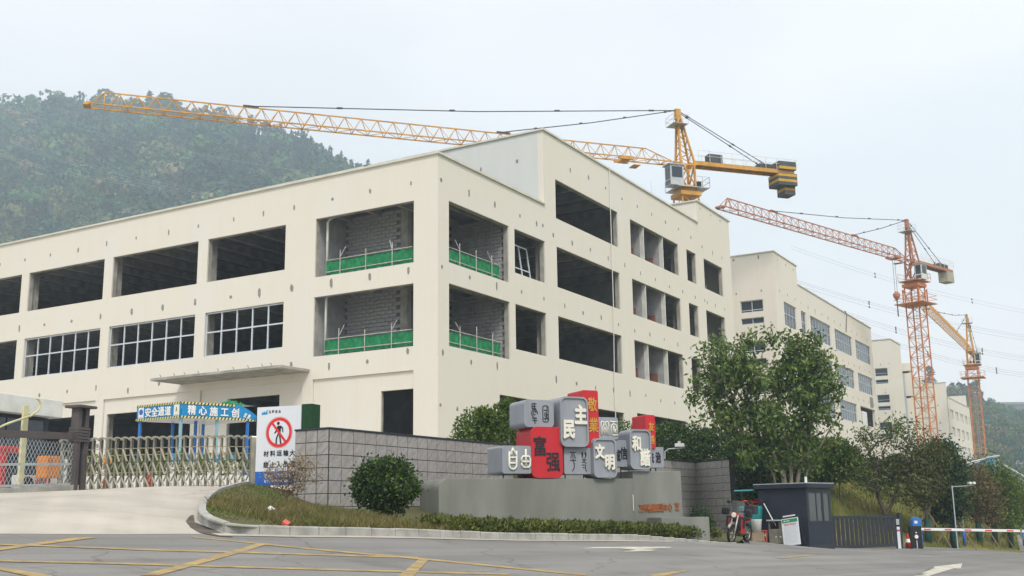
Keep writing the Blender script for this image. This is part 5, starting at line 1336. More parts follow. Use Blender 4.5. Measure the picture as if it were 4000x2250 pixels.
    for k in range(n_b):
        xa = x0 + k * bay; xm = xa + bay / 2; xb = xa + bay
        if xb > jl - .3: break
        hh = hj if xm > x0 + bay * 2.2 else hj * (xm - x0) / (bay * 2.2)
        if xm < jl - 1.2:
            for y in (-wj / 2, wj / 2): jb.bar((xa, y, z0), (xm, 0, z0 + hh), .06 * th); jb.bar((xm, 0, z0 + hh), (xb, y, z0), .06 * th)
        jb.bar((xa, -wj / 2, z0), (xa, wj / 2, z0), .06 * th); jb.bar((xa, -wj / 2 if k % 2 else wj / 2, z0), (xb, wj / 2 if k % 2 else -wj / 2, z0), .055 * th)
    tb(jb, 'jib', mcol)
    # tie rods to two points of the jib
    for f in (.35, .77):
        xe = jl * f; p0 = (.7, 0, zj + apex); p1 = (xe, 0, z0 + hj + .1)
        m = MB().path([p0, (xe * .5 + .3, 0, (zj + apex + z0 + hj) / 2 - jl * .006 * f), p1], .055 if big else .05, 6)
        tb(m, 'tie_rod', M['cable'])
        for q in (.06, .3, .55, .8):
            v0 = Vector(p0).lerp(Vector(p1), q); v1 = Vector(p0).lerp(Vector(p1), q + .012); sag = -jl * .006 * f * 2 * min(q, 1 - q)
            tb(MB().path([v0 + Vector((0, 0, sag)), v1 + Vector((0, 0, sag))], .11, 6), 'tie_joint', M['cable'])
        tb(MB().box(xe - 1.1, xe + .3, -.12, .12, z0 + hj + .06, z0 + hj + .18), 'tie_anchor', M['cable'] if big else mcol)
    # counter jib
    cb = MB()
    for y in (-.6, .6): cb.bar((-.9, y, zj + .1), (-cj, y, zj + .1), .16, .42)
    for k in range(int(cj / 1.2)): cb.bar((-1 - k * 1.2, -.6, zj), (-1 - k * 1.2, .6, zj), .08)
    tb(cb, 'counter_jib', mcol)
    tb(MB().box(-cj, -1.0, -.52, .52, zj + .22, zj + .27), 'walkway', M['steel'])
    rl_ = MB()
    for y in (-.85, .85):
        for zz in (.6, 1.15): rl_.bar((-1.2, y, zj + .3 + zz), (-cj - .3, y, zj + .3 + zz), .035)
        k = 1.2
        while k < cj + .3: rl_.bar((-k, y, zj + .25), (-k, y, zj + 1.45), .035); k += 1.35
    for zz in (.6, 1.15): rl_.bar((-cj - .3, -.85, zj + .3 + zz), (-cj - .3, .85, zj + .3 + zz), .035)
    tb(rl_, 'handrail', M['offwhite'])
    for y in (-.42, .42):
        p0 = (.45, y * .3, zj + apex - .1); p1 = (-cj * .80, y, zj + .4)
        tb(MB().path([p0, p1], .045, 6), 'counter_tie', M['cable'])
        for q in (.08, .56, .86):
            v0 = Vector(p0).lerp(Vector(p1), q); tb(MB().path([v0, Vector(p0).lerp(Vector(p1), q + .03)], .09, 6), 'tie_joint', M['cable'])
    if big:
        tb(MB().box(-4.3, -2.7, -.45, .45, zj + .3, zj + 1.35), 'control_cabinet', M['weight'])
        tb(MB().box(-cj * .86, -cj * .68, -.5, .5, zj + .3, zj + .85), 'winch', M['weight'])
        ww = tb(MB().box(-cj - .1, -cj + 2.2, -1.0, 1.0, zj - 1.45, zj - .15), 'counterweight', M['weight'])
        for zz in (-1.1, -.5): tb(MB().box(-cj - .11, -cj + 2.21, -1.01, 1.01, zj + zz, zj + zz + .28), 'yellow_band', M['weightY'], ww)
        w2 = tb(MB().box(-cj - .1, -cj + 1.2, -1.0, .5, zj - 2.35, zj - 1.46), 'counterweight', M['weight'])
        tb(MB().box(-cj - .11, -cj + 1.21, -1.01, .51, zj - 1.9, zj - 1.62), 'yellow_band', M['weightY'], w2)
        w3 = tb(MB().box(-cj - .1, -cj + 2.0, -.95, .95, zj + .3, zj + 1.2), 'counterweight', M['weight'])
        tb(MB().box(-cj - .11, -cj + 2.01, -.96, .96, zj + .35, zj + .65), 'yellow_band', M['weightY'], w3)
    else:
        tb(MB().box(-cj - .1, -cj + 1.9, -.7, .7, zj - 1.6, zj - .1), 'counterweight', M['weightC'])
        tb(MB().box(-cj * .9, -cj * .66, -.5, .5, zj + .3, zj + .9), 'winch', M['weight'])
    # operator cabin
    sy = 1 if cab == 'left' else -1
    y0, y1 = (.75, 1.75) if sy > 0 else (-2.1, -.85)
    cx_ = 1.25 if big else -.2
    if big: y0, y1 = (.1, 1.35)
    cbn = tb(MB().box(cx_ - .35, cx_ + 1.15, y0, y1, zj - 2.7, zj - .55), 'operator_cabin', M['steel'] if big else M['offwhite'])
    tb(MB().box(cx_ + 1.151, cx_ + 1.17, y0 + .12, y1 - .12, zj - 2.0, zj - .75).box(cx_ - .2, cx_ + 1.0, y1 + .001 if sy > 0 else y0 - .02, y1 + .02 if sy > 0 else y0 - .001, zj - 1.9, zj - .75).box(cx_ + 1.151, cx_ + 1.17, y0 + .12, y1 - .12, zj - 2.6, zj - 2.15), 'cabin_window', M['glass_dark'], cbn)
    tb(MB().box(cx_ - .5, cx_ + 1.4, y0 - .1, y1 + .15, zj - .55, zj - .47), 'cabin_roof', M['steel'], cbn)
    # service platform round the slewing unit
    pf = MB(); zp = zj - 2.75
    pf.box(-2.0, 1.6, -1.5, 1.5, zp - .08, zp)
    for p, q in (((-2, -1.5), (1.6, -1.5)), ((-2, 1.5), (-.4, 1.5)), ((-2, -1.5), (-2, 1.5))):
        for zz in (.55, 1.1): pf.bar((*p, zp + zz), (*q, zp + zz), .04)
        for f in (0, .5, 1): a = Vector((*p, zp)).lerp(Vector((*q, zp)), f); pf.bar(a, a + Vector((0, 0, 1.1)), .04)
    tb(pf, 'service_platform', M['steel'] if big else mmast)
    tb(MB().box(-1.6, -1.2, -.5, -.1, zp, zp + .95).box(-1.6, -1.2, .1, .5, zp, zp + .95), 'slew_motor', M['black'])
    return t, T
d_m1 = at(1722, 410, 110); d_t1 = at(226, 253, 90.9)
jd = math.atan2(d_t1.y - d_m1.y, d_t1.x - d_m1.x)
t1, T1 = crane('c1', 'yellow tower crane with a long jib standing behind the factory roof', d_m1.x, d_m1.y, 3.0, d_m1.z - .2, jd, math.hypot(d_t1.x - d_m1.x, d_t1.y - d_m1.y), 12.9, 5.95, M['craneY'], M['craneY'], True, 'left', mw=1.9, th=.82)
def trolley(t, T, x, zj, m, hook):
    def tb(mb, nm, mm):
        mb.v = [tuple(T @ Vector(v)) for v in mb.v]; mb.build(nm, mm, t)
    tb(MB().box(x - .8, x + .8, -.75, -.55, zj - .25, zj + .1).box(x - .8, x + .8, .55, .75, zj - .25, zj + .1).box(x - .4, x + .4, -.55, .55, zj - .35, zj - .2).box(x - 1.6, x - .85, -.6, .6, zj - .75, zj - .68), 'trolley', m)
    if hook:
        tb(MB().path([(x - .3, 0, zj - .3), (x - .3, 0, zj - hook)], .03, 5).path([(x + .3, 0, zj - .3), (x + .3, 0, zj - hook)], .03, 5), 'hoist_rope', M['cable'])
        tb(MB().lathe([(.1, -.7), (.45, -.2), (.5, .2), (.2, .55)], (x, 0, zj - hook - .4), 10), 'hook_block', m)
        tb(MB().path([(x, 0, zj - hook - 1.0), (x, 0, zj - hook - 3.3)], .08, 6), 'hook_sling', M['cable'])
trolley(t1, T1, 7.0, d_m1.z - .2, M['craneY'], 0)
d_m2 = at(2294, 655, 150); d_t2 = at(1814, 514, 120.4)
jd = math.atan2(d_t2.y - d_m2.y, d_t2.x - d_m2.x)
t2, T2 = crane('c2', 'orange tower crane with a tall lattice mast, nearer of the two cranes at right', d_m2.x, d_m2.y, -3.0, d_m2.z - .3, jd, math.hypot(d_t2.x - d_m2.x, d_t2.y - d_m2.y), 10.8, 6.0, M['craneRust'], M['craneO'], False, 'left', mw=1.95, th=.85)
trolley(t2, T2, 5.2, d_m2.z - .3, M['craneRust'], 5.0)
def climbing_frame(t, T, z0, z1, w, m):
    mb = lattice_box(MB(), w, z1 - z0, 1.4, .16, .07, z0)
    mb.box(-w * .9, w * .9, -w * .9, w * .9, z0 - .1, z0)
    for p, q in (((-1, -1), (1, -1)), ((1, -1), (1, 1)), ((1, 1), (-1, 1)), ((-1, 1), (-1, -1))):
        for zz in (.6, 1.1): mb.bar((p[0] * w * .9, p[1] * w * .9, z0 + zz), (q[0] * w * .9, q[1] * w * .9, z0 + zz), .05)
    mb.v = [tuple(T @ Vector(v)) for v in mb.v]; mb.build('climbing_frame', m, t)
climbing_frame(t2, T2, at(2305, 765, 150).z, d_m2.z - 4.2, 2.35, M['craneO'])
d_m3 = at(2441, 880, 215); d_t3 = at(2330, 752, 168)
jd = math.atan2(d_t3.y - d_m3.y, d_t3.x - d_m3.x)
t3, T3_ = crane('c3', 'orange tower crane with a yellow jib, farthest right behind the trees', d_m3.x, d_m3.y, -3.0, d_m3.z - .3, jd, 54, 11, 7.2, M['craneY'], M['craneO'], False, 'left', mw=1.95, th=.75)
climbing_frame(t3, T3_, at(2455, 950, 215).z, d_m3.z - 4.2, 2.4, M['craneO'])
p = d_m3; MB().box(p.x - 2.2, p.x + 2.2, p.y - 2.2, p.y + 2.2, -1.0, at(2470, 1155, 215).z).build('blue_base', M['blue'], t3)

# ================================================================ GUARD BOOTH AND THINGS AROUND IT
bc = Vector((*plan(2032, 42.3), 0)); bzz = g(bc.x, bc.y)
hd_ = YAW - R(90)                                 # towards the right of the picture
ang = hd_ + R(180) - R(46)                         # along the long wall, going left and away
bu = Vector((math.cos(ang), math.sin(ang), 0)); bvv = Vector((math.cos(ang - R(90)), math.sin(ang - R(90)), 0))
if bvv.dot(HEAD) < 0: bvv = -bvv
BLc, BSc, BHc = 2.15, 1.75, at(1970, 1228, 42.3).z - bzz
bt = thing('guard_booth', (bc.x, bc.y, bzz), 'dark navy guard booth with a flat roof and corner windows', 'booth')
def bq(a, b, z): return bc + bu * a + bvv * b + Vector((0, 0, bzz + z))
def bbox(a0, a1, b0, b1, z0, z1):
    mb = MB(); P = [bq(a, b, z) for a in (a0, a1) for b in (b0, b1) for z in (z0, z1)]
    mb.v = [tuple(p_) for p_ in P]; mb.f = [(0, 1, 3, 2), (4, 6, 7, 5), (0, 4, 5, 1), (2, 3, 7, 6), (0, 2, 6, 4), (1, 5, 7, 3)]; return mb
bbox(.0, BLc, .0, .06, .05, BHc).build('wall_panel', M['navy'], bt); bbox(BLc - .06, BLc, .06, BSc, .05, BHc).build('wall_panel', M['navy'], bt); bbox(.06, BLc - .06, BSc - .06, BSc, .05, BHc).build('wall_panel', M['navy'], bt)
bbox(0, .06, .06, BSc, .05, .95).build('wall_panel', M['navy'], bt)
bbox(0, .06, .06, .16, .95, BHc).build('window_jamb', M['charcoal'], bt); bbox(0, .06, BSc - .16, BSc, .95, BHc).build('window_jamb', M['charcoal'], bt); bbox(0, .06, .16, BSc - .16, BHc - .18, BHc).build('window_head', M['charcoal'], bt)
for f in (.36, .64, .70): bbox(.0, .05, .16 + (BSc - .32) * f, .16 + (BSc - .32) * f + .035, .95, BHc - .18).build('mullion', M['charcoal'], bt)
bbox(.025, .035, .16, BSc - .16, .95, BHc - .18).build('pane', M['tubglass'], bt)
bbox(-.03, BLc, -.012, -.001, .93, .98).build('trim_strip', M['charcoal'], bt); bbox(-.015, -.002, 0, BSc, .90, .95).build('window_sill', M['charcoal'], bt)
bbox(-.12, BLc + .12, -.12, BSc + .12, BHc, BHc + .17).build('roof_slab', M['navy'], bt, bevel=.015)
bbox(-.12, BLc + .12, -.12, BSc + .12, BHc + .171, BHc + .20).build('roof_edge', M['steel'], bt)
bbox(-.02, BLc + .02, -.02, BSc + .02, -.2, .05).build('base_frame', M['charcoal'], bt)
bbox(.06, BLc - .06, .06, BSc - .06, .05, .08).build('booth_floor', M['concrete'], bt)
MB().path([bq(.1, .2, BHc + .2), bq(.1, .2, BHc + .42)], .05, 8).build('roof_lamp', M['white'], bt)
# bin, cabinet, notice board in front of the long wall
Tb = frame3((bc.x, bc.y, 0), -bu, -bvv)
def bl_(a, off, z=0):                              # position along the long wall (a from its near corner), off metres in front
    q = bc + bu * a - bvv * off; return Vector((q.x, q.y, g(q.x, q.y) + z))
p = bl_(1.72, .35); t = thing('red_bin', p, 'faded red plastic storage bin beside the guard booth', 'bin'); T = frame3(p, -bu, -bvv)
mb = MB(); mb.v = [(-.20, -.17, 0), (.20, -.17, 0), (.20, .17, 0), (-.20, .17, 0), (-.23, -.19, .42), (.23, -.19, .42), (.23, .19, .42), (-.23, .19, .42)]; mb.f = [(0, 1, 2, 3), (4, 7, 6, 5), (0, 4, 5, 1), (1, 5, 6, 2), (2, 6, 7, 3), (3, 7, 4, 0)]
mb.v = [tuple(T @ Vector(v)) for v in mb.v]; mb.build('tub', M['coral'], t, bevel=.015); MB().box(-.25, .25, -.21, .21, .421, .46, T).build('lid', M['coral'], t, bevel=.01)
linkmesh('letter', text_mesh('灭火器箱', .085, M['white'], .002, .002), t, T @ Matrix.Translation((0, -.195, .28)))
p = bl_(.95, .4); t = thing('steel_litter_bin', p, 'stainless steel litter bin with a roofed top beside the guard booth', 'litter bin'); T = frame3(p, -bu, -bvv)
MB().box(-.42, .42, -.2, .2, .03, .56, T).build('cabinet', M['ss'], t, bevel=.01); MB().box(-.47, .47, -.25, .25, .86, .91, T).build('top_plate', M['steel'], t, bevel=.01)
for a_ in (-.39, .39):
    for b_ in (-.17, .17): MB().box(a_ - .02, a_ + .02, b_ - .02, b_ + .02, .561, .859, T).build('post', M['ss'], t)
MB().box(-.37, .37, .05, .08, .561, .858, T).build('back_plate', M['black'], t); MB().box(-.02, .12, -.1, .04, .561, .82, T).build('ash_box', M['ss'], t)
MB().box(-.003, .003, -.204, -.2005, .05, .54, T).build('door_gap', M['black'], t)
for a_ in (-.1, .1): MB().box(a_ - .03, a_ + .03, -.21, -.2005, .26, .30, T).build('handle', M['white'], t)
p = bl_(.28, .75); t = thing('notice_stand', p, 'white leaning notice stand with a green header beside the booth corner', 'notice board'); T = frame3(p, -bu, -bvv) @ Matrix.Rotation(R(-7), 4, 'Y') @ Matrix.Rotation(R(-6), 4, 'X')
MB().box(-.36, .36, 0, .03, 0, 1.0, T).build('panel', M['signwhite'], t); MB().box(-.335, .335, -.004, -.001, .84, .97, T).build('green_header', M['boardgreen'], t)
MB().box(-.25, -.19, -.008, -.005, .885, .93, T).box(-.16, .0, -.008, -.005, .895, .92, T).build('header_mark', M['signwhite'], t)
MB().box(-.36, .36, .0, .035, 1.0, 1.16, T).build('frame_head', M['black'], t, bevel=.01); MB().box(-.27, .27, -.006, -.001, 1.06, 1.11, T).build('head_strip', M['signwhite'], t)
linkmesh('letter', text_mesh('安全生产责任公示', .062, M['coral'], .002, .001), t, T @ Matrix.Translation((0, -.003, .775)))
for k in range(15): MB().box(-.28, .28 - (.25 if k % 4 == 3 else .02 * (k % 3)), -.003, -.001, .70 - k * .043, .705 - k * .043, T).build('text_line', M['steel'], t)
for a_ in (-.33, .33): MB().bar(T @ Vector((a_, .04, .98)), T @ Vector((a_, .40, .03)), .03).build('back_leg', M['black'], t)

# ================================================================ MOTORCYCLE
def motorcycle():
    c = foot(1856, 37.0); fwd = -(HEAD * math.cos(R(28)) + _rt0 * math.sin(R(28))); fwd = (-HEAD * .82 - _rt0 * .57).normalized()
    nrm = Vector((-fwd.y, fwd.x, 0))
    t = thing('motorcycle', c, 'red and black motorcycle with a clear windscreen parked at the kerb end', 'motorcycle')
    T0 = Matrix(((fwd.x, nrm.x, 0, c.x), (fwd.y, nrm.y, 0, c.y), (0, 0, 1, c.z), (0, 0, 0, 1))) @ Matrix.Rotation(R(-7), 4, 'X')
    def b(mb, nm, m, par=t, sm=False, bev=0):
        mb.v = [tuple(T0 @ Vector(v)) for v in mb.v]; return mb.build(nm, m, par, sm, bev)
    RX = Matrix.Rotation(R(90), 4, 'X')
    for x in (.64, -.62):
        w = b(MB().path([(x + .27 * math.cos(a), 0, .30 + .27 * math.sin(a)) for a in np.linspace(0, 2 * math.pi, 25)], .045, 8, False), 'wheel', M['rubber'], sm=True)
        sp = MB()
        for k in range(8):
            a = math.pi * k / 4; sp.bar((x, 0, .30), (x + .25 * math.cos(a), 0, .30 + .25 * math.sin(a)), .014)
        b(sp, 'spokes', M['ss'], w); b(MB().path([(x + .23 * math.cos(a), 0, .30 + .23 * math.sin(a)) for a in np.linspace(0, 2 * math.pi, 25)], .018, 6, False), 'rim', M['ss'], w); b(MB().path([(x, -.06, .3), (x, .06, .3)], .045, 10), 'hub', M['ss'], w)
    for y in (-.09, .09): b(MB().path([(.64, y, .30), (.42, y, .90)], .025, 8), 'fork', M['steel'], sm=True)
    b(MB().path([(.64 + .33 * math.cos(a), 0, .31 + .33 * math.sin(a)) for a in np.linspace(.5, 2.6, 9)], .055, 6), 'front_fender', M['ss'], sm=True)
    def loft(secs, nm, m):
        mb = MB(); n = 10
        for (x, zc, w, h) in secs:
            for k in range(n):
                a = 2 * math.pi * k / n; mb.v.append((x, w * math.cos(a), zc + h * math.sin(a)))
        for i in range(len(secs) - 1):
            for k in range(n): mb.f.append((i * n + k, i * n + (k + 1) % n, (i + 1) * n + (k + 1) % n, (i + 1) * n + k))
        mb.f.append(tuple(range(n))); mb.f.append(tuple(range(len(secs) * n - 1, (len(secs) - 1) * n - 1, -1)))
        return b(mb, nm, m, sm=True)
    loft([(.36, .80, .06, .06), (.25, .84, .13, .11), (.05, .82, .15, .12), (-.12, .78, .10, .08)], 'fuel_tank', M['redp'])
    loft([(-.08, .80, .10, .05), (-.3, .78, .14, .06), (-.6, .82, .15, .06), (-.78, .86, .10, .05)], 'seat', M['black'])
    loft([(.2, .45, .1, .14), (.0, .42, .15, .2), (-.25, .42, .14, .18), (-.35, .45, .08, .1)], 'engine', M['ssdark'])
    loft([(-.3, .66, .12, .05), (-.65, .74, .11, .06), (-.85, .80, .05, .04)], 'tail_cowl', M['redp'])
    for y in (-.22, .22): b(MB().box(.12, .42, y - .03, y + .03, .32, .78), 'leg_shield', M['redp'], bev=.02)
    b(MB().path([(.1, -.12, .3), (-.2, -.16, .25), (-.75, -.17, .33)], .04, 8), 'exhaust', M['ss'], sm=True)
    b(MB().path([(.42, 0, .9), (.38, 0, 1.0)], .03, 8).path([(.28, -.36, 1.02), (.38, -.2, 1.03), (.38, .2, 1.03), (.28, .36, 1.02)], .016, 7), 'handlebar', M['black'], sm=True)
    h = b(MB().lathe([(.03, -.08), (.095, -.02), (.10, .04), (.09, .05)], (.52, 0, .90), 14, Matrix.Rotation(R(90), 4, 'Y')), 'headlight', M['redp'], sm=True)
    b(MB().lathe([(.085, 0), (.07, .02)], (.572, 0, .90), 14, Matrix.Rotation(R(90), 4, 'Y')), 'lens', M['relief'], h)
    for y in (-.33, .33):
        b(MB().path([(.33, y * .7, 1.03), (.30, y, 1.26)], .010, 5), 'mirror_stem', M['black'])
        b(MB().lathe([(.06, 0), (.065, .02), (.03, .035)], (.29, y, 1.30), 12, Matrix.Rotation(R(-90), 4, 'Y')), 'mirror', M['black'], sm=True)
    ws = MB(); n = 6
    for i in range(n + 1):
        f = -1 + 2 * i / n
        for z in (.92, 1.36): ws.v.append((.46 - .10 * f * f - (.12 if z > 1 else 0), f * (.27 if z < 1 else .22), z))
    for i in range(n): ws.f.append((2 * i, 2 * i + 2, 2 * i + 3, 2 * i + 1))
    b(ws, 'windscreen', M['shield'])
    for y in (-.40, .40): b(MB().box(.22, .44, y - .11, y + .11, .88, 1.12), 'hand_muff', M['black'], bev=.05)
    for y in (-.2, .2): b(MB().box(.36, .40, y - .14, y + .14, .50, .86), 'splash_guard', M['charcoal'], bev=.02)
    b(MB().box(-.98, -.66, -.2, .2, .93, 1.22), 'top_box', M['charcoal'], bev=.03)
    b(MB().path([(-.1, .18, .28), (-.12, .30, .0)], .014, 6), 'kickstand', M['black'])
motorcycle()
p = foot(1889, 43.5); t = thing('teal_cleaning_cart', p, 'teal plastic street-cleaning cart with red rags behind the motorcycle', 'cart'); T = frame3(p, _rt0, -HEAD)
MB().lathe([(.34, .35), (.44, .95), (.46, 1.25), (.42, 1.33)], p, 20).build('drum', M['teal'], t, smooth=True)
MB().box(-.62, .62, -.35, .35, .22, .34, T).build('chassis', M['charcoal'], t)
for a_ in (-.5, .5): MB().lathe([(.2, -.04), (.22, 0), (.2, .04)], T @ Vector((a_, -.4, .2)), 14, T.to_3x3().to_4x4() @ Matrix.Rotation(R(90), 4, 'X')).build('wheel', M['rubber'], t)
MB().path([T @ Vector((-.2, .45, .3)), T @ Vector((-.22, .5, 1.92))], .022, 6).build('frame_pole', M['charcoal'], t)
MB().path([T @ Vector((-.5, .5, 1.92)), T @ Vector((.3, .5, 1.94))], .04, 8).build('push_bar', M['teal'], t)
rr_ = random.Random(8); rg = MB()
for k in range(26):
    c0 = T @ Vector((rr_.uniform(-.36, .4), rr_.uniform(-.2, .2), 1.36 + rr_.uniform(0, .22))); pts = [c0 + Vector((rr_.uniform(-.12, .12), rr_.uniform(-.12, .12), rr_.uniform(-.06, .06))) for _ in range(4)]; rg.face(pts)
rg.build('red_rags', M['redp'], t)
MB().bar(T @ Vector((.42, -.5, 1.42)), T @ Vector((.88, -.55, .45)), .08, .03).build('broom_handle', M['white'], t)
p = foot(1902, 40.2); t = thing('paint_bucket', p + Vector((0, 0, .32)), 'white plastic bucket standing on a brown carton beside the booth', 'bucket'); MB().lathe([(.15, 0), (.185, .40), (.195, .42)], p + Vector((0, 0, .324)), 18).build('pail', M['offwhite'], t, smooth=True); MB().lathe([(.2, .421), (.2, .45)], p + Vector((0, 0, .324)), 18).build('lid', M['white'], t)
t = thing('carton', p, 'brown cardboard carton under the white bucket beside the booth', 'box'); MB().box(-.22, .22, -.18, .18, 0, .32, frame3(p, _rt0, -HEAD)).build('box_body', M['brownbox'], t, bevel=.01)

# ================================================================ SLIDING GATE, BARRIER, POLES
s0 = Vector((*plan(2090, 46.2), 0)); s1 = Vector((*plan(2252, 48.6), 0)); sv = (s1 - s0); SLn = sv.length; sv.normalize(); snn = Vector((sv.y, -sv.x, 0))
zg0 = g(s0.x, s0.y); zgt = at(2170, 1297, 47.4).z
t = thing('sliding_gate', (s0.x, s0.y, zg0), 'black slatted sliding gate between the booth and the barrier', 'gate')
def sq(a, d, z): q = s0 + sv * a - snn * d; return Vector((q.x, q.y, z))
zb_ = zg0 - .12
for z_ in (zgt - .06, zb_ + .12): MB().bar(sq(0, 0, z_), sq(SLn, 0, z_), .06, .12).build('rail', M['charcoal'], t)
ns = 15
for k in range(ns):
    a = SLn * (k + .5) / ns
    q = MB().box(-.075, .075, -.012, .012, zb_ + .18, zgt - .12, frame3(sq(a, 0, 0), (sv + snn * .55).normalized(), (snn - sv * .55).normalized())).build('slat', M['charcoal'], t)
for a in (0.03, SLn - .03): MB().bar(sq(a, 0, zb_ - .1), sq(a, 0, zgt), .07).build('end_post', M['charcoal'], t)
p = foot(2258, 48.9); gp2 = thing('gate_pillar', p, 'dark gate pillar with a white notice panel at the end of the sliding gate', 'post'); T = frame3(p, sv, snn)
MB().box(.02, .13, -.08, .08, -.2, zgt - p.z + .04, T).build('post', M['charcoal'], gp2); MB().box(-.42, .02, -.05, .0, -.1, .92, T).build('notice_panel', M['signwhite'], gp2); MB().box(-.42, .02, -.054, -.051, .72, .80, T).build('red_stripe', M['signred'], gp2); MB().box(-.3, -.1, -.058, -.055, .735, .785, T).build('badge', M['signblue'], gp2)
MB().box(-.42, .02, -.05, -.01, 1.0, 1.25, T).build('upper_plate', M['steel'], gp2); MB().box(.03, .12, -.07, .07, zgt - p.z + .041, zgt - p.z + .1, T).build('cap', M['charcoal'], gp2)
p = foot(2279, 49.3); t = thing('traffic_cone', p, 'orange and white traffic cone between the gate pillar and the barrier box', 'traffic cone')
MB().lathe([(.13, .03), (.04, .62), (.03, .64)], p, 14).build('cone', M['redp'], t, smooth=True); MB().lathe([(.10, .26), (.07, .42)], p + Vector((0, 0, .0)), 14).build('white_sleeve', M['white'], t); MB().box(p.x - .2, p.x + .2, p.y - .2, p.y + .2, p.z, p.z + .03).build('base', M['rubber'], t)
p = foot(2298, 50.0); t = thing('boom_barrier', p, 'black barrier box with a white and red boom arm across the entrance', 'barrier'); T = frame3(p, _rt0, -HEAD); bzt = at(2298, 1323, 50).z - p.z
MB().box(-.25, .25, -.16, .16, -.2, bzt, T).build('cabinet', M['black'], t, bevel=.015)
linkmesh('round_sign', MB().lathe([(.085, 0), (.085, .006)], (0, 0, 0), 18, Matrix.Rotation(R(90), 4, 'X')).mesh('round_sign', M['white']), t, T @ Matrix.Translation((0, -.163, bzt * .52)))
MB().box(-.02, .02, -.17, -.162, -.1, bzt * .36, T).build('pole_mark', M['steel'], t); MB().box(-.03, .03, -.17, -.162, bzt * .68, bzt * .73, T).build('lamp', M['white'], t)
ab = at(2306, 1331, 50.2); ae = at(2566, 1335.5, 50.8); av = (ae - ab).normalized(); ALn = (ae - ab).length
arm = MB().bar(ab, ae, .05, .115).build('boom_arm', M['white'], t, bevel=.01)
for f in (.10, .30, .49, .69, .90): MB().bar(ab + av * (ALn * f - .16) - HEAD * .03, ab + av * (ALn * f + .16) - HEAD * .03, .012, .05).build('red_mark', M['signred'], arm)
MB().bar(ab + av * .02 + Vector((0, 0, .075)), ae + Vector((0, 0, .075)), .02, .025).build('edge_strip', M['black'], arm)
a2 = at(2570, 1336, 51.2); t = thing('opposite_barrier', (a2.x, a2.y, g(a2.x, a2.y)), 'white tip of the opposite boom arm at the right edge', 'barrier'); MB().bar(a2, at(2640, 1338, 51.5), .05, .115).build('arm', M['white'], t); MB().box(a2.x + 1.2, a2.x + 1.6, a2.y - 1.2, a2.y - .8, g(a2.x + 1.4, a2.y - 1) - .1, a2.z + .1).build('cabinet', M['black'], t)
p = foot(2302, 51.2); t = thing('ticket_kiosk', p, 'blue ticket kiosk with a rounded top behind the barrier box', 'kiosk'); T = frame3(p, _rt0, -HEAD); kz = at(2302, 1301, 51.2).z - p.z
MB().prism([(.0 - .2, -.2), (.2, -.2), (.2, kz - .2)] + [(.2 * math.cos(a), kz - .2 + .2 * math.sin(a)) for a in np.linspace(.2, math.pi - .2, 9)] + [(-.2, kz - .2)], lambda a_, b_, d_: T @ Vector((a_, d_, b_)), -.18, .18).build('case', M['bluepole'], t, bevel=.015)
MB().box(-.12, .02, -.186, -.181, kz - .28, kz - .16, T).build('screen', M['white'], t)
def street_lamp(u, D, vtop, label, side=1):
    p = foot(u, D); zt = at(u, vtop, D).z
    t = thing('solar_street_lamp', p, label, 'street lamp', 'solar street lamps along the entrance road'); T = frame3(p, _rt0, -HEAD); H = zt - p.z
    MB().path([p - Vector((0, 0, .1)), p + Vector((0, 0, .95))], .085, 10).build('blue_base', M['signblue'], t, smooth=True)
    MB().path([p + Vector((0, 0, .951)), p + Vector((0, 0, H * .6)), p + Vector((0, 0, H))], [.075, .065, .05], 10).build('pole', M['offwhite'], t, smooth=True)
    MB().path([T @ Vector((0, 0, H * .83)), T @ Vector((.8 * side, -.1, H * .87)), T @ Vector((1.6 * side, -.2, H * .90))], .04, 7).path([T @ Vector((0, 0, H * .78)), T @ Vector((.5 * side, -.06, H * .83)), T @ Vector((1.2 * side, -.15, H * .87))], .025, 6).build('arm', M['offwhite'], t)
    MB().box(-.38, .38, -.14, .14, -.04, .04, T @ Matrix.Translation((1.85 * side, -.22, H * .915)) @ Matrix.Rotation(R(-8 * side), 4, 'Y')).build('lamp_head', M['alu_grey'], t, bevel=.015)
    MB().box(-.75, .75, -.45, .45, -.03, .03, T @ Matrix.Translation((-.1, 0, H + .25)) @ Matrix.Rotation(R(32), 4, 'Y') @ Matrix.Rotation(R(18), 4, 'X')).build('solar_panel', M['steel'], t)
    MB().path([T @ Vector((0, 0, H - .02)), T @ Vector((-.1, 0, H + .24))], .04, 6).build('panel_bracket', M['steel'], t)
street_lamp(2420, 60.5, 1130, 'white solar street lamp with a blue foot, nearest the barrier box')
street_lamp(2569, 78, 1194, 'white solar street lamp with a blue foot at the right edge')
p = foot(2402, 56.0); t = thing('camera_pole', p, 'thin grey pole with a white surveillance camera on its arm above the barrier', 'camera pole'); T = frame3(p, _rt0, -HEAD); H = at(2402, 1222, 56).z - p.z
MB().path([p - Vector((0, 0, .1)), p + Vector((0, 0, H))], .032, 8).build('pole', M['alu_grey'], t); MB().path([T @ Vector((0, 0, H - .05)), T @ Vector((1.0, -.3, H))], .02, 6).build('arm', M['steel'], t)
for a_ in (.75, .95): MB().box(a_ - .06, a_ + .06, -.5, -.2, H + .05, H + .17, T).build('camera', M['white'], t, bevel=.02)
p = Vector((*plan(1700, 45.5), TOPZ)); q0 = wl_c + dX * ((wall_in - wl_c).length * .86); q0 = Vector((q0.x, q0.y, TOPZ + .05)); t = thing('wall_camera', q0, 'white surveillance camera on a bent arm above the tiled wall', 'camera'); T = frame3(q0, _rt0, -HEAD)
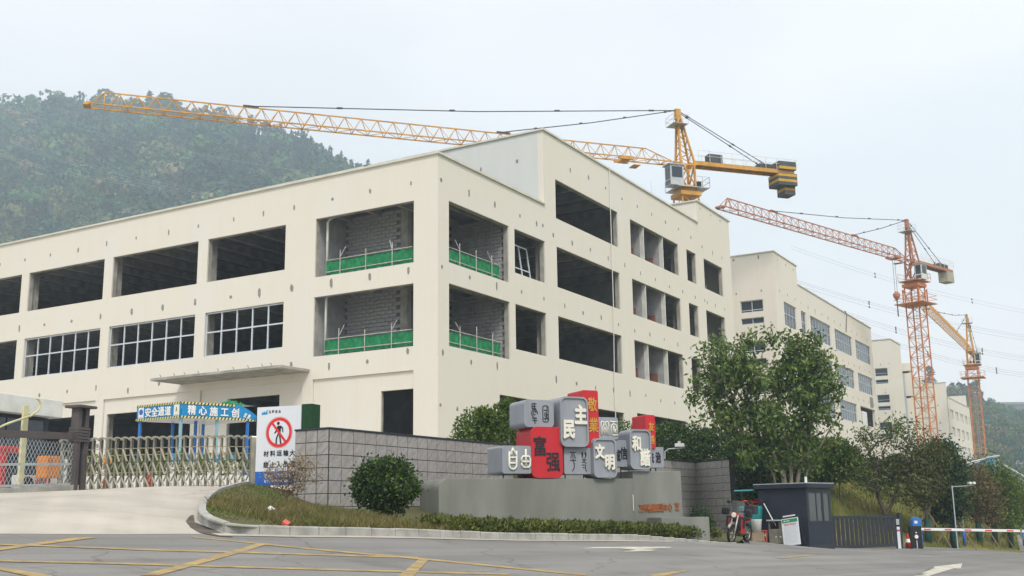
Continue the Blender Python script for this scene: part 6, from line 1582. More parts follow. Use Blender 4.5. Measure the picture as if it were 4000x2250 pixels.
MB().path([T @ Vector((0, 0, 0)), T @ Vector((.02, 0, .35)), T @ Vector((.2, 0, .47)), T @ Vector((.85, 0, .5))], .03, 7).build('arm', M['steel'], t); MB().box(.5, .95, -.1, .1, .55, .72, T).build('camera_body', M['white'], t, bevel=.03); MB().lathe([(.07, 0), (.075, .1)], T @ Vector((.72, 0, .73)), 10).build('dome', M['white'], t)
# ================================================================ PLANTS
def leaves_np(C, L, W, rg, up=0.0, jit=.3, out=None):
    """rhombic leaves at the points C; up<0 droops, up>0 stands"""
    n = len(C)
    d = rg.normal(size=(n, 3)); d[:, 2] += up * 2
    if out is not None: d += out * .8
    d /= np.linalg.norm(d, axis=1)[:, None]
    r = rg.normal(size=(n, 3)); w = np.cross(d, r); w /= np.linalg.norm(w, axis=1)[:, None] + 1e-9
    l = (L * rg.uniform(1 - jit, 1 + jit, n))[:, None]; ww = (W * rg.uniform(1 - jit, 1 + jit, n))[:, None]
    nn = np.cross(d, w) * l * .12
    V = np.stack([C, C + d * l * .5 + w * ww * .5 + nn, C + d * l, C + d * l * .5 - w * ww * .5 + nn], 1).reshape(-1, 3)
    return V, np.arange(4 * n).reshape(-1, 4)
def leaf_obj(name, C, L, W, m, parent, rg, up=0.0, out=None, kind=None):
    V, F = leaves_np(C, L, W, rg, up, out=out)
    o = linkmesh(name, npmesh(name, V, F, m), parent)
    if kind: o['kind'] = kind
    return o
def ell_points(rg, c, r, n, shell=.45):
    d = rg.normal(size=(n, 3)); d /= np.linalg.norm(d, axis=1)[:, None]
    k = (1 - shell * rg.random(n) ** 1.3)[:, None]
    return np.array(c) + d * k * np.array(r), d
def make_tree(name, label, cat, base, lumps, tips, per, L, W, lm, bark, r0, stems, seed, group=None, spread=.42, up=-.15, twigs=1.0, lm2=None):
    rg = np.random.default_rng(seed); base = np.array(base, float)
    t = thing(name, Vector(base), label, cat, group)
    pos = [base - np.array([0, 0, .2])]; par = [-1]
    vol = np.array([r[0] * r[1] * r[2] for c, r in lumps]); vol = vol / vol.sum()
    for st in stems:
        prev = 0
        for q in st: pos.append(np.array(q, float)); par.append(prev); prev = len(pos) - 1
    T = []
    for i in rg.choice(len(lumps), tips, p=vol):
        c, r = lumps[i]; d = rg.normal(size=3); d /= np.linalg.norm(d); T.append(np.array(c) + d * np.array(r) * rg.uniform(.35, 1.0))
    T.sort(key=lambda q: np.linalg.norm(q - base))
    ends = []
    for q in T:
        P = np.array(pos); dd = np.linalg.norm(P - q, axis=1) + .9 * np.maximum(0, P[:, 2] - q[2]); dd[0] += 3
        k = int(np.argmin(dd)); mid = P[k] * .5 + q * .5 + rg.normal(size=3) * .10 * np.linalg.norm(q - P[k]); mid[2] += .06 * np.linalg.norm(q - P[k])
        pos.append(mid); par.append(k); pos.append(q); par.append(len(pos) - 2); ends.append(len(pos) - 1)
    cnt = np.zeros(len(pos))
    for e in ends:
        k = e
        while k != -1: cnt[k] += 1; k = par[k]
    rad = np.maximum(r0 * (cnt / max(cnt[0], 1)) ** .45, .006 * twigs)
    trunk, br = MB(), MB()
    for k in range(1, len(pos)):
        a, b = pos[par[k]], pos[k]; big = rad[k] > r0 * .3
        ra = min(rad[par[k]], rad[k] * 1.35)
        (trunk if big else br).path([a, b], [ra, rad[k]], 7 if big else 4, False)
    trunk.build('trunk', bark, t, smooth=True); br.build('branches', bark, t, kind='stuff')
    E = np.array([pos[e] for e in ends]); C = np.repeat(E, per, 0) + rg.normal(size=(len(E) * per, 3)) * spread * np.array([1, 1, .8]) * .6
    if lm2 is None: leaf_obj('crown', C, L, W, lm, t, rg, up)
    else:
        s = rg.random(len(C)) < .5; leaf_obj('crown', C[s], L, W, lm, t, rg, up); leaf_obj('crown', C[~s], L, W, lm2, t, rg, up)
    return t
def px_lump(u, v, D, ru, rv=None, rd=None):
    c = at(u, v, D); s = KPX * D; rv = rv or ru; rd = rd or ru
    return (np.array(c), np.array([ru * s, rd * s, rv * s]))
# big tree behind the booth
bb = foot(1985, 51)
D0 = 51
LM = [px_lump(u, v, D0 + dd, r, rv) for u, v, r, rv, dd in ((1812, 893, 62, 55, 0), (1868, 868, 40, 36, .6), (1945, 858, 42, 38, -.5), (2015, 880, 66, 52, .4), (2058, 935, 62, 58, -.4), (1795, 965, 55, 52, .3), (1880, 945, 72, 60, -.5), (1975, 955, 75, 60, .6), (2040, 1010, 62, 55, -.4), (1760, 1003, 32, 26, 0), (1850, 1045, 62, 48, .4), (1935, 1050, 70, 52, -.6), (2020, 1075, 60, 42, .5), (2095, 1065, 36, 28, 0), (1800, 1060, 45, 36, 0), (2105, 985, 26, 24, 0), (1905, 1130, 60, 42, -.5), (2000, 1140, 70, 44, .2), (2100, 1100, 26, 16, .2))]
def stem(*pts): return [np.array(at(u, v, d)) for u, v, d in pts]
make_tree('broadleaf_tree', 'big multi-stemmed broadleaf tree rising behind the guard booth', 'tree', bb, LM, 420, 25, .27, .12, M['leaf_big'], M['barkpale'], .17,
          [stem((1970, 1190, 51), (1930, 1120, 50.8), (1870, 1050, 50.6), (1830, 970, 50.6)), stem((1990, 1180, 51), (1975, 1100, 51.3), (1960, 1020, 51.5), (1945, 930, 51.3)), stem((2010, 1180, 51.2), (2025, 1110, 51.3), (2030, 1030, 51.2), (2020, 950, 51)), stem((2030, 1190, 51.3), (2060, 1130, 51), (2085, 1085, 50.8)), stem((1945, 1190, 50.8), (1900, 1135, 50.4), (1850, 1090, 50))], 3, spread=.36, up=-.3)
ENT = 'trees along the entrance road'
def road_tree(label, ub, D, lumps, tips, per, L, W, lm, seed, stakes=True, bark='bark', lm2=None, r0=.13, spread=.5):
    b = foot(ub, D); vt = min(v for u, v, r, rv in lumps)
    LMs = [px_lump(u, v, D + random.Random(seed + i).uniform(-.8, .8), r, rv) for i, (u, v, r, rv) in enumerate(lumps)]
    uc = sum(l[0] for l in lumps) / len(lumps); vc = sum(l[1] for l in lumps) / len(lumps)
    t = make_tree('roadside_tree', label, 'tree', b, LMs, int(tips * 1.25), int(per * 1.3), L * 1.3, W * 1.35, lm, M[bark], r0, [stem((ub, 1300, D), (ub * .6 + uc * .4, 1265, D), (uc, vc, D)), stem((ub, 1300, D), (ub * .6 + uc * .4 + 20, 1250, D), (uc + 30, vc - 10, D)), stem((ub, 1300, D), (ub * .6 + uc * .4 - 20, 1250, D), (uc - 30, vc, D))], seed, ENT, spread, lm2=lm2)
    if stakes:
        MB().path([b - Vector((0, 0, .1)), b + Vector((0, 0, 1.35))], r0 * 1.25, 9).build('trunk_wrap', M['wrap'], t, smooth=True)
        for a in (20, 140, 260):
            d = Vector((math.cos(R(a)), math.sin(R(a)), 0)); q = b + d * 1.1
            MB().path([Vector((q.x, q.y, g(q.x, q.y))), b + d * .12 + Vector((0, 0, 1.6))], .035, 6).build('stake', M['stake'], t)
    return t
road_tree('loose-crowned tree behind the sliding gate with upright stems showing', 2230, 58, [(2232, 1083, 64, 30), (2180, 1115, 42, 34), (2290, 1108, 44, 34), (2225, 1165, 60, 40), (2172, 1190, 44, 38), (2285, 1180, 46, 40), (2225, 1222, 54, 36)], 190, 11, .14, .06, M['leaf_mid'], 21, False, lm2=M['leaf_olive'])
road_tree('olive-green tree on a dark trunk just behind the barrier box', 2331, 57, [(2312, 1180, 44, 46), (2336, 1150, 42, 40), (2335, 1225, 46, 44), (2300, 1235, 40, 36)], 190, 26, .13, .06, M['leaf_olive'], 22, True, lm2=M['leaf_olive'])
road_tree('dense dark-green oval tree beside the nearest solar lamp', 2394, 57.8, [(2376, 1145, 40, 42), (2392, 1190, 42, 50), (2388, 1245, 44, 46), (2368, 1215, 40, 50), (2375, 1285, 40, 32)], 240, 40, .13, .07, M['leaf_dark'], 23, True, spread=.40)
road_tree('brownish half-bare tree right of the nearest solar lamp', 2459, 64, [(2446, 1195, 42, 44), (2470, 1240, 48, 48), (2440, 1265, 40, 40), (2480, 1290, 44, 32)], 260, 18, .12, .05, M['leaf_brown'], 24, True, 'twig', spread=.4)
road_tree('yellow-green bushy tree with propped wrapped trunk, second from the right edge', 2498, 67, [(2492, 1190, 42, 38), (2525, 1225, 44, 44), (2520, 1275, 46, 42), (2540, 1310, 36, 26)], 190, 18, .15, .065, M['leaf_light'], 25, True, lm2=M['leaf_mid'])
road_tree('small mixed green tree with propped trunk beside the right-edge lamp', 2537, 69, [(2552, 1255, 34, 36), (2565, 1295, 34, 32), (2540, 1290, 30, 30)], 130, 16, .14, .06, M['leaf_mid'], 26, True, lm2=M['leaf_brown'])
road_tree('russet half-bare tree cut by the right edge of the picture', 2610, 74, [(2590, 1240, 40, 44), (2610, 1290, 44, 40)], 120, 14, .13, .055, M['leaf_brown'], 27, True, 'twig')

def shrub(label, u0, u1, v0, D, lm, n, L, W, seed, name='shrub', depth=1.2, lm2=None, cat='shrub', vb=None, group=None):
    rg = np.random.default_rng(seed); b = foot((u0 + u1) / 2, D); s = KPX * D; zb = b.z if vb is None else at((u0 + u1) / 2, vb, D).z
    t = thing(name, b, label, cat, group); k = max(2, int((u1 - u0) / 45)); pts, outs = [], []
    for i in range(k):
        u = u0 + (u1 - u0) * (i + .5) / k; zt = at(u, v0 + rg.uniform(-2, 10), D).z; h = max(zt - zb, .5); c = at(u, 1200, D + rg.uniform(-.3, .3) * depth); rx = (u1 - u0) / k * s * rg.uniform(.62, .8)
        n2_ = int(n * 1.7); m_ = n2_ // k; p_, o_ = ell_points(rg, (c.x, c.y, zb + h * .5), (rx, depth * rg.uniform(.8, 1.1), h * .52), m_, .5); pts.append(p_); outs.append(o_)
        for q in range(3):
            dd = ell_points(rg, (c.x, c.y, zb + h * .55), (rx * .8, depth * .7, h * .45), 1, .1)[0][0]
            p_, o_ = ell_points(rg, dd, (.35, .35, .35), m_ // 8, .6); pts.append(p_); outs.append(o_)
    C = np.concatenate(pts); O = np.concatenate(outs)
    if lm2 is None: leaf_obj('foliage', C, L * 1.35, W * 1.4, lm, t, rg, .1, O)
    else:
        q = rg.random(len(C)) < .5; leaf_obj('foliage', C[q], L * 1.35, W * 1.4, lm, t, rg, .1, O[q]); leaf_obj('foliage', C[~q], L * 1.35, W * 1.4, lm2, t, rg, .1, O[~q])
    st = MB()
    for i in range(k * 2):
        u = u0 + (u1 - u0) * (i + .5) / (k * 2); c = at(u, 1200, D); zg_ = g(c.x, c.y); st.path([(c.x, c.y, zg_ - .1), (c.x + rg.uniform(-.2, .2), c.y + rg.uniform(-.2, .2), zb + (at(u, v0, D).z - zb) * .7)], [.03, .012], 5)
    st.build('stem', M['bark'], t)
    return t
shrub('bright green shrub above the tiled wall left of the slogan blocks', 1168, 1296, 1016, 41, M['leaf_mid'], 5200, .11, .06, 41, lm2=M['leaf_light'])
shrub('green shrub showing between the slogan blocks above the wall', 1430, 1590, 1058, 53, M['leaf_mid'], 4200, .11, .06, 42)
shrub('dense green shrub above the wall right of the short red block', 1600, 1770, 1060, 61, M['leaf_mid'], 5600, .12, .065, 43, lm2=M['leaf_dark'])
shrub('dark green shrub above the right end of the tiled wall', 1755, 1880, 1082, 62, M['leaf_dark'], 4600, .13, .07, 44)
shrub('dark shrub mass under the left side of the big tree', 1850, 1990, 1095, 56.5, M['leaf_dark'], 6500, .15, .08, 45, lm2=M['leaf_mid'], depth=1.6)
shrub('light green shrub mass under the right side of the big tree', 1975, 2120, 1095, 59.5, M['leaf_light'], 7500, .14, .075, 46, lm2=M['leaf_mid'], depth=1.5, vb=1215)
shrub('loose dark shrub behind the loose-crowned tree', 2110, 2260, 1150, 66, M['leaf_olive'], 4200, .15, .07, 47, depth=1.5, lm2=M['leaf_dark'])
# clipped round bush, small round bush
def round_bush(label, u, D, vt, vb, ru, lm, n, L, seed, lm2):
    rg = np.random.default_rng(seed); b = foot(u, D, .1); s = KPX * D; ct = at(u, (vt + vb) / 2, D); rz = (vb - vt) / 2 * s
    t = thing('clipped_bush', b, label, 'bush')
    p_, o_ = ell_points(rg, ct, (ru * s, ru * s, rz), n, .5)
    lp = rg.normal(size=(22, 3)); lp /= np.linalg.norm(lp, axis=1)[:, None]; am = rg.uniform(-.16, .15, 22); bulge = (np.exp(-((o_[:, None, :] - lp[None]) ** 2).sum(2) * 5) * am).sum(1)[:, None]
    p_ = np.array(ct) + (p_ - np.array(ct)) * (1 + bulge); p_ += .05 * np.sin(p_ * 7 + seed) + o_ * (rg.random((n, 1)) ** 9) * .26; p_[:, :2] = np.array(ct)[:2] + (p_[:, :2] - np.array(ct)[:2]) * np.clip(1.02 + .18 * np.minimum(0, (p_[:, 2:3] - ct.z) / rz), .75, 1.1); keep = rg.random(n) < np.clip((p_[:, 2] - ct.z + rz * 1.0) / (rz * .7), .06, 1); p_, o_ = p_[keep], o_[keep]
    q = rg.random(len(p_)) < .7; leaf_obj('foliage', p_[q], L, L * .55, lm, t, rg, .0, o_[q]); leaf_obj('foliage', p_[~q], L, L * .55, lm2, t, rg, .1, o_[~q])
    tr = MB(); tr.path([b - Vector((0, 0, .2)), ct], [.05, .03], 7)
    for k in range(34):
        d = ell_points(rg, ct, (ru * s * .9, ru * s * .9, rz * .9), 1, .2)[0][0]; tr.path([b + (ct - b) * rg.uniform(.15, .7), d], [.016, .005], 4)
    tr.build('stem', M['bark'], t)
round_bush('round clipped dark-green bush in front of the tiled wall', 969, 28.8, 1157, 1300, 80, M['leaf_dark'], 11000, .10, 51, M['leaf_mid'])
round_bush('small round bush at the right end of the grey plinth', 1760, 36.6, 1282, 1345, 32, M['leaf_dark'], 3600, .07, 52, M['leaf_dark'])
# dry shrub in front of the board
make_tree('dry_shrub', 'dry brown bare shrub in front of the warning board', 'shrub', foot(716, 28.6, .1), [px_lump(700, 1195, 28.4, 40, 36), px_lump(755, 1178, 28.2, 42, 36), px_lump(735, 1220, 28.5, 36, 34), px_lump(800, 1205, 28.3, 16, 14)], 330, 4, .07, .03, M['leaf_dry'], M['twig'], .022, [stem((715, 1285, 28.6), (722, 1250, 28.5), (728, 1220, 28.4)), stem((717, 1285, 28.6), (745, 1245, 28.4), (770, 1200, 28.2)), stem((714, 1285, 28.6), (700, 1250, 28.6), (690, 1210, 28.6))], 61, spread=.16, twigs=.9)
for i, (p_, w_) in enumerate(PLANTERS):
    rg = np.random.default_rng(70 + i); t = thing('planter_shrub', p_ + Vector((0, 0, .55)), ('yellow-green shrub in the planter nearest the gate post', 'yellow-green shrub in the second planter from the gate post', 'yellow-green shrub in the planter under the shelter corner', 'yellow-green shrub in the planter nearest the warning board')[i], 'shrub', 'shrubs in the white planters')
    T = frame3(p_, gv, gn); c = np.array(p_); C = np.concatenate([ell_points(rg, np.array(T @ Vector((w_ * f, 0, .95))), (.45, .35, .5), 260, .8)[0] for f in (-.35, 0, .35)])
    leaf_obj('foliage', C, .13, .06, M['leaf_light'], t, rg, .3)
    MB().path([T @ Vector((0, 0, .5)), T @ Vector((.05, 0, 1.1))], .03, 5).build('stem', M['bark'], t)

# ground cover
def blades(name, X, Y, Z, h, w, m, seed, lean=.5, kind='stuff', label=None, cat=None):
    rg = np.random.default_rng(seed); n = len(X); h = h * rg.uniform(.5, 1.3, n); a = rg.uniform(0, 2 * np.pi, n); b = rg.uniform(0, 2 * np.pi, n)
    base = np.stack([X, Y, Z], 1); tip = base + np.stack([np.cos(a) * h * lean * rg.random(n), np.sin(a) * h * lean * rg.random(n), h], 1)
    sd_ = np.stack([np.cos(b), np.sin(b), np.zeros(n)], 1) * (w * .5)
    V = np.stack([base - sd_, base + sd_, tip], 1).reshape(-1, 3)
    o = linkmesh(name, npmesh(name, V, np.arange(3 * n).reshape(-1, 3), m)); return tag(o, label, cat, None, kind)
def band(rg, n, s0, s1, w0, w1):
    s = rg.uniform(s0, s1, n); w = rg.uniform(w0, w1, n); P = np.array([(lambda q: (q[0].x + q[1].x * ww, q[0].y + q[1].y * ww))(kpos(ss_)) for ss_, ww in zip(s, w)]); return P[:, 0], P[:, 1]
from mathutils.geometry import intersect_point_line
bp_ = np.array(bed_poly)
def inside(X, Y, poly):
    r = np.zeros(len(X), bool); j_ = len(poly) - 1
    for i in range(len(poly)):
        xi, yi = poly[i]; xj, yj = poly[j_]
        c = ((yi > Y) != (yj > Y)) & (X < (xj - xi) * (Y - yi) / (yj - yi + 1e-12) + xi); r ^= c; j_ = i
    return r
def kdist(X, Y):
    K = np.array([(p.x, p.y) for p in kerb_pts]); d = np.full(len(X), 1e9)
    for a, b in zip(K, K[1:]):
        e = b - a; t_ = np.clip(((X - a[0]) * e[0] + (Y - a[1]) * e[1]) / (e @ e), 0, 1); d = np.minimum(d, np.hypot(X - a[0] - t_ * e[0], Y - a[1] - t_ * e[1]))
    return d
KS = lambda u: KL[12] + (Vector((*plan(u, KERBLINE(u)), 0)) - kerb_pts[12]).dot(KD)
rg = np.random.default_rng(9)
X, Y = band(rg, 14000, KS(735), KS(1190), .25, 4.2); k = inside(X, Y, np.array(bed_poly)) & (kdist(X, Y) > .2); X, Y = X[k], Y[k]; blades('dry_weeds', X, Y, gz(X, Y) + .11, .16, .02, M['blade'], 1, 1.3, label='dry brown and olive weeds behind the kerb', cat='weeds')
u = rg.uniform(505, 830, 12000); Dd = rg.uniform(20.8, 33, 12000); P = np.array([plan(a, b) for a, b in zip(u, Dd)]); X, Y = P[:, 0], P[:, 1]
k = inside(X, Y, bp_) & (kdist(X, Y) > .2); X, Y = X[k], Y[k]
cl = np.sin(X * 2.1) * np.cos(Y * 1.7) + .6 * np.sin(X * 5 + Y * 4); q = cl > .45
blades('bed_grass', X[~q], Y[~q], gz(X[~q], Y[~q]) + .11, .065, .02, M['blade'], 2, 2.0, label='thin olive and straw grass on the planting bed', cat='grass')
blades('green_weeds', X[q], Y[q], gz(X[q], Y[q]) + .11, .07, .03, M['blade_green'], 3, 2.0, label='green weeds in patches on the planting bed', cat='weeds')
X, Y = band(rg, 15000, KS(1150), KS(1836), .3, 1.15)
hz_ = gz(X, Y) + .1; hz_ = hz_ + rg.random(len(X)) * (.26 + .05 * np.sin(X * 6) * np.cos(Y * 7))
V, F = leaves_np(np.stack([X, Y, hz_], 1), .13, .045, rg, .55); tag(linkmesh('low_hedge', npmesh('low_hedge', V, F, M['leaf_hedge'])), 'low spiky olive-green hedge along the kerb', 'hedge', kind='stuff')
n = 26000; u = rg.uniform(2075, 2620, n); Dd = np.interp(u, BANK_U, BANK_D) - 3 + rg.random(n) * 16; P = np.array([plan(a, b) for a, b in zip(u, Dd)]); X, Y = P[:, 0], P[:, 1]
keep = ~inside(X, Y, np.array([rl(-40, 0), rl(-40, -34), rl(75, -34), rl(75, 3), plan(2560, 62), plan(2300, 53.0), plan(2090, 49.5), plan(1905, 46.5), plan(1862, 41), rl(sEnd + 1.2, 0.0)])); X, Y = X[keep], Y[keep]
blades('bank_grass', X, Y, gz(X, Y) - .1, .30, .035, M['blade_bank'], 4, .9, label='yellow-green grass on the bank behind the barrier', cat='grass')
n = 5000; u = rg.uniform(1840, 2100, n); Dd = np.interp(u, BANK_U, BANK_D) - 1 + rg.random(n) * 8; P = np.array([plan(a, b) for a, b in zip(u, Dd)]); blades('bank_weeds', P[:, 0], P[:, 1], gz(P[:, 0], P[:, 1]) - .1, .4, .03, M['blade_green'], 5, .9, label='green weeds on the bank behind the booth', cat='weeds')
# small litter on the bed
for u, D, m_, lab in ((680, 23.2, M['white'], 'small white scrap of litter on the planting bed'), (720, 21.0, M['coral'], 'small orange scrap of litter on the planting bed')):
    p = foot(u, D, .19); t = thing('litter', p, lab, 'litter'); MB().box(-.09, .09, -.06, .06, -.02, .03, Matrix.Translation(p) @ Matrix.Rotation(R(35), 4, 'X') @ Matrix.Rotation(R(25), 4, 'Z')).build('scrap', m_, t)

# ================================================================ HILLS AND FAR WOODS
def tint_mat(name):
    m = bpy.data.materials.new(name); m.use_nodes = True; t = m.node_tree; b = t.nodes['Principled BSDF']; b.inputs['Roughness'].default_value = .8; b.inputs['Specular IOR Level'].default_value = .1
    a = t.nodes.new('ShaderNodeAttribute'); a.attribute_name = 'tint'; gi = t.nodes.new('ShaderNodeNewGeometry'); hs = t.nodes.new('ShaderNodeHueSaturation'); mr = t.nodes.new('ShaderNodeMapRange'); mr.inputs[3].default_value = .78; mr.inputs[4].default_value = 1.22
    t.links.new(gi.outputs['Random Per Island'], mr.inputs[0]); t.links.new(mr.outputs[0], hs.inputs['Value']); t.links.new(a.outputs['Color'], hs.inputs['Color']); t.links.new(hs.outputs[0], b.inputs['Base Color']); return m
M['wood'] = tint_mat('woodland')
def leaves_tan(C, N, L, rg, jit=.45):
    """leaf sprays lying on the crown surface, so that a crown is lit as a body"""
    n = len(C); o = N + rg.normal(size=(n, 3)) * jit; o /= np.linalg.norm(o, axis=1)[:, None]
    d = np.cross(o, rg.normal(size=(n, 3))); d /= np.linalg.norm(d, axis=1)[:, None]; w = np.cross(o, d)
    l = (L * rg.uniform(.6, 1.3, n))[:, None]
    return np.stack([C - d * l * .5, C + w * l * .38, C + d * l * .5, C - w * l * .38], 1).reshape(-1, 3), np.arange(4 * n).reshape(-1, 4)
def templ(kind, seed):
    rg = np.random.default_rng(seed)
    if kind == 'b':
        C, N = [], []
        for _ in range(6):
            a, b = ell_points(rg, (rg.uniform(-.30, .30), rg.uniform(-.30, .30), rg.uniform(.42, .80)), (.25, .25, .21), 44, .25); C.append(a); N.append(b)
        V, F = leaves_tan(np.concatenate(C), np.concatenate(N), .125, rg)
    else:
        N_ = 200; z = rg.random(N_) ** .8; r = (1 - z) * .17 * (.55 + .45 * rg.random(N_)) * (.75 + .25 * np.sin(z * 40)); a = rg.uniform(0, 2 * np.pi, N_); C = np.stack([r * np.cos(a), r * np.sin(a), .08 + z * .92], 1)
        V, F = leaves_np(C, .085, .06, rg, -.1, out=np.stack([np.cos(a), np.sin(a), -.2 * np.ones(N_)], 1))
    return V, F
TB = [templ('b', 100 + i) for i in range(5)]; TCn = [templ('c', 200 + i) for i in range(4)]
def forest(name, pts, label):
    """pts: (x, y, z, height, kind, colour)"""
    rg = np.random.default_rng(33); Vs, Fs, Cs = [], [], []; off = 0
    for x, y, z, h, kd, col in pts:
        V, F = (TB if kd == 'b' else TCn)[rg.integers(5 if kd == 'b' else 4)]; a = rg.uniform(0, 6.28); ca, sa = math.cos(a), math.sin(a); w = h * (rg.uniform(.75, 1.1) if kd == 'b' else rg.uniform(.9, 1.2))
        Q = np.empty_like(V); Q[:, 0] = x + (V[:, 0] * ca - V[:, 1] * sa) * w; Q[:, 1] = y + (V[:, 0] * sa + V[:, 1] * ca) * w; Q[:, 2] = z + V[:, 2] * h - .1 * h
        Vs.append(Q); Fs.append(F + off); off += len(V); Cs.append(np.tile(np.array([*col, 1.0]), (len(V), 1)))
    me = npmesh(name, np.concatenate(Vs), np.concatenate(Fs), M['wood']); ca = me.color_attributes.new('tint', 'FLOAT_COLOR', 'POINT'); ca.data.foreach_set('color', np.concatenate(Cs).astype(np.float32).ravel())
    return tag(linkmesh(name, me), label, 'woodland', kind='stuff')
PAL = [(.036, .085, .030), (.046, .10, .032), (.075, .115, .032), (.10, .11, .04), (.036, .085, .05)]
RU = [-260, 0, 80, 200, 300, 420, 560, 640, 720, 790, 860, 905, 980, 1060, 1160, 1300]; RV = [300, 285, 278, 285, 296, 305, 320, 338, 365, 395, 422, 440, 470, 505, 560, 640]
def ridge(u): return np.interp(u, RU, RV) + 14
def hill_pt(u, t, seed=0):
    Dr = 936 - 108 * np.clip(u / 1000, 0, 1.2); D = 378 + (Dr - 378) * t
    zr = at(u, float(ridge(u)), Dr).z; z = 4 + (zr - 4) * (t ** 1.05) + 22 * math.sin(u * .018 + t * 7) * t * (1 - t) + 12 * math.sin(u * .05 + t * 13) * t * (1 - t)
    if t > 1: z = zr - (t - 1) * 400
    x, y = plan(u, D); return x, y, z
us = np.linspace(-260, 1300, 80); ts = np.concatenate([np.linspace(0, 1, 28), [1.06, 1.2, 1.5]])
HV = np.array([hill_pt(a, b) for b in ts for a in us]); ix = np.arange(len(us) * len(ts)).reshape(len(ts), len(us))
tag(linkmesh('hill', npmesh('hill', HV, np.stack([ix[:-1, :-1], ix[:-1, 1:], ix[1:, 1:], ix[1:, :-1]], -1).reshape(-1, 4), M['land'], True)), kind='structure')
rf = random.Random(21); pts = []
for _ in range(3600):
    u = rf.uniform(-120, 1180); t = rf.random() ** .62 * .985 + .012
    if t < .30: continue
    x, y, z = hill_pt(u, t); con = (t > .82 and u > 330 and rf.random() < .55) or (t > .7 and u > 560 and rf.random() < .75) or rf.random() < .06; h = rf.uniform(13, 22) if con else rf.choice((rf.uniform(9, 16), rf.uniform(14, 24), rf.uniform(20, 34)))
    n1 = math.sin(u * .021 + t * 9) + .7 * math.sin(u * .06 - t * 21)
    c = PAL[int(rf.random() * 5)] if n1 > -.3 else PAL[rf.choice((0, 1, 4))]
    if con: c = (.026, .055, .030)
    if rf.random() < .02 and t < .7: c = (.26, .11, .04)
    elif rf.random() < .07: c = (.15, .125, .07)
    if u < 260 and .28 < t < .5 + .06 * math.sin(u * .05) and not con: h = rf.uniform(14, 22); c = rf.choice(((.07, .09, .03), (.08, .09, .036), (.05, .08, .026)))
    k = rf.uniform(.55, 1.35) * (1.35 if n1 > .5 else .7 if n1 < -.5 else 1); pts.append((x, y, z, h, 'c' if con else 'b', tuple(q * k for q in c)))
for u, t, h in ((440, .42, 22), (428, .40, 17), (450, .44, 17)): x, y, z = hill_pt(u, t); pts.append((x, y, z, h, 'b', (.36, .13, .04)))
forest('hill_woodland', pts, 'mixed green woodland covering the hazy hill at left')
x, y, z = hill_pt(345, .47); 
rk = MB(); rr_ = random.Random(5)
for i in range(16):
    u, t = rr_.uniform(290, 400), rr_.uniform(.40, .50); x, y, z = hill_pt(u, t); s = rr_.uniform(3, 7); z += rr_.uniform(1, 9); T = Matrix.Translation((x, y, z)) @ Matrix.Rotation(rr_.uniform(0, 3), 4, 'Z') @ Matrix.Rotation(rr_.uniform(-.3, .3), 4, 'X'); rk.box(-s, s, -s * .6, s * .6, -s * .9, s * .9, T)
tag(rk.build('rock_outcrop', M['rock'], bevel=.8), 'pale rock outcrop on the wooded hill', 'rock', kind='stuff')
# conifers and tall trees one can tell apart on the skyline
ORD = 'first second third fourth fifth sixth seventh eighth ninth tenth eleventh twelfth thirteenth fourteenth'.split()
def sky_tree(u, vt, D, h, kind, lab, seed, z=None, col='leaf_dark', grp='conifers on the hill skyline'):
    rg = np.random.default_rng(seed); top = at(u, vt, D); b = Vector((top.x, top.y, top.z - h)); t = thing('conifer' if kind == 'c' else 'ridge_tree', b, lab, 'tree', grp)
    V, F = (TCn if kind == 'c' else TB)[seed % 4]; w = h * (1.25 if kind == 'c' else .9); Q = V * np.array([w, w, h]) + np.array(b)
    linkmesh('crown', npmesh('crown', Q, F, M[col]), t); MB().path([b - Vector((0, 0, 3)), b + Vector((0, 0, h * .9))], [h * .02, h * .006], 6).build('trunk', M['bark'], t)
for i, (u, vt, h) in enumerate(((377, 230, 15), (452, 268, 9), (468, 270, 9), (530, 282, 9), (548, 286, 9), (700, 322, 10), (716, 330, 10), (735, 336, 11), (758, 348, 11), (792, 372, 9), (805, 376, 9), (850, 388, 11), (868, 396, 11), (885, 402, 11), (898, 410, 10))):
    Dr = 936 - 108 * u / 1000; sky_tree(u, vt, Dr - 6, h * 1.8, 'c', 'tall dark conifer standing alone above the crane jib' if i == 0 else ORD[i - 1] + ' dark conifer right of the lone tall one on the hill skyline', 300 + i)
# right-hand slope, conifers, viaduct
RU2 = [2100, 2200, 2330, 2400, 2470, 2520, 2576, 2640, 2760]; RV2 = [1000, 990, 992, 1000, 1022, 1040, 1062, 1080, 1110]
def hill2(u, t):
    Dr = 640; D = 330 + (Dr - 330) * t; zr = at(u, float(np.interp(u, RU2, RV2)), Dr).z; z = -4 + (zr + 4) * t ** 1.0 + 2.5 * math.sin(u * .05 + t * 9) * t * (1 - t)
    if t > 1: z = zr - (t - 1) * 120
    return (*plan(u, D), z)
us = np.linspace(2050, 2800, 50); ts = np.concatenate([np.linspace(0, 1, 18), [1.08, 1.3]]); HV = np.array([hill2(a, b) for b in ts for a in us]); ix = np.arange(len(us) * len(ts)).reshape(len(ts), len(us))
tag(linkmesh('far_slope', npmesh('far_slope', HV, np.stack([ix[:-1, :-1], ix[:-1, 1:], ix[1:, 1:], ix[1:, :-1]], -1).reshape(-1, 4), M['rock'], True)), kind='structure')
pts = []
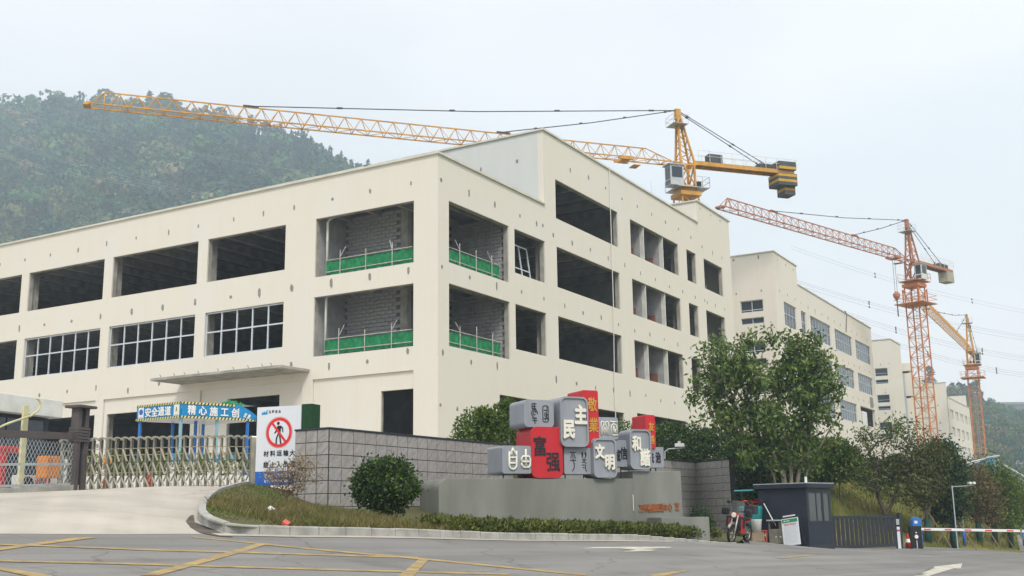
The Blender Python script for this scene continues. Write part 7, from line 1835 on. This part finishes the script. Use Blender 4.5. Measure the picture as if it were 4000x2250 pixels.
for _ in range(900):
    u = rf.uniform(2150, 2720); t = rf.random() ** .8
    if t < .52 and u > 2380 and rf.random() < .8: continue
    x, y, z = hill2(u, t); h = rf.uniform(6, 12); c = rf.choice(PAL); k = rf.uniform(.9, 1.6); c = (.10, .085, .05) if rf.random() < .15 else c; pts.append((x, y, z, h, 'b', tuple(q * k for q in c)))
forest('slope_woodland', pts, 'pale hazy scrub woodland on the slope at far right')
RC2 = ((2337, 922, 17), (2325, 955, 12), (2352, 962, 11), (2394, 962, 9), (2412, 962, 12), (2424, 966, 12), (2442, 964, 11), (2455, 955, 14), (2432, 972, 10), (2404, 975, 9), (2310, 970, 9), (2466, 985, 10))
for i, (u, vt, h) in enumerate(RC2):
    sky_tree(u, vt, 632, h * 1.62, 'c', 'tallest dark conifer behind the near orange crane mast' if i == 0 else ORD[sorted(q_[0] for q_ in RC2[1:]).index(u)] + ' lower conifer from the left behind the farthest cream building', 320 + i, grp='conifers behind the farthest building')
v0 = at(2440, 1016, 800); v1 = at(2760, 1012, 730); vt = thing('viaduct', (v0.x, v0.y, v0.z - 30), 'grey concrete viaduct on the skyline at far right', 'bridge')
MB().bar(v0 - Vector((0, 0, 2.6)), v1 - Vector((0, 0, 2.6)), 12, 5).build('girder', M['viaduct'], vt); MB().bar(v0 - Vector((0, 0, .3)), v1 - Vector((0, 0, .3)), 15, 1.6).build('deck_edge', M['viaduct'], vt)
for f in (.12, .40, .68, .95):
    q = v0.lerp(v1, f); MB().box(q.x - 1.6, q.x + 1.6, q.y - 2.5, q.y + 2.5, -5, q.z - 5.2).build('pier', M['viaduct'], vt)
# power lines
def wires(name, lab, sets, r):
    t = None
    for (ua, va, Da), (ub, vb, Db), offs in sets:
        a, b = at(ua, va, Da), at(ub, vb, Db)
        if t is None: t = thing(name, (a.x, a.y, a.z), lab, 'power line', 'power lines')
        for o in offs:
            P = [a.lerp(b, k / 16) + Vector((0, 0, -o * KPX * (Da + (Db - Da) * k / 16) - 4 * 2.2 * (k / 16) * (1 - k / 16))) for k in range(17)]
            MB().path(P, r, 4).build('wire', M['steel'] if 'hill' in lab else M['cable'], t)
            for k in (5, 11):
                if 'hill' not in lab: MB().box(P[k].x - .15, P[k].x + .15, P[k].y - .15, P[k].y + .15, P[k].z - .3, P[k].z + .3).build('spacer', M['cable'], t)
wires('power_line', 'thin power lines crossing the hazy hill at left', [((-80, 316, 330), (700, 520, 300), (0, 7, 14)), ((-80, 360, 330), (420, 470, 300), (0, 6)), ((-60, 250, 330), (760, 430, 300), (0,))], .03)
wires('power_line', 'bundled power lines slanting down behind the orange cranes', [((1960, 690, 300), (2640, 852, 330), (0, 5, 13)), ((2060, 760, 300), (2640, 905, 330), (0, 5, 12)), ((2180, 832, 300), (2640, 944, 330), (0, 5, 11)), ((1990, 618, 320), (2640, 790, 340), (0, 8))], .024)

# ================================================================ HAZE
hz_m = bpy.data.materials.new('haze_air'); hz_m.use_nodes = True; t_ = hz_m.node_tree; t_.nodes.clear(); ho = t_.nodes.new('ShaderNodeOutputMaterial'); pv = t_.nodes.new('ShaderNodeVolumePrincipled')
pv.inputs['Color'].default_value = (.70, .85, 1.0, 1); pv.inputs['Density'].default_value = .00060; pv.inputs['Anisotropy'].default_value = .2
t_.links.new(pv.outputs[0], ho.inputs['Volume'])
MB().box(-1450, 1450, -1450, 1450, -14, 480).build('haze', hz_m, kind='stuff', label='thin pale haze hanging over the whole valley', cat='haze')
